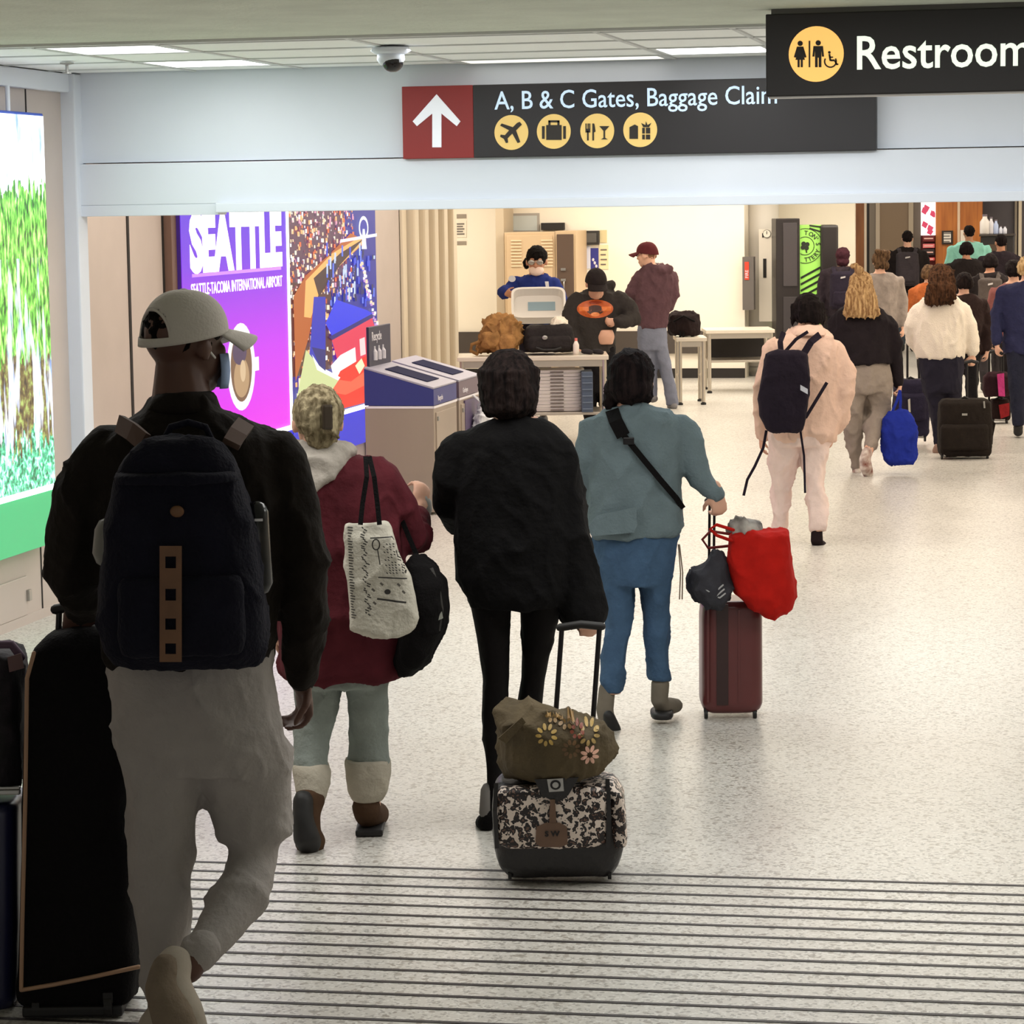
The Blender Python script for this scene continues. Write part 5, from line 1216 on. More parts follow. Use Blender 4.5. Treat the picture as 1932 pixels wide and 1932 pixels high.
g.tube([(1578, 606, 0, 15), (1570, 640, 0.0, 14), (1572, 670, 0.10, 12), (1580, 680, 0.2, 10)])
g.done('top', M_bt, fold=0.010, freq=7)
P.hand(1697, 724, 0.03, (0.05, 0.1, -1), (-0.9, 0, 0), 1.1, 0.9, thumb=-1); P.hand(1583, 681, 0.22, (0.5, 0.8, 0), (0, 0, 1), 0.8, 0.9)
M_gs = cloth('grey_sweat', (150, 138, 128), var=0.1, bump=0.3)
g = P.g(0.72)
g.rows([(672, 1596, 1670, 0, 0.12), (690, 1591, 1677, 0, 0.145), (704, 1590, 1681, 0, 0.155), (740, 1591, 1682, 0, 0.155)])
g.rows([(725, 1591, 1636, 0, 0.13), (770, 1590, 1630, 0.0, 0.11), (810, 1592, 1627, 0.02, 0.10), (845, 1598, 1624, 0.03, 0.085), (875, 1606, 1624, 0.03, 0.07), (890, 1609, 1624, 0.03, 0.055)])
g.rows([(725, 1632, 1682, 0, 0.13), (765, 1632, 1682, 0.05, 0.13), (790, 1638, 1676, 0.04, 0.12)])
g.tube([(1655, 780, 0.05, 22), (1651, 805, -0.08, 20), (1645, 828, -0.20, 15), (1641, 842, -0.27, 12)])
g.done('trousers', M_gs, fold=0.014, freq=7)
P.body.tube([P.W(1640, 845, -0.29), P.W(1636, 858, -0.31)], [0.04, 0.04])
M_sb = mat('brown_trainer', (120, 62, 48), rough=0.6, rgb2=(225, 215, 205), vscale=16)
shoe(P, 'shoe', M_sb, [(1636, 852, -0.32, 10), (1632, 866, -0.34, 11), (1634, 882, -0.34, 12), (1638, 894, -0.30, 10)])
shoe(P, 'shoe', M_sb, [(1617, 889, 0.0, 8), (1616, 893, 0.03, 9), (1615, 893, 0.12, 9), (1614, 893, 0.20, 7)])
P.finish()
I = Item('carrier_bag', 1698, 874, 21.74, 'bright blue fabric carrier bag held low by the blond woman', 'bag')
M_blu = cloth('cobalt', (34, 50, 150), var=0.2, bump=0.3)
g = I.g(0); g.rows([(774, 1674, 1708, 0, 0.03), (790, 1668, 1722, 0, 0.06), (814, 1663, 1734, 0, 0.09), (850, 1666, 1731, 0, 0.10), (868, 1667, 1729, 0, 0.10), (875, 1674, 1724, 0, 0.08)], n=3); g.done('bag_body', M_blu, fold=0.012, freq=8)
for dx in (-8, 8): strap(I, 'bag_handle', M_blu, [(1690 + dx, 780, 0.0), (1696 + dx*0.4, 755, 0.02), (1698, 736, 0.03)], 5, 0.004)
# ---------------------------------------------------------------- white sweater
P = Person(1776, 23.6, 'woman with curly brown hair in a white sweater and navy trousers', M_SKL, vx=0.013, bvx=0.011)
P.head(1776, 500, 556, 0.0, yaw=10, neck=(1776, 566, 0, 15))
b = B(); X, hh, Q = P.HX, P.hh, P.hq
b.ell(X(0, -0.06, 0.63), (0.42*hh, 0.46*hh, 0.42*hh), Q)
g = P.g(0); g.b = b
g.rows([(515, 1756, 1798, -0.08, 0.07), (545, 1748, 1804, -0.10, 0.085), (565, 1744, 1800, -0.11, 0.075), (574, 1746, 1794, -0.11, 0.06)], inner=False)
for k in range(34):
    x0 = R5.uniform(1756, 1798); x1 = 1774 + (x0 - 1776)*1.25; ln = R5.uniform(566, 580); ph = R5.uniform(0, 6)
    b.tube([P.W(x0 + (x1 - x0)*f + 3.4*math.sin(ph + 11*f), 508 + (ln - 508)*f, -0.08 - 0.10*math.sin(f*2.3) - 0.018*math.cos(ph + 11*f)) for f in (0, .14, .28, .42, .56, .7, .85, 1)], [.008, .012, .013, .013, .013, .013, .011, .005], 6)
b.soft('hair', hairm('curly_brown', (92, 62, 42), (40, 26, 18)), P.root, voxel=0.010, it=1, fold=0.006, freq=26)
M_wht = cloth('cream_knit', (240, 228, 212), var=0.06, bump=0.4, bscale=110)
g = P.g()
g.rows([(556, 1752, 1802, 0, 0.08), (568, 1736, 1816, 0, 0.11), (590, 1726, 1824, 0, 0.14), (630, 1722, 1822, 0, 0.155), (660, 1726, 1820, 0, 0.16), (676, 1731, 1818, 0, 0.155)])
g.tube([(1816, 582, 0, 15), (1828, 615, 0, 15), (1834, 645, 0.0, 13), (1833, 664, 0.0, 11)])
g.tube([(1732, 584, 0, 14), (1720, 615, 0, 13), (1722, 642, 0.08, 12), (1732, 655, 0.16, 10)])
g.done('sweater', M_wht, fold=0.012, freq=6, stretch=(1.3, 1.3, 0.5))
P.hand(1834, 668, 0.0, (0.1, 0.1, -1), (-0.5, 0.8, 0), 1.2, 1.0, thumb=-1); P.hand(1735, 657, 0.18, (0.5, 0.8, -0.2), (0, 0, 1), 0.8, 0.9)
M_nv = cloth('navy_trousers', (40, 38, 50), var=0.15, bump=0.2)
g = P.g(0.75)
g.rows([(664, 1733, 1819, 0, 0.145), (700, 1737, 1817, 0, 0.15), (740, 1742, 1812, 0, 0.14)])
g.rows([(728, 1740, 1778, 0, 0.12), (770, 1753, 1784, 0.0, 0.10), (810, 1759, 1783, -0.03, 0.085), (838, 1763, 1780, -0.06, 0.065)])
g.rows([(728, 1776, 1814, 0, 0.12), (770, 1780, 1810, 0.05, 0.10), (810, 1784, 1808, 0.08, 0.085), (836, 1787, 1804, 0.08, 0.065)])
g.done('trousers', M_nv, fold=0.008, freq=8)
shoe(P, 'shoe', mat('tan_shoe', (150, 120, 104), rough=0.6), [(1770, 842, -0.08, 8), (1768, 850, -0.08, 9), (1768, 852, 0.02, 9), (1767, 852, 0.10, 7)])
shoe(P, 'shoe', mat('tan_shoe', (150, 120, 104)), [(1795, 838, 0.08, 8), (1795, 842, 0.10, 8), (1795, 843, 0.18, 8), (1795, 843, 0.26, 7)])
P.finish()
def case(name, x, t, yt, yb, xl, xr, label, m, group=None, depth=0.11, pocket=None, handle=None, top=8, n=5, bar=True):
    I = Item(name, x, yb, t, label, 'suitcase', group)
    g = I.g(0)
    g.rows([(yt, xl + top, xr - top, 0, depth*0.75), (yt + 8, xl + 2, xr - 2, 0, depth), ((yt+yb)/2, xl, xr, 0, depth*1.05), (yb - 14, xl + 1, xr - 1, 0, depth), (yb - 7, xl + 5, xr - 5, 0, depth*0.8)], n=n); g.done('case_body', m, fold=0.004)
    if pocket:
        g = I.g(0); py0, py1 = pocket
        g.rows([(py0, xl + 8, xr - 8, -depth*0.9, 0.03), (py0 + 6, xl + 5, xr - 5, -depth*0.95, 0.045), (py1, xl + 5, xr - 5, -depth*0.95, 0.045), (py1 + 4, xl + 9, xr - 9, -depth*0.9, 0.03)], n=4); g.done('front_pocket', m, fold=0.003)
    for x_ in (xl + 7, xr - 7):
        for d in (-0.07, 0.07): I.wheel(x_, yb - 4, d, 5)
    if bar: B().cyl(I.W(xl + 10, yb - 8, -0.09), I.W(xr - 10, yb - 8, -0.09), 0.012).build('kick_bar', M_steel, I.root)
    if handle:
        (xa, xb_, yh) = handle
        for x_ in (xa, xb_): I.rod('handle_rod', M_BLKM, (x_, yh, 0.06), (x_, yt + 8, 0.06), 2.2)
        B().tube([I.W(xa - 2, yh, 0.06), I.W((xa+xb_)/2, yh - 3, 0.06), I.W(xb_ + 2, yh, 0.06)], 0.015, 8).build('handle_grip', M_RUB, I.root, smooth=True)
    B().tube([I.W((xl+xr)/2 - 12, yt + 3, 0), I.W((xl+xr)/2, yt - 3, 0), I.W((xl+xr)/2 + 12, yt + 3, 0)], 0.010, 8).build('top_handle', M_RUB, I.root, smooth=True)
    return I
M_ck = cloth('black_case', (38, 32, 28), var=0.2, bump=0.3)
I = case('suitcase', 1815, 23.0, 752, 867, 1770, 1870, 'black soft suitcase wheeled by the woman in white sweater', M_ck, depth=0.13, pocket=(800, 846), handle=(1824, 1842, 684))
q = plate(I, 'side_flap', M_ck, [(1864, 790), (1878, 798), (1873, 822), (1872, 838), (1862, 838), (1862, 815)], -0.02, 0.02, I.root)
plate(I, 'zip_pull', M_steel, [(1855, 757), (1858, 757), (1859, 770), (1856, 770)], -0.14, 0.004, I.root); plate(I, 'badge', M_steel, [(1815, 780), (1825, 780), (1825, 784), (1815, 784)], -0.15, 0.004, I.root)
I = case('suitcase', 1718, 24.3, 715, 832, 1684, 1752, 'navy soft suitcase standing behind the blue carrier bag', cloth('navy_case', (44, 40, 58), var=0.2, bump=0.3), pocket=(742, 790), handle=(1712, 1734, 640))
plate(I, 'reflective_strip', mat('reflective', (200, 196, 180), rough=0.4), [(1713, 754), (1717, 752), (1718, 778), (1714, 776)], -0.16, 0.004, I.root)
I = case('suitcase', 1885, 26.6, 752, 800, 1866, 1906, 'small black and red suitcase rolling beside navy jacket person at right', cloth('black_red', (40, 26, 24), var=0.2), handle=(1866, 1892, 665), top=4)
plate(I, 'red_panel', cloth('red_panel', (150, 40, 44)), [(1884, 764), (1904, 760), (1904, 784), (1888, 790)], -0.125, 0.01, I.root)
I = Item('duffel_bag', 1880, 752, 26.5, 'black duffel with pink stripe riding on the small red and black suitcase', 'bag')
g = I.g(0); g.rows([(702, 1862, 1898, 0, 0.06), (710, 1854, 1908, 0, 0.10), (735, 1853, 1909, 0, 0.11), (748, 1858, 1904, 0, 0.09)], n=3); g.done('bag_body', cloth('black_plum', (48, 26, 32), var=0.2), fold=0.008)
plate(I, 'pink_stripe', cloth('magenta', (210, 70, 140)), [(1881, 706), (1894, 704), (1896, 748), (1884, 747)], -0.115, 0.01, I.root)
# ---------------------------------------------------------------- screening area people
P = Person(1130, 25.7, 'man in black cap and dark hoodie with orange print leaning over the screening table', M_SKL, vx=0.013, bvx=0.010)
P.head(1123, 507, 558, -0.10, yaw=172, pitch=-24, eyes=True, neck=(1126, 566, 0, 17))
P.hair_short(hairm('black', (20, 15, 14), (12, 9, 8)), low=0.30, puff=0.95); P.cap(cloth('cap_black', (40, 34, 34), var=0.15))
M_hd = cloth('charcoal_hoodie', (58, 54, 52), var=0.15, bump=0.3)
g = P.g()
g.rows([(545, 1108, 1148, 0.05, 0.09), (556, 1092, 1164, 0.03, 0.12), (580, 1080, 1176, 0.0, 0.15), (615, 1076, 1166, 0, 0.155), (650, 1088, 1160, 0, 0.15), (665, 1090, 1160, 0, 0.145)])
g.tube([(1168, 566, 0, 19), (1188, 586, -0.02, 18), (1194, 600, -0.04, 16), (1178, 608, -0.14, 14), (1166, 607, -0.18, 11)])
g.tube([(1088, 568, 0, 19), (1078, 600, -0.02, 17), (1078, 630, -0.05, 16), (1086, 655, -0.12, 12)])
g.tube([(1138, 548, 0.08, 15), (1150, 540, 0.10, 12)])
hd_ = g.done('hoodie', M_hd, fold=0.012, freq=6)
P.hand(1164, 608, -0.19, (-0.9, -0.2, 0.1), (-0.2, 0.9, 0.2), 1.0, 0.95, thumb=1); P.hand(1088, 658, -0.14, (0.2, -0.3, -0.9), (0.6, 0.6, 0), 0.6, 0.95)
bm_ = [([((x - 1124)*P.m, (585 - y)*P.m) for x, y in pts], c) for pts, c in (
    (disc(1124, 584, 34, 17), (196, 92, 38)), (disc(1124, 586, 16, 9), (70, 40, 30)), (rect(1094, 588, 1112, 580), (226, 120, 50)), (rect(1136, 588, 1154, 580), (226, 120, 50)), (disc(1124, 594, 8, 4), (230, 140, 80)), (disc(1124, 572, 12, 3), (150, 60, 34)))]
WRAP.append((ink('chest_print', bm_, P.W(1124, 585, -0.3), RT, UP, -FH, printm('flat_print'), P.root, gap=0.006, fine=0.015), hd_))
g = P.g(0); g.rows([(622, 1132, 1156, -0.11, 0.06), (635, 1126, 1160, -0.11, 0.065), (650, 1128, 1156, -0.10, 0.06)], inner=False); g.done('belly', M_SKL, fold=0, label='bare belly below the lifted hoodie')
g = P.g(0.7); g.rows([(655, 1092, 1162, 0, 0.14), (700, 1094, 1160, 0, 0.14), (740, 1098, 1156, 0, 0.13)]); g.rows([(730, 1098, 1126, 0, 0.11), (780, 1102, 1124, 0, 0.09), (806, 1104, 1122, 0, 0.08)]); g.rows([(730, 1128, 1156, 0, 0.11), (780, 1132, 1154, 0, 0.09), (806, 1134, 1152, 0, 0.08)])
g.done('trousers', cloth('black_jean', (30, 28, 30)), fold=0.006)
for x in (1113, 1143): shoe(P, 'shoe', M_RUB, [(x, 814, 0.06, 9), (x, 816, -0.04, 9), (x, 817, -0.14, 8)])
P.finish()
P = Person(1010, 26.8, 'security officer in blue uniform shirt with glasses holding a white tray', M_SKM, vx=0.013, bvx=0.010)
P.head(1013, 466, 519, -0.03, yaw=186, pitch=-6, eyes=True, neck=(1012, 526, 0, 15))
P.hair_short(hairm('black', (20, 15, 14), (12, 9, 8)), low=0.34, puff=1.04)
X, hh, Q = P.HX, P.hh, P.hq
B().ell(X(0.30, -0.40, 0.52), (0.10*hh, 0.16*hh, 0.16*hh), Q).ell(X(0.42, -0.44, 0.36), (0.12*hh, 0.14*hh, 0.2*hh), Q).soft('hair_bun', hairm('black', (20, 15, 14), (12, 9, 8)), P.root, voxel=0.01, it=1, fold=0.005, freq=20)
fm = B().ell(X(0, 0.20, 0.20), (0.27*hh, 0.26*hh, 0.20*hh), Q).build('face_mask', cloth('mask_pink', (240, 215, 200), var=0.05), P.root, smooth=True, label='pale pink face mask')
gl = B()
for q_ in (-1, 1): gl.ell(X(q_*0.15, 0.40, 0.50), (0.12*hh, 0.03*hh, 0.09*hh), Q)
gl.tube([X(-0.05, 0.42, 0.52), X(0.05, 0.42, 0.52)], 0.004, 6)
gl.build('glasses', mat('mirror_lens', (170, 165, 155), rough=0.1, metal=0.5), P.root, smooth=True)
M_un = cloth('uniform_blue', (38, 52, 120), var=0.15, bump=0.2)
g = P.g()
g.rows([(517, 998, 1030, 0, 0.08), (526, 976, 1042, 0, 0.11), (545, 968, 1050, 0, 0.14), (580, 976, 1046, 0, 0.14), (612, 978, 1044, 0, 0.145)])
g.tube([(974, 532, 0, 13), (962, 548, -0.04, 13), (950, 552, -0.16, 12), (956, 554, -0.24, 10)])
g.tube([(1044, 534, 0, 13), (1056, 555, -0.04, 13), (1062, 572, -0.16, 12), (1060, 578, -0.24, 10)])
g.done('uniform_shirt', M_un, fold=0.008, freq=8)
P.hand(955, 555, -0.26, (0.4, -0.5, 0.0), (0.6, 0.6, 0.2), 0.9, 0.95); P.hand(1062, 580, -0.26, (-0.4, -0.5, 0), (-0.6, 0.6, 0.2), 0.9, 0.95, thumb=-1)
plate(P, 'arm_patch', mat('patch_white', (225, 225, 230), rough=0.7), disc(966, 526, 7, 6, n=16), -0.075, 0.006, P.root, 'round white shoulder patch'); plate(P, 'badge', mat('patch_white', (225, 225, 230)), [(1028, 531), (1035, 531), (1036, 543), (1030, 543)], -0.145, 0.005, P.root, 'white name badge')
g = P.g(0.7); g.rows([(604, 976, 1046, 0, 0.14), (660, 980, 1044, 0, 0.14), (700, 984, 1040, 0, 0.13)]); g.rows([(690, 984, 1011, 0, 0.11), (780, 990, 1010, 0, 0.08)]); g.rows([(690, 1013, 1040, 0, 0.11), (780, 1014, 1036, 0, 0.08)])
g.done('trousers', cloth('dark_navy_trousers', (32, 28, 40)), fold=0.006)
for x in (1000, 1025): shoe(P, 'shoe', M_RUB, [(x, 790, 0.06, 9), (x, 793, -0.04, 9), (x, 794, -0.14, 8)])
P.finish()
M_try = mat('white_tray', (236, 232, 226), rough=0.4)
def tray_mesh(b, c, u, v, w_, lx=0.50, ly=0.40, h=0.10, th=0.008):
    """open tray: centre of the bottom, axes u (long), v (short), w (up)"""
    def ringp(sx, sy, z, n=6): return [c + u*(sx*math.copysign(abs(math.cos(a))**(2/n), math.cos(a))) + v*(sy*math.copysign(abs(math.sin(a))**(2/n), math.sin(a))) + w_*z for a in [2*math.pi*k/32 for k in range(32)]]
    R = [ringp(lx*0.44, ly*0.44, 0.0), ringp(lx*0.47, ly*0.47, 0.003), ringp(lx*0.5 - 0.012, ly*0.5 - 0.012, h - 0.006), ringp(lx*0.5, ly*0.5, h - 0.006), ringp(lx*0.5, ly*0.5, h), ringp(lx*0.5 - 0.02, ly*0.5 - 0.02, h), ringp(lx*0.44, ly*0.44, th), ringp(lx*0.38, ly*0.38, th)]
    return b.rings(R)
I = Item('screening_tray', 1016, 590, 26.8, 'white tray held tilted by the security officer, grey-blue bottom showing', 'tray')
u = RT; tl = math.radians(52); v = (FH*math.cos(tl) + UP*math.sin(tl)); w_ = (UP*math.cos(tl) - FH*math.sin(tl))
c_ = I.W(1016, 584, -0.43)
tray_mesh(B(), c_, u, v, w_, 0.52, 0.36, 0.12).build('tray_body', M_try, I.root, smooth=False)
B().box(c_ + w_*0.012 + u*0.03 + v*0.03, (0.26, 0.10, 0.004), rot=Matrix((u, v, w_)).transposed()).build('tray_liner', mat('liner_blue', (150, 176, 190), rough=0.5), I.root)
P = Person(1240, 29.2, 'man in maroon cap, plum hoodie and grey jeans standing by the inspection tables', M_SKL, vx=0.013, bvx=0.010)
P.head(1222, 459, 503, 0.0, yaw=-62, pitch=-4, eyes=True, neck=(1226, 508, 0, 12))
P.cap(cloth('cap_maroon', (92, 40, 44), var=0.2)); P.hair_short(hairm('light_brown', (150, 110, 84), (90, 60, 46)), low=0.34, puff=0.93)
M_plm = cloth('plum_hoodie', (92, 66, 72), var=0.18, bump=0.35)
g = P.g()
g.rows([(498, 1218, 1252, 0, 0.08), (506, 1208, 1262, 0, 0.11), (525, 1197, 1272, 0, 0.14), (560, 1198, 1272, 0, 0.145), (595, 1203, 1262, 0, 0.14), (620, 1205, 1258, 0, 0.14)])
g.tube([(1204, 524, 0, 12), (1192, 552, 0.0, 12), (1190, 566, 0.04, 11), (1196, 546, 0.16, 10)])
g.tube([(1266, 524, 0, 13), (1270, 555, 0.0, 12), (1262, 580, 0.02, 11), (1246, 590, 0.14, 9)])
g.tube([(1224, 506, -0.06, 9), (1248, 510, -0.10, 10), (1264, 508, -0.06, 8)])
g.done('hoodie', M_plm, fold=0.012, freq=7)
P.hand(1194, 540, 0.18, (0.0, 0.3, 1), (0.6, -0.3, 0), 0.7, 0.95); P.hand(1244, 590, 0.16, (-0.5, 0.8, 0), (0, 0, 1), 0.8, 0.95)
M_gj = cloth('grey_jeans', (118, 122, 138), var=0.12, bump=0.25)
g = P.g(0.75)
g.rows([(614, 1203, 1258, 0, 0.13), (640, 1203, 1258, 0, 0.135), (660, 1205, 1258, 0, 0.13)])
g.rows([(650, 1204, 1236, 0, 0.11), (690, 1210, 1240, 0.03, 0.095), (730, 1216, 1240, 0.05, 0.08), (752, 1220, 1240, 0.06, 0.07)])
g.rows([(650, 1230, 1259, 0, 0.11), (690, 1243, 1266, -0.02, 0.09), (730, 1252, 1276, -0.04, 0.08), (764, 1258, 1280, -0.05, 0.07)])
g.done('jeans', M_gj, fold=0.006, freq=8)
for x, y, d in ((1231, 752, 0.06), (1268, 766, -0.05)): shoe(P, 'shoe', cloth('grey_trainer', (130, 128, 130)), [(x + 4, y, d - 0.05, 7), (x, y + 1, d + 0.03, 7), (x - 4, y + 1, d + 0.12, 6)])
P.finish()
# ---------------------------------------------------------------- far crowd
def crowd(x, t, ytop, label, topc, botc, hairmat, skin=M_SKM, hairkind='short', width=1.0, sway=1, lean=0.0, pack=None, long_=0.0, arms='down', sleeves=None):
    P = Person(x, t, label, skin, vx=0.016, bvx=0.013)
    yg = 378 + 2.15/P.m
    for _ in range(6): yg += at(x, yg, t).z / P.m
    h = yg - ytop; Y = lambda f: ytop + h*f
    hw = 0.125*h*width
    P.head(x, ytop + 0.012*h, Y(0.137), 0.0, yaw=6*sway, neck=(x, Y(0.155), 0, 0.034*h))
    if hairkind == 'short': P.hair_short(hairmat, low=0.3)
    else:
        b = B(); X, hh, Q = P.HX, P.hh, P.hq
        b.ell(X(0, -0.06, 0.63), (0.42*hh, 0.46*hh, 0.43*hh), Q)
        if hairkind in ('bob', 'long'):
            lo = 0.30 if hairkind == 'bob' else -0.35
            for q_ in (-0.22, 0, 0.22): b.tube([X(q_, -0.22, 0.6), X(q_*1.1, -0.30, 0.3), X(q_*1.2, -0.32, lo)], [0.25*hh, 0.23*hh, 0.12*hh], 10)
        if hairkind == 'curly':
            for k in range(22): b.ell(X(0.36*math.sin(k*2.4)*math.cos(k), -0.1 - 0.36*abs(math.cos(k*1.7)), 0.62 + 0.4*math.sin(k*1.1)), (0.15*hh,)*3, Q, 8, 6)
        if hairkind == 'hood': b.ell(X(0, -0.14, 0.2), (0.38*hh, 0.36*hh, 0.3*hh), Q)
        b.soft('hood' if hairkind == 'hood' else 'hair', hairmat, P.root, voxel=0.012, it=1, fold=0.006, freq=22)
    g = P.g()
    g.rows([(Y(0.145), x - hw*0.45, x + hw*0.45, 0, 0.075), (Y(0.165), x - hw*0.8, x + hw*0.8, 0, 0.105), (Y(0.20), x - hw*1.02, x + hw*1.02, 0, 0.13), (Y(0.30), x - hw*0.98, x + hw*0.98, 0, 0.145), (Y(0.42), x - hw*0.92, x + hw*0.92, 0, 0.14), (Y(0.52 + long_), x - hw*0.95, x + hw*0.95, 0, 0.145)])
    for sd in (-1, 1):
        g.tube([(x + sd*hw*1.0, Y(0.205), 0, 0.036*h), (x + sd*hw*1.18, Y(0.32), -0.02*sd*sway, 0.034*h), (x + sd*hw*1.22, Y(0.40), 0.02*sd*sway, 0.030*h), (x + sd*hw*1.2, Y(0.485), 0.06*sd*sway, 0.024*h)])
        P.hand(x + sd*hw*1.2, Y(0.49), 0.06*sd*sway, (0, 0.2, -1), (-sd, 0.2, 0), 0.7, 0.95, thumb=-sd)
    g.done('jacket', topc, fold=0.012, freq=6)
    g = P.g(0.75)
    g.rows([(Y(0.47), x - hw*0.85, x + hw*0.85, 0, 0.13), (Y(0.53), x - hw*0.86, x + hw*0.86, 0, 0.13)])
    for sd in (-1, 1):
        o = 0.10*sd*sway
        g.rows([(Y(0.51), x + sd*hw*0.44 - hw*0.42, x + sd*hw*0.44 + hw*0.42, 0, 0.11), (Y(0.70), x + sd*hw*0.42 - hw*0.32, x + sd*hw*0.42 + hw*0.32, o*0.8, 0.085), (Y(0.94), x + sd*hw*0.36 - hw*0.24, x + sd*hw*0.36 + hw*0.24, o, 0.065)])
    g.done('trousers', botc, fold=0.006)
    for sd in (-1, 1):
        o = 0.10*sd*sway; shoe(P, 'shoe', M_RUB, [(x + sd*hw*0.36, Y(0.945), o, 0.028*h), (x + sd*hw*0.36, Y(0.972), o + 0.0, 0.027*h), (x + sd*hw*0.37, Y(0.975), o + 0.14, 0.022*h)])
    P.finish()
    if pack:
        I = Item('backpack', x, Y(0.5), t - 0.17, pack[0], 'backpack')
        w_ = hw*0.72; g = I.g(0)
        g.rows([(Y(0.185), x - w_*0.7, x + w_*0.7, -0.06, 0.06), (Y(0.20), x - w_*0.95, x + w_*0.95, -0.07, 0.09), (Y(0.32), x - w_, x + w_, -0.08, 0.11), (Y(0.44), x - w_, x + w_, -0.08, 0.11), (Y(0.46), x - w_*0.8, x + w_*0.8, -0.07, 0.08)], n=3); g.done('bag_body', pack[1], fold=0.005)
        g = I.g(0); g.rows([(Y(0.33), x - w_*0.7, x + w_*0.7, -0.17, 0.03), (Y(0.42), x - w_*0.75, x + w_*0.75, -0.18, 0.035), (Y(0.435), x - w_*0.6, x + w_*0.6, -0.17, 0.025)], n=3); g.done('front_pocket', pack[1], fold=0.003)
        for sd in (-1, 1): strap(I, 'shoulder_strap', pack[1], [(x + sd*w_*0.75, Y(0.155), 0.10), (x + sd*w_*0.7, Y(0.17), 0.02), (x + sd*w_*0.62, Y(0.20), -0.04)], 0.03*h, 0.008)
        plate(I, 'logo_patch', mat('patch_grey', (170, 165, 165), rough=0.5), [(x - 4, Y(0.225)), (x + 5, Y(0.218)), (x + 5, Y(0.23)), (x - 4, Y(0.238))], -0.185, 0.004, I.root)
    return P
HB = hairm('near_black', (34, 26, 26), (14, 10, 11)); HBR = hairm('mid_brown', (110, 84, 60), (52, 38, 28))
crowd(1590, 33.0, 465, 'person in dark maroon hood with black backpack passing the lottery kiosk', cloth('dark_coat', (44, 36, 42)), cloth('black_jean', (30, 28, 30)), cloth('hood_maroon', (60, 30, 38)), M_SKD, 'hood', 1.05, 1, pack=('black backpack with small logo on the maroon-hooded person', M_bk2))
crowd(1660, 29.0, 472, 'person with curly grey-brown hair in a long grey coat', cloth('grey_coat', (150, 138, 130)), cloth('dark_trouser', (46, 42, 44)), HBR, M_SKL, 'curly', 1.0, -1, long_=0.06)
crowd(1712, 39.5, 433, 'short-haired man in black jacket before the dark glass wall', cloth('black_jacket', (34, 28, 28)), cloth('slate_jean', (66, 74, 84)), HB, M_SKL, 'short', 1.05, 1, pack=('grey-black backpack on the man before the dark glass wall', cloth('pack_grey', (60, 54, 58), var=0.2)))
crowd(1828, 41.0, 423, 'man with dark hair in a turquoise T-shirt near the orange wood panels', cloth('turquoise', (150, 215, 200), var=0.06), cloth('dark_trouser', (46, 42, 44)), HB, M_SKM, 'short', 1.15, -1)
crowd(1823, 36.2, 455, 'dark-haired person in black jacket in front of the turquoise T-shirt', cloth('black_jacket', (34, 28, 28)), cloth('black_jean', (30, 28, 30)), HB, M_SKM, 'bob', 1.15, 1)
crowd(1888, 37.0, 440, 'tall dark-clothed person near the right edge behind the shelf', cloth('dark_coat', (44, 36, 42)), cloth('black_jean', (30, 28, 30)), HB, M_SKM, 'short', 1.1, -1)
crowd(1868, 31.0, 476, 'dark-haired person carrying a grey backpack among the crowd at right', cloth('black_jacket', (34, 28, 28)), cloth('dark_trouser', (46, 42, 44)), HB, M_SKM, 'bob', 0.95, 1, pack=('charcoal grey backpack near the right edge of the crowd', cloth('pack_char', (74, 66, 62), var=0.2)))
crowd(1818, 25.8, 512, 'person in dark brown jacket walking just right of the white sweater', cloth('dark_brown', (52, 38, 36), var=0.25), cloth('black_jean', (30, 28, 30)), hairm('dark_brown', (44, 34, 32), (16, 12, 12)), M_SKL, 'bob', 0.98, -1)
crowd(1752, 30.0, 498, 'person in rust orange jacket mostly hidden behind the white sweater', cloth('rust_orange', (170, 92, 48)), cloth('dark_trouser', (46, 42, 44)), HBR, M_SKL, 'bob', 0.95, 1)
crowd(1912, 26.9, 488, 'person in dusty rose sweater pulling the small red and black suitcase', cloth('dusty_rose', (136, 84, 80)), cloth('dark_trouser', (46, 42, 44)), HB, M_SKL, 'bob', 0.95, -1)
crowd(1938, 25.0, 480, 'person with pale blond hair in navy jacket at the right picture edge', cloth('navy_jacket', (44, 46, 76), var=0.15), cloth('navy_slacks', (38, 40, 56)), hairm('pale_blond', (226, 196, 150), (150, 116, 74)), M_SKL, 'bob', 1.1, 1, long_=0.02)
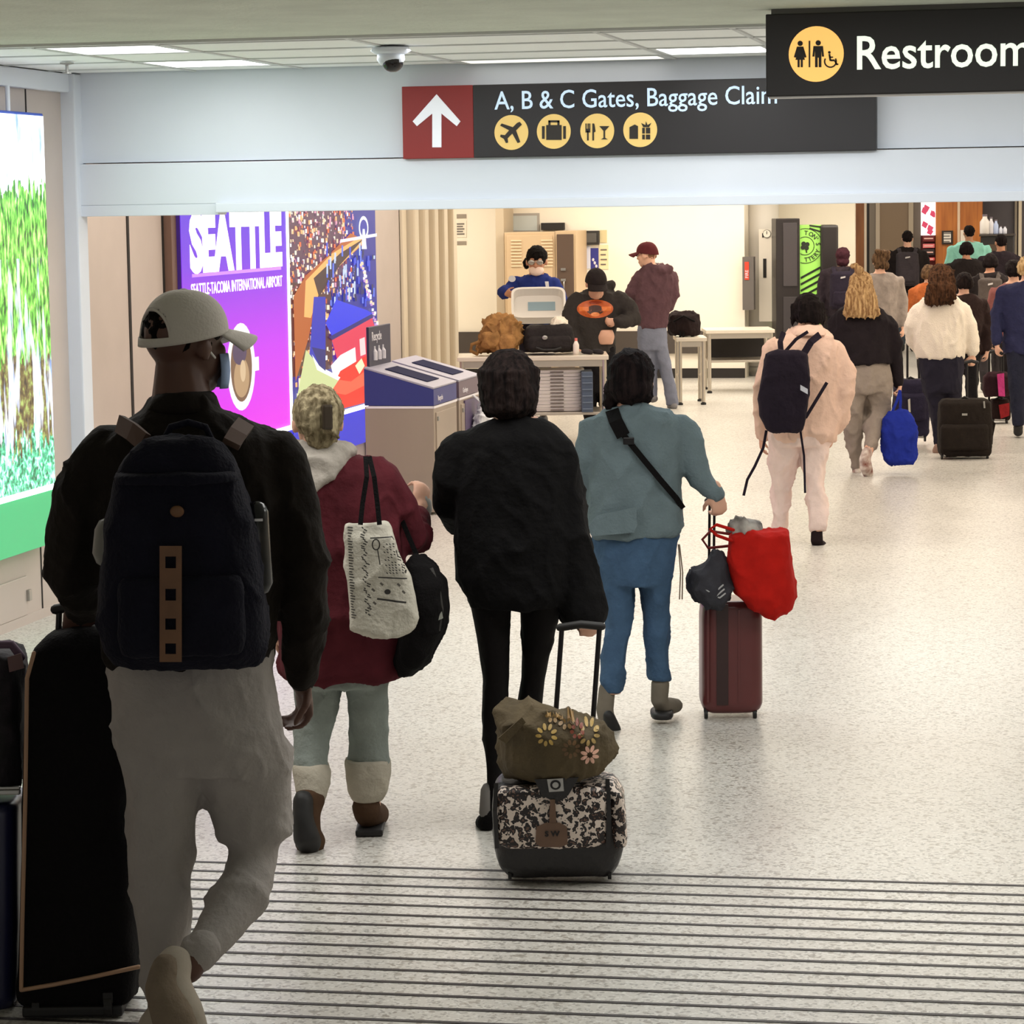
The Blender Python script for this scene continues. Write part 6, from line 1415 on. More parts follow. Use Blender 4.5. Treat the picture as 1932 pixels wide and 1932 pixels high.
# ================================================================ FURNITURE
# recycling bins along the left wall, fronts towards the hall
M_bm = mat('brushed_bin', (172, 158, 144), rough=0.4, metal=0.35, var=0.08, vscale=3, stretch=(1, 1, 0.2))
M_bblu = mat('bin_blue', (52, 58, 130), rough=0.4)
M_blid = mat('bin_lid_grey', (168, 166, 182), rough=0.4)
M_slot = mat('bin_slot', (16, 20, 62), rough=0.7, spec=0.1)
fc = gp(822, 972)
def bin_(x0, x1, y0, y1, label, front, sign):
    t = thing('recycling_bin', ((x0+x1)/2, (y0+y1)/2, 0), label, 'bin', 'recycling bins by the city lightbox')
    B().mm((x0, y0, 0.02), (x1, y1, 0.765), 0.006).build('bin_body', M_bm, t)
    B().prism([(x0, 0.772), (x1, 0.772), (x1, 0.885), (x0, 1.03)], (0, y0, 0), XU, ZU, (0, y1 - y0, 0)).build('lid', front, t)
    dz = 0.145/(x1 - x0); th = math.atan(dz)
    rot = Matrix.Rotation(th, 3, 'Y'); cx = (x0+x1)/2; zc = 0.885 + 0.145*0.5
    L = math.hypot(x1 - x0, 0.145)
    top = B().box((cx, (y0+y1)/2, zc + 0.008), (L, y1 - y0 + 0.004, 0.014), 0.004, rot).build('lid_top', M_blid, t)
    B().box((cx + 0.01, (y0+y1)/2, zc + 0.017), (L*0.62, (y1-y0)*0.5, 0.004), 0.001, rot).build('slot', M_slot, top)
    B().mm((x0 + 0.01, y0 - 0.004, 0.752), (x1, y0 + 0.002, 0.768)).mm((x1 - 0.002, y0 - 0.004, 0.752), (x1 + 0.004, y1, 0.768)).build('reflection_strip', mat('reflection_white', (240, 236, 240), rough=0.4), t)  # bright reflection along the body's top edge, built as a white strip
    d_ = B().mm((x1 - 0.004, y0 + 0.05, 0.06), (x1 + 0.008, y1 - 0.05, 0.72), 0.004).build('door', M_bm, t)
    B().mm((x1 + 0.008, y0 + 0.07, 0.66), (x1 + 0.016, y0 + 0.11, 0.69)).build('lock', M_steel, d_)
    text('lettering', front_txt, 0.05, (x1 + 0.001, y0 + 0.12, 0.80), (0, 1, 0), ZU, M_wink2, t, 0.001, 1.0, 0.001)
    if sign:
        sg = B().mm((x0 - 0.0, y0 + 0.08, 1.03), (x0 + 0.02, y1 - 0.02, 1.32), 0.004).build('sign_plate', mat('sign_navy', (44, 44, 72), rough=0.4), t)
        text('lettering', 'Recycle', 0.09, (x0 + 0.021, y0 + 0.15, 1.22), (0, 1, 0), ZU, M_wink2, sg, 0.001, 1.0, 0.001)
        for k in range(3):
            B().lathe([(0.022, 0), (0.022, 0.06), (0.008, 0.08), (0.008, 0.10)], n=10, c=(x0 + 0.022, y0 + 0.22 + 0.12*k, 1.08)).build('bottle_icon', M_wink2, sg)
    return t
M_wink2 = mat('white_label', (225, 222, 230), rough=0.5)
bx1 = fc.x; bx0 = bx1 - 0.50
front_txt = 'Recycle'
bin_(bx0, bx1, fc.y, fc.y + 0.72, 'brushed steel recycling bin with sloped blue lid, nearest of the two', M_bblu, True)
front_txt = 'Garbage'
b2 = bin_(bx0, bx1, fc.y + 0.80, fc.y + 1.52, 'second recycling bin with grey-brown lid, behind the blue-lidded bin', mat('bin_taupe', (112, 96, 110), rough=0.4), False)
B().mm((bx1 + 0.001, fc.y + 0.95, 0.30), (bx1 + 0.012, fc.y + 1.40, 0.74)).build('poster', mat('poster_violet', (92, 78, 112), rough=0.4), b2)
pbx, pby = bx1 + 0.085, fc.y + 1.22
t = thing('plastic_bag', (pbx, pby, 0.42), 'crumpled white plastic bag hanging on the front of the second recycling bin', 'bag')
b_ = B()
for z_, r_ in ((0.46, 0.05), (0.52, 0.10), (0.58, 0.09), (0.66, 0.05)): b_.ell((pbx, pby, z_), (r_*0.7, r_*1.3, 0.07))
b_.soft('bag_body', mat('plastic_white', (228, 230, 236), rough=0.35), t, voxel=0.008, it=2, fold=0.016, freq=16)
B().tube([(pbx, pby - 0.03, 0.70), (bx1 + 0.012, pby - 0.01, 0.76), (bx1 + 0.012, pby + 0.01, 0.76), (pbx, pby + 0.03, 0.70)], 0.006, 6).build('bag_handle', mat('plastic_white', (228, 230, 236)), t, smooth=True)
# stainless tables
M_ss = mat('stainless', (190, 182, 170), rough=0.3, metal=0.85)
M_top = mat('table_top', (222, 212, 196), rough=0.3, metal=0.3)
def table(name, tpos, xl, xr, ztop, depth, label, shelf=None, skirt=False):
    t0 = tpos
    pl, pr = at(xl, 640, t0), at(xr, 640, t0)
    c = Vector(((pl.x+pr.x)/2, (pl.y+pr.y)/2, 0)) + FH*depth/2; L = (pr - pl).xy.length
    t = thing(name, c, label, 'table'); R_ = Matrix.Rotation(YAW, 3, 'Z')
    def lp(a, b_, z): return c + RT*a + FH*b_ + UP*z
    B().box(lp(0, 0, ztop - 0.02), (L, depth, 0.04), 0.006, R_).build('table_top', M_top, t)
    for a in (-L/2 + 0.04, L/2 - 0.04):
        for b_ in (-depth/2 + 0.04, depth/2 - 0.04):
            lg = B().cyl(lp(a, b_, 0.03), lp(a, b_, ztop - 0.04), 0.022).build('leg', M_ss, t, smooth=False)
            B().lathe([(0.012, 0.03), (0.03, 0.02), (0.03, 0.0)], n=12, c=lp(a, b_, 0)).build('foot', M_RUB, lg)
    for b_ in (-depth/2 + 0.04, depth/2 - 0.04): B().box(lp(0, b_, ztop - 0.07), (L - 0.1, 0.03, 0.06), 0.003, R_).build('apron', M_ss, t)
    if shelf: B().box(lp(0, 0, shelf), (L - 0.06, depth - 0.06, 0.025), 0.004, R_).build('lower_shelf', M_ss, t)
    else:
        for a in (-L/2 + 0.04, L/2 - 0.04): B().cyl(lp(a, -depth/2 + 0.04, 0.3), lp(a, depth/2 - 0.04, 0.3), 0.014).build('side_rail', M_ss, t)
    if skirt: B().box(lp(0, depth/2 - 0.03, ztop - 0.24), (L - 0.1, 0.02, 0.26), 0.002, R_).build('back_panel', mat('panel_black', (30, 26, 26), rough=0.6), t)
    return t, lp
T1, lp1 = table('inspection_table', 24.6, 862, 1148, 0.82, 0.70, 'stainless inspection table in front with stacked trays beneath', shelf=0.30)
T2, lp2 = table('inspection_table', 29.6, 1276, 1334, 0.725, 0.60, 'small stainless table with tall thin legs carrying the black bag')
T3, lp3 = table('inspection_table', 31.4, 1332, 1462, 0.72, 0.75, 'long steel table with black back panel before the far wall', shelf=0.36, skirt=True)
# stacked trays on the lower shelf
ordw = ['topmost', 'second', 'third', 'fourth', 'fifth', 'sixth', 'seventh', 'eighth', 'ninth', 'tenth', 'eleventh', 'lowest']
pt = at(1050, 640, 24.6); b0 = (pt - Vector((T1.location.x, T1.location.y, pt.z))).dot(RT)
proto = None
for k in range(12):
    z = 0.315 + 0.031*(11 - k)
    c = lp1(b0, -0.02, z)
    lab = f'white screening tray, {ordw[k]} of the stack under the front inspection table'
    if proto is None:
        o = thing('screening_tray', c, lab, 'tray', 'white trays stacked under the front table'); proto = o
        tray_mesh(B(), c, RT, FH, UP, 0.50, 0.42, 0.0305, 0.006).build('tray_body', M_try, o)
        tb = o.children[0]; B().box(c - FH*0.212 + UP*0.012, (0.12, 0.006, 0.010), rot=Matrix.Rotation(YAW, 3, 'Z')).build('grip_slot', mat('tray_slot', (120, 112, 104), rough=0.6), o)
    else:
        o = copy_tree(proto); o.location = c; o['label'] = lab
I = Item('storage_crate', 1110, 780, 24.75, 'dark blue-grey plastic crate beside the white tray stack', 'crate')
g = B()
p_ = I.W(1107, 740, 0.0)
bb = B(); hgt = 0.36
R_ = Matrix.Rotation(YAW, 3, 'Z'); base = Vector((p_.x, p_.y, 0.316))
bb.box(base + UP*hgt/2, (0.10, 0.40, hgt), 0.006, R_); bb.build('crate_body', mat('crate_blue', (70, 84, 104), rough=0.5), I.root)
for k in range(6): B().box(base - FH*0.203 + UP*(0.03 + 0.058*k), (0.09, 0.012, 0.012), 0.003, R_).build('rib', mat('crate_blue2', (96, 110, 128), rough=0.5), I.root)

# things on the front table
def on(z, x, t): return at(x, 640, t)
I = Item('backpack', 945, 668, 24.85, 'tan canvas backpack lying on the left of the front inspection table', 'backpack')
M_tnb = cloth('tan_canvas', (168, 124, 76), var=0.4, bump=0.4)
g = I.g(0)
g.rows([(598, 925, 960, 0.05, 0.06), (608, 912, 980, 0.05, 0.11), (624, 906, 983, 0.05, 0.15), (641, 903, 985, 0.05, 0.17), (654, 902, 982, 0.05, 0.16), (662, 908, 975, 0.05, 0.13)]); g.done('bag_body', M_tnb, fold=0.03, freq=9)
for x, y in ((925, 640), (955, 645)):
    g = I.g(0); g.rows([(y - 14, x - 12, x + 14, -0.10, 0.03), (y - 8, x - 16, x + 18, -0.11, 0.05), (y + 12, x - 16, x + 18, -0.11, 0.05), (y + 16, x - 12, x + 14, -0.10, 0.03)]); g.done('front_pocket', M_tnb, fold=0.008, freq=12)
B().tube([I.W(x, y, -0.06) for x, y in ((905, 645), (890, 650), (888, 662), (900, 668))], 0.016, 8).build('grab_strap', M_tnb, I.root, smooth=True)
strap(I, 'webbing', M_tnb, [(920, 612, -0.06), (932, 626, -0.12), (940, 660, -0.14)], 5, 0.005); strap(I, 'webbing', M_tnb, [(970, 616, -0.06), (966, 640, -0.13), (968, 662, -0.13)], 5, 0.005)
I = Item('suitcase', 1035, 672, 24.9, 'black soft suitcase lying on the front inspection table', 'suitcase')
g = I.g(0); g.rows([(612, 1000, 1072, 0.05, 0.12), (618, 992, 1080, 0.05, 0.16), (640, 988, 1084, 0.05, 0.18), (657, 990, 1084, 0.05, 0.18), (663, 996, 1078, 0.05, 0.16)], n=5); g.done('case_body', cloth('case_charcoal', (46, 42, 42), var=0.2, bump=0.3), fold=0.006)
g = I.g(0); g.rows([(634, 1000, 1074, -0.12, 0.03), (640, 996, 1078, -0.13, 0.04), (656, 996, 1078, -0.13, 0.04), (662, 1000, 1074, -0.12, 0.03)], n=4); g.done('front_pocket', cloth('case_charcoal', (46, 42, 42)), fold=0.003)
B().tube([I.W(x, y, -0.18) for x, y in ((1012, 656), (1024, 660), (1046, 660), (1058, 656))], 0.010, 8).build('case_handle', M_RUB, I.root, smooth=True)
B().ell(I.W(1028, 637, -0.175), (5*I.m, 0.006, 4*I.m), I.Q).build('round_badge', M_steel, I.root)
I = Item('water_bottle', 1087, 672, 24.75, 'small clear bottle with pink cap beside the black suitcase on the table', 'bottle')
pb = I.W(1087, 668, 0)
B().lathe([(0.026, 0.0), (0.028, 0.03), (0.028, 0.09), (0.012, 0.125)], n=14, c=(pb.x, pb.y, 0.82)).build('bottle_body', mat('clear_plastic', (225, 215, 205), rough=0.15), I.root, smooth=True)
B().lathe([(0.013, 0.125), (0.013, 0.15)], n=12, c=(pb.x, pb.y, 0.82)).build('bottle_cap', mat('pink_cap', (220, 120, 110), rough=0.4), I.root)
I = Item('shoe_pair', 1118, 670, 24.75, 'pair of dark shoes lying on the right end of front table', 'shoes')
for x in (1108, 1128):
    g = I.g(0); g.tube([(x - 8, 663, 0.02, 5), (x, 663, 0.0, 5.5), (x + 8, 665, -0.02, 4.5)], inner=False); g.done('shoe', cloth('shoe_dark', (52, 48, 50)), fold=0)
I = Item('white_cloth', 1056, 616, 25.0, 'crumpled white cloth draped on the black suitcase', 'cloth')
g = I.g(0); g.rows([(600, 1046, 1064, 0.05, 0.05), (607, 1042, 1070, 0.05, 0.08), (615, 1038, 1073, 0.05, 0.09)]); g.done('cloth_body', cloth('white_towel', (232, 222, 205), var=0.06), fold=0.014, freq=14)
# black bag on the small table
I = Item('duffel_bag', 1293, 636, 29.9, 'black duffel bag with dangling straps on the small thin-legged table', 'bag')
g = I.g(0); g.rows([(588, 1268, 1308, 0, 0.08), (595, 1262, 1318, 0, 0.14), (610, 1260, 1323, 0, 0.17), (625, 1262, 1322, 0, 0.16), (632, 1266, 1316, 0, 0.14)]); g.done('bag_body', cloth('duffel_black', (38, 28, 28), var=0.2), fold=0.012)
for x in (1284, 1290): strap(I, 'dangling_strap', M_sblk, [(x, 625, -0.17), (x - 1, 638, -0.19), (x - 3, 652, -0.19)], 4, 0.004)
B().tube([I.W(1272, 606, -0.15), I.W(1290, 596, -0.17), I.W(1310, 606, -0.15)], 0.010, 8).build('bag_handle', M_sblk, I.root, smooth=True)
# lockers
pA, pB = pY(953, 560, 33.2), pY(1048, 560, 33.2); pC = pY(1088, 560, 33.2)
M_lck = mat('locker_tan', (198, 172, 138), rough=0.45)
t = thing('locker', ((pA.x+pB.x)/2, 33.45, 0), 'tan steel locker with louvred door behind the security officer', 'locker')
zt = pY(1000, 438, 33.2).z
B().mm((pA.x, 33.2, 0.0), (pB.x, YW - 0.06, zt), 0.006).build('locker_body', M_lck, t)
dr = B().mm((pA.x + 0.03, 33.185, 0.06), (pB.x - 0.03, 33.2, zt - 0.04), 0.004).build('locker_door', M_lck, t)
for k in range(9):
    zz = pY(1000, 455 + 6*k, 33.2).z
    for xa_, xb_ in ((965, 985), (1022, 1044)):
        if k > 5 and xa_ > 1000: pass
        B().mm((pY(xa_, 500, 33.2).x, 33.17, zz), (pY(xb_, 500, 33.2).x, 33.188, zz + 0.014), 0.003).build('louvre', mat('louvre_pale', (222, 200, 168), rough=0.45), dr)
t = thing('locker', ((pB.x+pC.x)/2, 33.45, 0), 'narrow dark brown locker with latch right of the tan locker', 'locker')
B().mm((pB.x + 0.004, 33.2, 0), (pC.x, YW - 0.06, zt + 0.01), 0.005).build('locker_body', M_lck, t)
dr = B().mm((pB.x + 0.03, 33.17, 0.05), (pC.x - 0.03, 33.2, zt - 0.03), 0.004).build('locker_door', mat('locker_brown', (84, 66, 54), rough=0.5), t)
for py in (508, 528):
    zz = pY(1070, py, 33.2).z; xx = pY(1064, py, 33.2).x
    B().mm((xx - 0.03, 33.145, zz - 0.015), (xx + 0.03, 33.172, zz + 0.015), 0.004).build('latch', M_steel, dr)
zz0, zz1 = pY(1066, 546, 33.2).z, pY(1066, 530, 33.2).z; xx = pY(1066, 540, 33.2).x
B().tube([(xx, 33.172, zz1), (xx, 33.13, zz1 - 0.01), (xx, 33.13, zz0 + 0.01), (xx, 33.172, zz0)], 0.008, 8).build('door_pull', M_steel, dr, smooth=True)
pD, pE = pY(936, 500, 33.4), pY(953, 500, 33.4)
struct(B().mm((pD.x, 33.4, 0), (pE.x - 0.01, YW, 3.0), 0.004).build('trim_7', mat('pilaster_tan', (190, 174, 150), rough=0.6), loc=(pD.x, 33.5, 0)))
# wall-hung papers, window, boxes
def wall_item(name, x0, y0, x1, y1, rgb, label, cat, Yp=YW, th=0.012, frame=None, emit=0.0, lines=0, group=None):
    a, b_ = pY(x0, y1, Yp), pY(x1, y0, Yp)
    t = thing(name, ((a.x+b_.x)/2, Yp - th/2, (a.z+b_.z)/2), label, cat, group)
    m = mat(name + '_%d_%d_%d' % rgb, rgb, rough=0.6, emit=emit)
    if frame:
        f = 0.03; B().mm((a.x, Yp - th, a.z), (b_.x, Yp - 0.001, b_.z), 0.003).build('frame', mat('frame_%d_%d_%d' % frame, frame, rough=0.5), t)
        B().mm((a.x + f, Yp - th - 0.003, a.z + f), (b_.x - f, Yp - th + 0.002, b_.z - f)).build('panel', m, t)
    else: B().mm((a.x, Yp - th, a.z), (b_.x, Yp - 0.001, b_.z), 0.002).build('sheet', m, t)
    for k in range(lines):
        zz = b_.z - (b_.z - a.z)*(0.2 + 0.6*k/max(1, lines - 1)); ww = (b_.x - a.x)
        B().mm((a.x + ww*0.16, Yp - th - 0.006, zz - 0.008), (b_.x - ww*(0.16 + 0.12*(k % 2)), Yp - th - 0.002, zz + 0.008)).build('print_line', mat('ink_grey', (110, 104, 100), rough=0.6), t)
    return t
wall_item('wall_plate', 860, 404, 880, 412, (150, 140, 128), 'upper small grey plate on the cream wall above the tan backpack', 'plate')
wall_item('notice', 858, 416, 880, 448, (238, 230, 214), 'pale printed notice on the cream wall left of the lockers', 'notice', lines=5)
wall_item('wall_plate', 862, 455, 880, 462, (150, 140, 128), 'lower small grey plate under the pale notice on cream wall', 'plate')
wall_item('wall_panel', 960, 402, 1018, 440, (196, 204, 204), 'pale grey panel with frame on the wall above tan locker', 'panel', frame=(170, 165, 158))
wall_item('black_box', 1023, 420, 1066, 434, (28, 24, 24), 'black wall-mounted box above the dark locker', 'box', th=0.08)
wall_item('screen', 1096, 435, 1131, 462, (86, 84, 82), 'dark grey wall monitor beside the lockers', 'monitor', th=0.06, frame=(40, 38, 38))
wall_item('picture', 1132, 434, 1145, 458, (212, 196, 150), 'small yellowish picture right of the wall monitor', 'picture')
wall_item('notice', 1089, 464, 1114, 507, (222, 222, 236), 'white notice sheet below the wall monitor', 'notice', lines=0)
t = wall_item('poster', 1115, 468, 1129, 512, (52, 54, 140), 'narrow blue bottle-shaped poster below the wall monitor', 'poster')
for k in range(3):
    q_ = pY(1119 + 3*k, 490 + 6*k, YW - 0.014); B().ell(q_, (0.015, 0.003, 0.02)).build('white_spot', M_wink2, t)
wall_item('notice', 1131, 462, 1148, 508, (244, 226, 182), 'cream yellow notice sheet right of the blue poster', 'notice', lines=4)
wall_item('notice', 1089, 510, 1110, 552, (240, 234, 222), 'plain white sheet low on the wall beside the dark locker', 'notice')
# equipment by the column
YF = YW - 0.02
t = wall_item('extinguisher_cabinet', 1404, 484, 1425, 584, (96, 90, 86), 'grey fire cabinet with red label beside the round column', 'cabinet', Yp=YF, th=0.16)
a, b_ = pY(1405, 528, YF - 0.165), pY(1413, 494, YF - 0.165)
B().mm((a.x, YF - 0.168, a.z), (b_.x, YF - 0.16, b_.z)).build('red_label', mat('label_red', (206, 60, 34), rough=0.5), t)
text('lettering', 'FIRE', 0.055, (b_.x - 0.008, YF - 0.169, a.z + 0.02), (0, 0, 1), (-1, 0, 0), M_wink2, t, 0.001)
yp_ = YW + 0.28
t = wall_item('control_panel', 1434, 432, 1467, 606, (232, 224, 210), 'white electrical control panel with round gauge on the column', 'panel', Yp=yp_, th=0.10)
c_ = pY(1447, 441, yp_ - 0.105)
B().cyl(c_, c_ - Vector((0, 0.02, 0)), 0.045, n=24).build('gauge_dial', mat('dial_face', (246, 240, 226), rough=0.4), t)
B().prism(disc(0, 0, 0.05, n=28), c_ + Vector((0, 0.004, 0)), XU, ZU, (0, -0.012, 0)).build('gauge_rim', M_BLKM, t)
B().mm(c_ + Vector((-0.004, -0.026, -0.005)), c_ + Vector((0.004, -0.021, 0.032))).build('needle', M_BLKM, t)
for (x0_, y0_, x1_, y1_) in ((1440, 488, 1446, 524), (1438, 440, 1441, 448)):
    a, b_ = pY(x0_, y1_, yp_ - 0.1), pY(x1_, y0_, yp_ - 0.1); B().mm((a.x, yp_ - 0.108, a.z), (b_.x, yp_ - 0.098, b_.z)).build('slot', M_dark, t)
# lottery kiosk
YK = 33.9
I = Item('lottery_kiosk', 1524, 712, 33.6, 'black lottery kiosk with bright green round logo panel', 'kiosk')
def K(px, py, d=0): return I.W(px, py, d)
M_kb = mat('kiosk_black', (30, 24, 24), rough=0.35); M_kg = mat('kiosk_green', (150, 212, 92), rough=0.4, emit=0.12)
R_ = Matrix.Rotation(YAW, 3, 'Z')
def kbox(x0, y0, x1, y1, d, dep, nm, m, bev=0.01, par=None):
    a = K(x0, y1, d); b_ = K(x1, y0, d); a.z = max(a.z, 0.0)
    c = (a + b_)/2 + FH*dep/2
    return B().box((c.x, c.y, c.z), ((b_ - a).dot(RT), dep, b_.z - a.z), bev, R_).build(nm, m, par if par is not None else I.root)
kbox(1508, 424, 1550, 760, 0.06, 0.5, 'green_panel', M_kg)
kbox(1465, 412, 1509, 760, 0.0, 0.55, 'left_tower', M_kb)
sc_ = kbox(1478, 420, 1504, 540, -0.02, 0.03, 'screen', mat('kiosk_screen', (70, 66, 68), rough=0.15), 0.004)
kbox(1478, 560, 1504, 630, -0.02, 0.03, 'dispenser', mat('kiosk_grey', (56, 52, 54), rough=0.3), 0.004)
kbox(1549, 424, 1582, 760, 0.0, 0.55, 'right_tower', M_kb, 0.03)
gk = I.m; o_ = K(1519, 464, 0.058)
pol = []
bk = (24, 30, 18)
for k in range(40):
    a, b_ = 2*math.pi*k/40, 2*math.pi*(k+1)/40
    for r in (33, 17.5): pol.append(([(r*gk*math.cos(a), r*gk*math.sin(a)), (r*gk*math.cos(b_), r*gk*math.sin(b_)), ((r - 1.3)*gk*math.cos(b_), (r - 1.3)*gk*math.sin(b_)), ((r - 1.3)*gk*math.cos(a), (r - 1.3)*gk*math.sin(a))], bk))
for k in range(4): pol.append((disc(5*gk*math.cos(k*math.pi/2 + .6), 5*gk*math.sin(k*math.pi/2 + .6), 4.2*gk), bk))
pol.append((seg(0, 0, 3*gk, -13*gk, 1.2*gk), bk))
for k in range(5): pol.append((seg(-9*gk, -(60 + 12*k)*gk, 30*gk, -(40 + 12*k)*gk, 2.2*gk), bk))
for k in range(2): pol.append((seg(8*gk, (33 + 5*k)*gk, 30*gk, (26 + 9*k)*gk, 1.5*gk), bk))
pol = [([(min(max(a, -9*gk), 30*gk), b_) for a, b_ in p], c) for p, c in pol]
ink('logo_print', pol, o_, RT, UP, -FH, printm('flat_print'), I.root, gap=0.001)
M_ink = mat('logo_ink', (24, 30, 18), rough=0.5)
def arc(s_, a0, a1, r, flip):
    for k, ch in enumerate(s_):
        a = math.radians(a0 + (a1 - a0)*k/max(1, len(s_) - 1))
        rd = RT*math.cos(a) + UP*math.sin(a); tg = RT*math.sin(a) - UP*math.cos(a)
        if flip: u_, v_ = -tg, -rd
        else: u_, v_ = tg, rd
        base = o_ + rd*(r*gk) - FH*0.003
        if ch != ' ': text('letter', ch, 11.5*gk, base - u_*4*gk, u_, v_, M_ink, I.root, 0.0008, 0.95, 0.0012)
arc("TON'S", 84, 4, 20.5, False); arc('TTERY', -84, -22, 29.5, True)
# ================================================================ shop front far right
YT = 44.0
def sw(name, x0, x1, rgb, th=0.2, dy=0.0, m=None, ztop=3.0, z0=0.0, kind='wall_back'):
    a, b_ = pY(x0, 500, YT + dy), pY(x1, 500, YT + dy)
    o = B().mm((a.x, YT + dy, z0), (b_.x, YT + dy + th, ztop), 0.004).build(name, m or mat('shop_%d_%d_%d' % rgb, rgb, rough=0.5), loc=((a.x+b_.x)/2, YT + dy, 0))
    return struct(o)
M_wd = mat('orange_wood', (196, 120, 52), rough=0.45, rgb2=(164, 92, 36), vscale=3, stretch=(6, 6, 0.5), bump=0.1)
M_wd2 = mat('brown_wood', (134, 82, 40), rough=0.45, rgb2=(104, 60, 28), vscale=3, stretch=(6, 6, 0.5))
sw('trim_8', 1598, 1606, (96, 84, 70)); sw('trim_9', 1607, 1613, (232, 226, 214), dy=-0.02); sw('trim_10', 1614, 1630, (0, 0, 0), m=M_wd2, dy=-0.05)
sw('trim_11', 1630, 1635, (214, 200, 180)); sw('trim_12', 1635, 1640, (30, 24, 22), dy=0.03)
sw('trim_13', 1640, 1652, (112, 102, 90)); sw('trim_14', 1652, 1660, (168, 154, 136), dy=-0.03)
sw('wall_back', 1660, 1714, (118, 98, 76)); sw('trim_15', 1714, 1723, (160, 146, 126), dy=-0.03); sw('wall_back', 1723, 1737, (96, 84, 74))
sw('wall_back', 1765, 1806, (0, 0, 0), m=M_wd); sw('trim_16', 1806, 1811, (228, 200, 170), dy=-0.02); sw('wall_back', 1811, 1853, (0, 0, 0), m=M_wd)
sw('wall_back', 1853, 1990, (84, 80, 86), dy=0.6); sw('trim_17', 1914, 1919, (150, 140, 124), dy=0.5); sw('trim_18', 1921, 1927, (220, 208, 186), dy=0.45)
sw('wall_back', 1737, 1765, (120, 40, 40), dy=0.1)
a, b_ = pY(1738, 444, YT), pY(1765, 380, YT)
t = thing('lit_sign', ((a.x+b_.x)/2, YT, a.z), 'bright white and red backlit shop sign left of orange wood panels', 'sign')
B().mm((a.x, YT - 0.06, a.z), (b_.x, YT + 0.09, 2.6)).build('sign_face', mat('sign_lit_white', (255, 248, 248), emit=1.2), t)
rp = []
R8 = random.Random(3)
w_, h_ = b_.x - a.x, 2.6 - a.z
for k in range(9):
    cx, cy = w_*R8.random(), h_*0.7*R8.random(); rp.append(([(min(max(cx + r_*math.cos(q), 0), w_), min(max(cy + r_*math.sin(q), 0), h_)) for q, r_ in ((0.3, 0.06), (1.9, 0.07), (3.4, 0.05), (5, 0.06))], (222, 60, 96)))
ink('sign_print', rp, (a.x, YT - 0.061, a.z), XU, ZU, Vector((0, -1, 0)), printm('lit_print', 1.0), t, gap=0.001)
for k, (y0_, y1_, c, nm) in enumerate(((444, 456, (110, 24, 28), 'dark red'), (460, 468, (236, 120, 124), 'pink'), (470, 482, (40, 22, 24), 'black'), (486, 492, (230, 96, 96), 'salmon'), (506, 514, (226, 80, 80), 'lower red'))):
    a, b_ = pY(1741, y1_, YT - 0.1), pY(1763, y0_, YT - 0.1)
    B_ = B().mm((a.x, YT - 0.1, a.z), (b_.x, YT + 0.08, b_.z), 0.01)
    t = thing('display_box', ((a.x+b_.x)/2, YT, a.z), f'{nm} boxed display item under the red and white lit sign', 'box', 'boxes under the lit shop sign')
    B_.build('box_body', mat('disp_%d' % k, c, rough=0.5), t)
    B().mm((a.x + 0.02, YT - 0.104, (a.z+b_.z)/2 - 0.01), (b_.x - 0.02, YT - 0.1, (a.z+b_.z)/2 + 0.01)).build('box_band', mat('disp_band', (240, 190, 180), rough=0.5), t)
a = pY(1741, 520, YT - 0.05)
t = wall_item('notice', 1777, 435, 1798, 461, (242, 236, 226), 'framed white notice on the orange wood panel', 'notice', Yp=YT - 0.01, th=0.03, frame=(40, 26, 18), lines=4)
wall_item('notice', 1812, 434, 1822, 458, (244, 230, 214), 'white paper behind the man in turquoise T-shirt', 'notice', Yp=YT - 0.01)
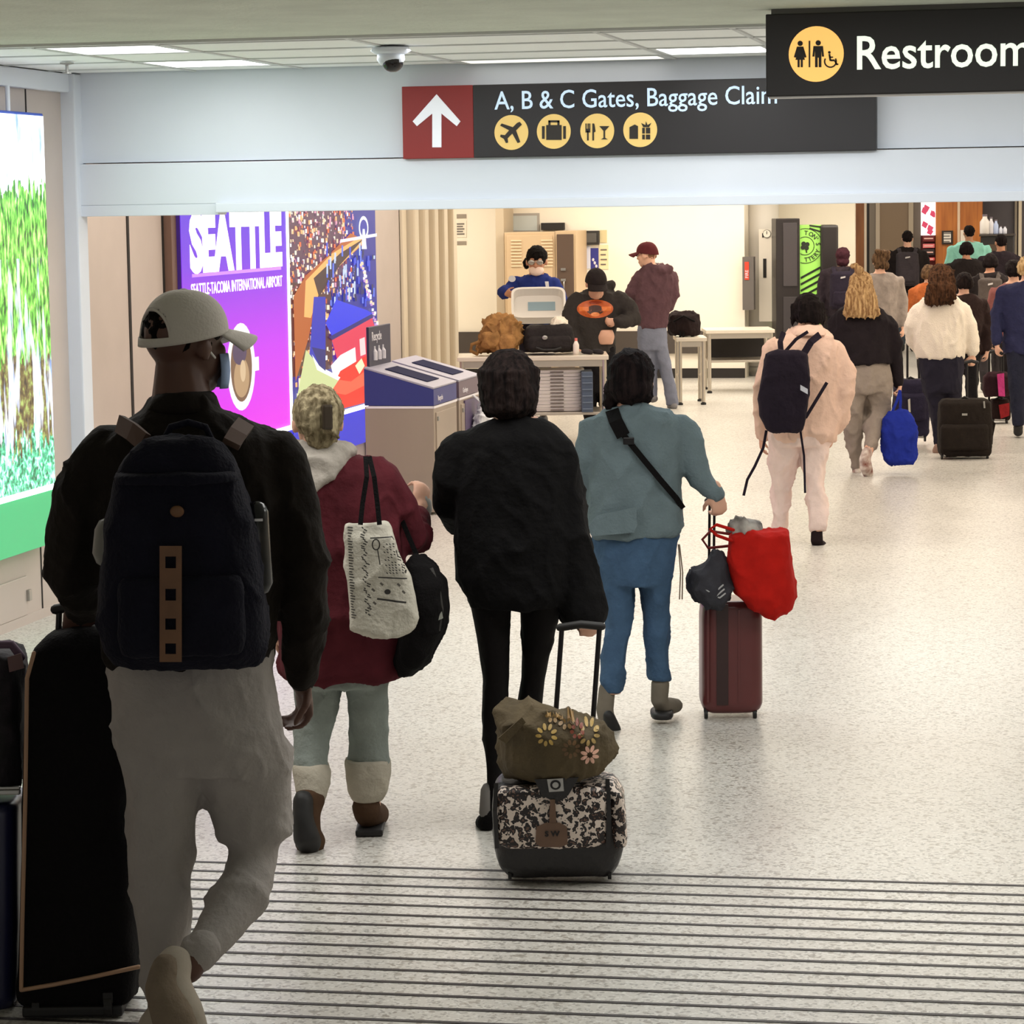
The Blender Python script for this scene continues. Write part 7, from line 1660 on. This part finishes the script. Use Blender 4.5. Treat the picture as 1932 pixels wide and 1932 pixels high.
# dark shelf unit with bottles
a, b_ = pY(1850, 446, 42.5), pY(1912, 446, 42.5)
t = thing('counter', ((a.x+b_.x)/2, 42.7, 0), 'dark shop counter unit carrying white bottles at right', 'counter')
B().mm((a.x, 42.5, 0), (b_.x, 43.0, a.z), 0.01).build('counter_body', mat('counter_dark', (40, 34, 34), rough=0.5), t)
B().mm((a.x - 0.02, 42.47, a.z), (b_.x + 0.02, 43.02, a.z + 0.03), 0.005).build('counter_top', mat('counter_top', (70, 62, 58), rough=0.4), t)
B().mm((a.x + 0.12, 42.48, a.z - 0.45), (b_.x - 0.1, 42.5, a.z - 0.12)).build('front_panel', mat('counter_panel', (86, 66, 52), rough=0.5), t)
specs = ((1858, 0.30, 0.075, (232, 226, 220), 'white round-topped dispenser, leftmost on the shop counter'), (1870, 0.26, 0.04, (228, 226, 232), 'tall white bottle beside the dispenser on shop counter'), (1879, 0.22, 0.038, (190, 205, 240), 'pale blue bottle in the middle of shop counter'), (1888, 0.12, 0.03, (222, 226, 240), 'short white cup left of the last cup on shop counter'), (1896, 0.12, 0.03, (226, 228, 240), 'short white cup, rightmost on the shop counter'))
for x, hgt, r, c, lab in specs:
    q_ = pY(x, 446, 42.7); t = thing('bottle' if hgt > .15 else 'cup', (q_.x, 42.7, a.z + 0.03), lab, 'bottle' if hgt > .15 else 'cup')
    B().lathe([(r*0.95, 0), (r, 0.02), (r, hgt*0.62), (r*0.5, hgt*0.8), (r*0.45, hgt*0.9)], n=14, c=(q_.x, 42.7, a.z + 0.03)).build('vessel', mat('vessel_%d' % x, c, rough=0.35), t, smooth=True)
    B().lathe([(r*0.5, hgt*0.9), (r*0.5, hgt)], n=12, c=(q_.x, 42.7, a.z + 0.03)).build('lid', mat('vessel_lid', (120, 110, 120), rough=0.4), t)
# ================================================================ close: unite soft pieces
run_jobs()
bpy.context.view_layer.update()
for pr, tgt in WRAP:      # lay flat prints onto the soft bag they belong to
    from mathutils.bvhtree import BVHTree
    me = tgt.data
    bv = BVHTree.FromPolygons([v.co for v in me.vertices], [tuple(p.vertices) for p in me.polygons])
    m0 = min(-v.co.dot(FH) for v in pr.data.vertices)
    for v in pr.data.vertices:
        up_ = (-v.co.dot(FH) - m0) + 0.002
        hit = bv.ray_cast(v.co - FH*0.5, FH)
        if hit[0] is not None: v.co = hit[0] - FH*up_

# members of a kind share a group phrase
GROUPS = {'person': 'travellers in the terminal', 'suitcase': 'wheeled suitcases', 'backpack': 'backpacks', 'ceiling light': 'ceiling light panels', 'notice': 'notices on the walls',
          'locker': 'lockers on the back wall', 'table': 'inspection tables', 'bottle': 'bottles', 'cup': 'cups on the shop counter', 'lightbox': 'wall lightboxes', 'bag': 'carried bags',
          'plate': 'small wall plates', 'tray': 'screening trays', 'sign': 'overhead and shop signs', 'clothing': 'clothing on the burgundy suitcase'}
tops = [o for o in bpy.data.objects if o.parent is None and 'category' in o]
cnt = {}
for o in tops: cnt[o['category']] = cnt.get(o['category'], 0) + 1
for o in tops:
    if 'group' not in o and cnt[o['category']] > 1 and o['category'] in GROUPS: o['group'] = GROUPS[o['category']]
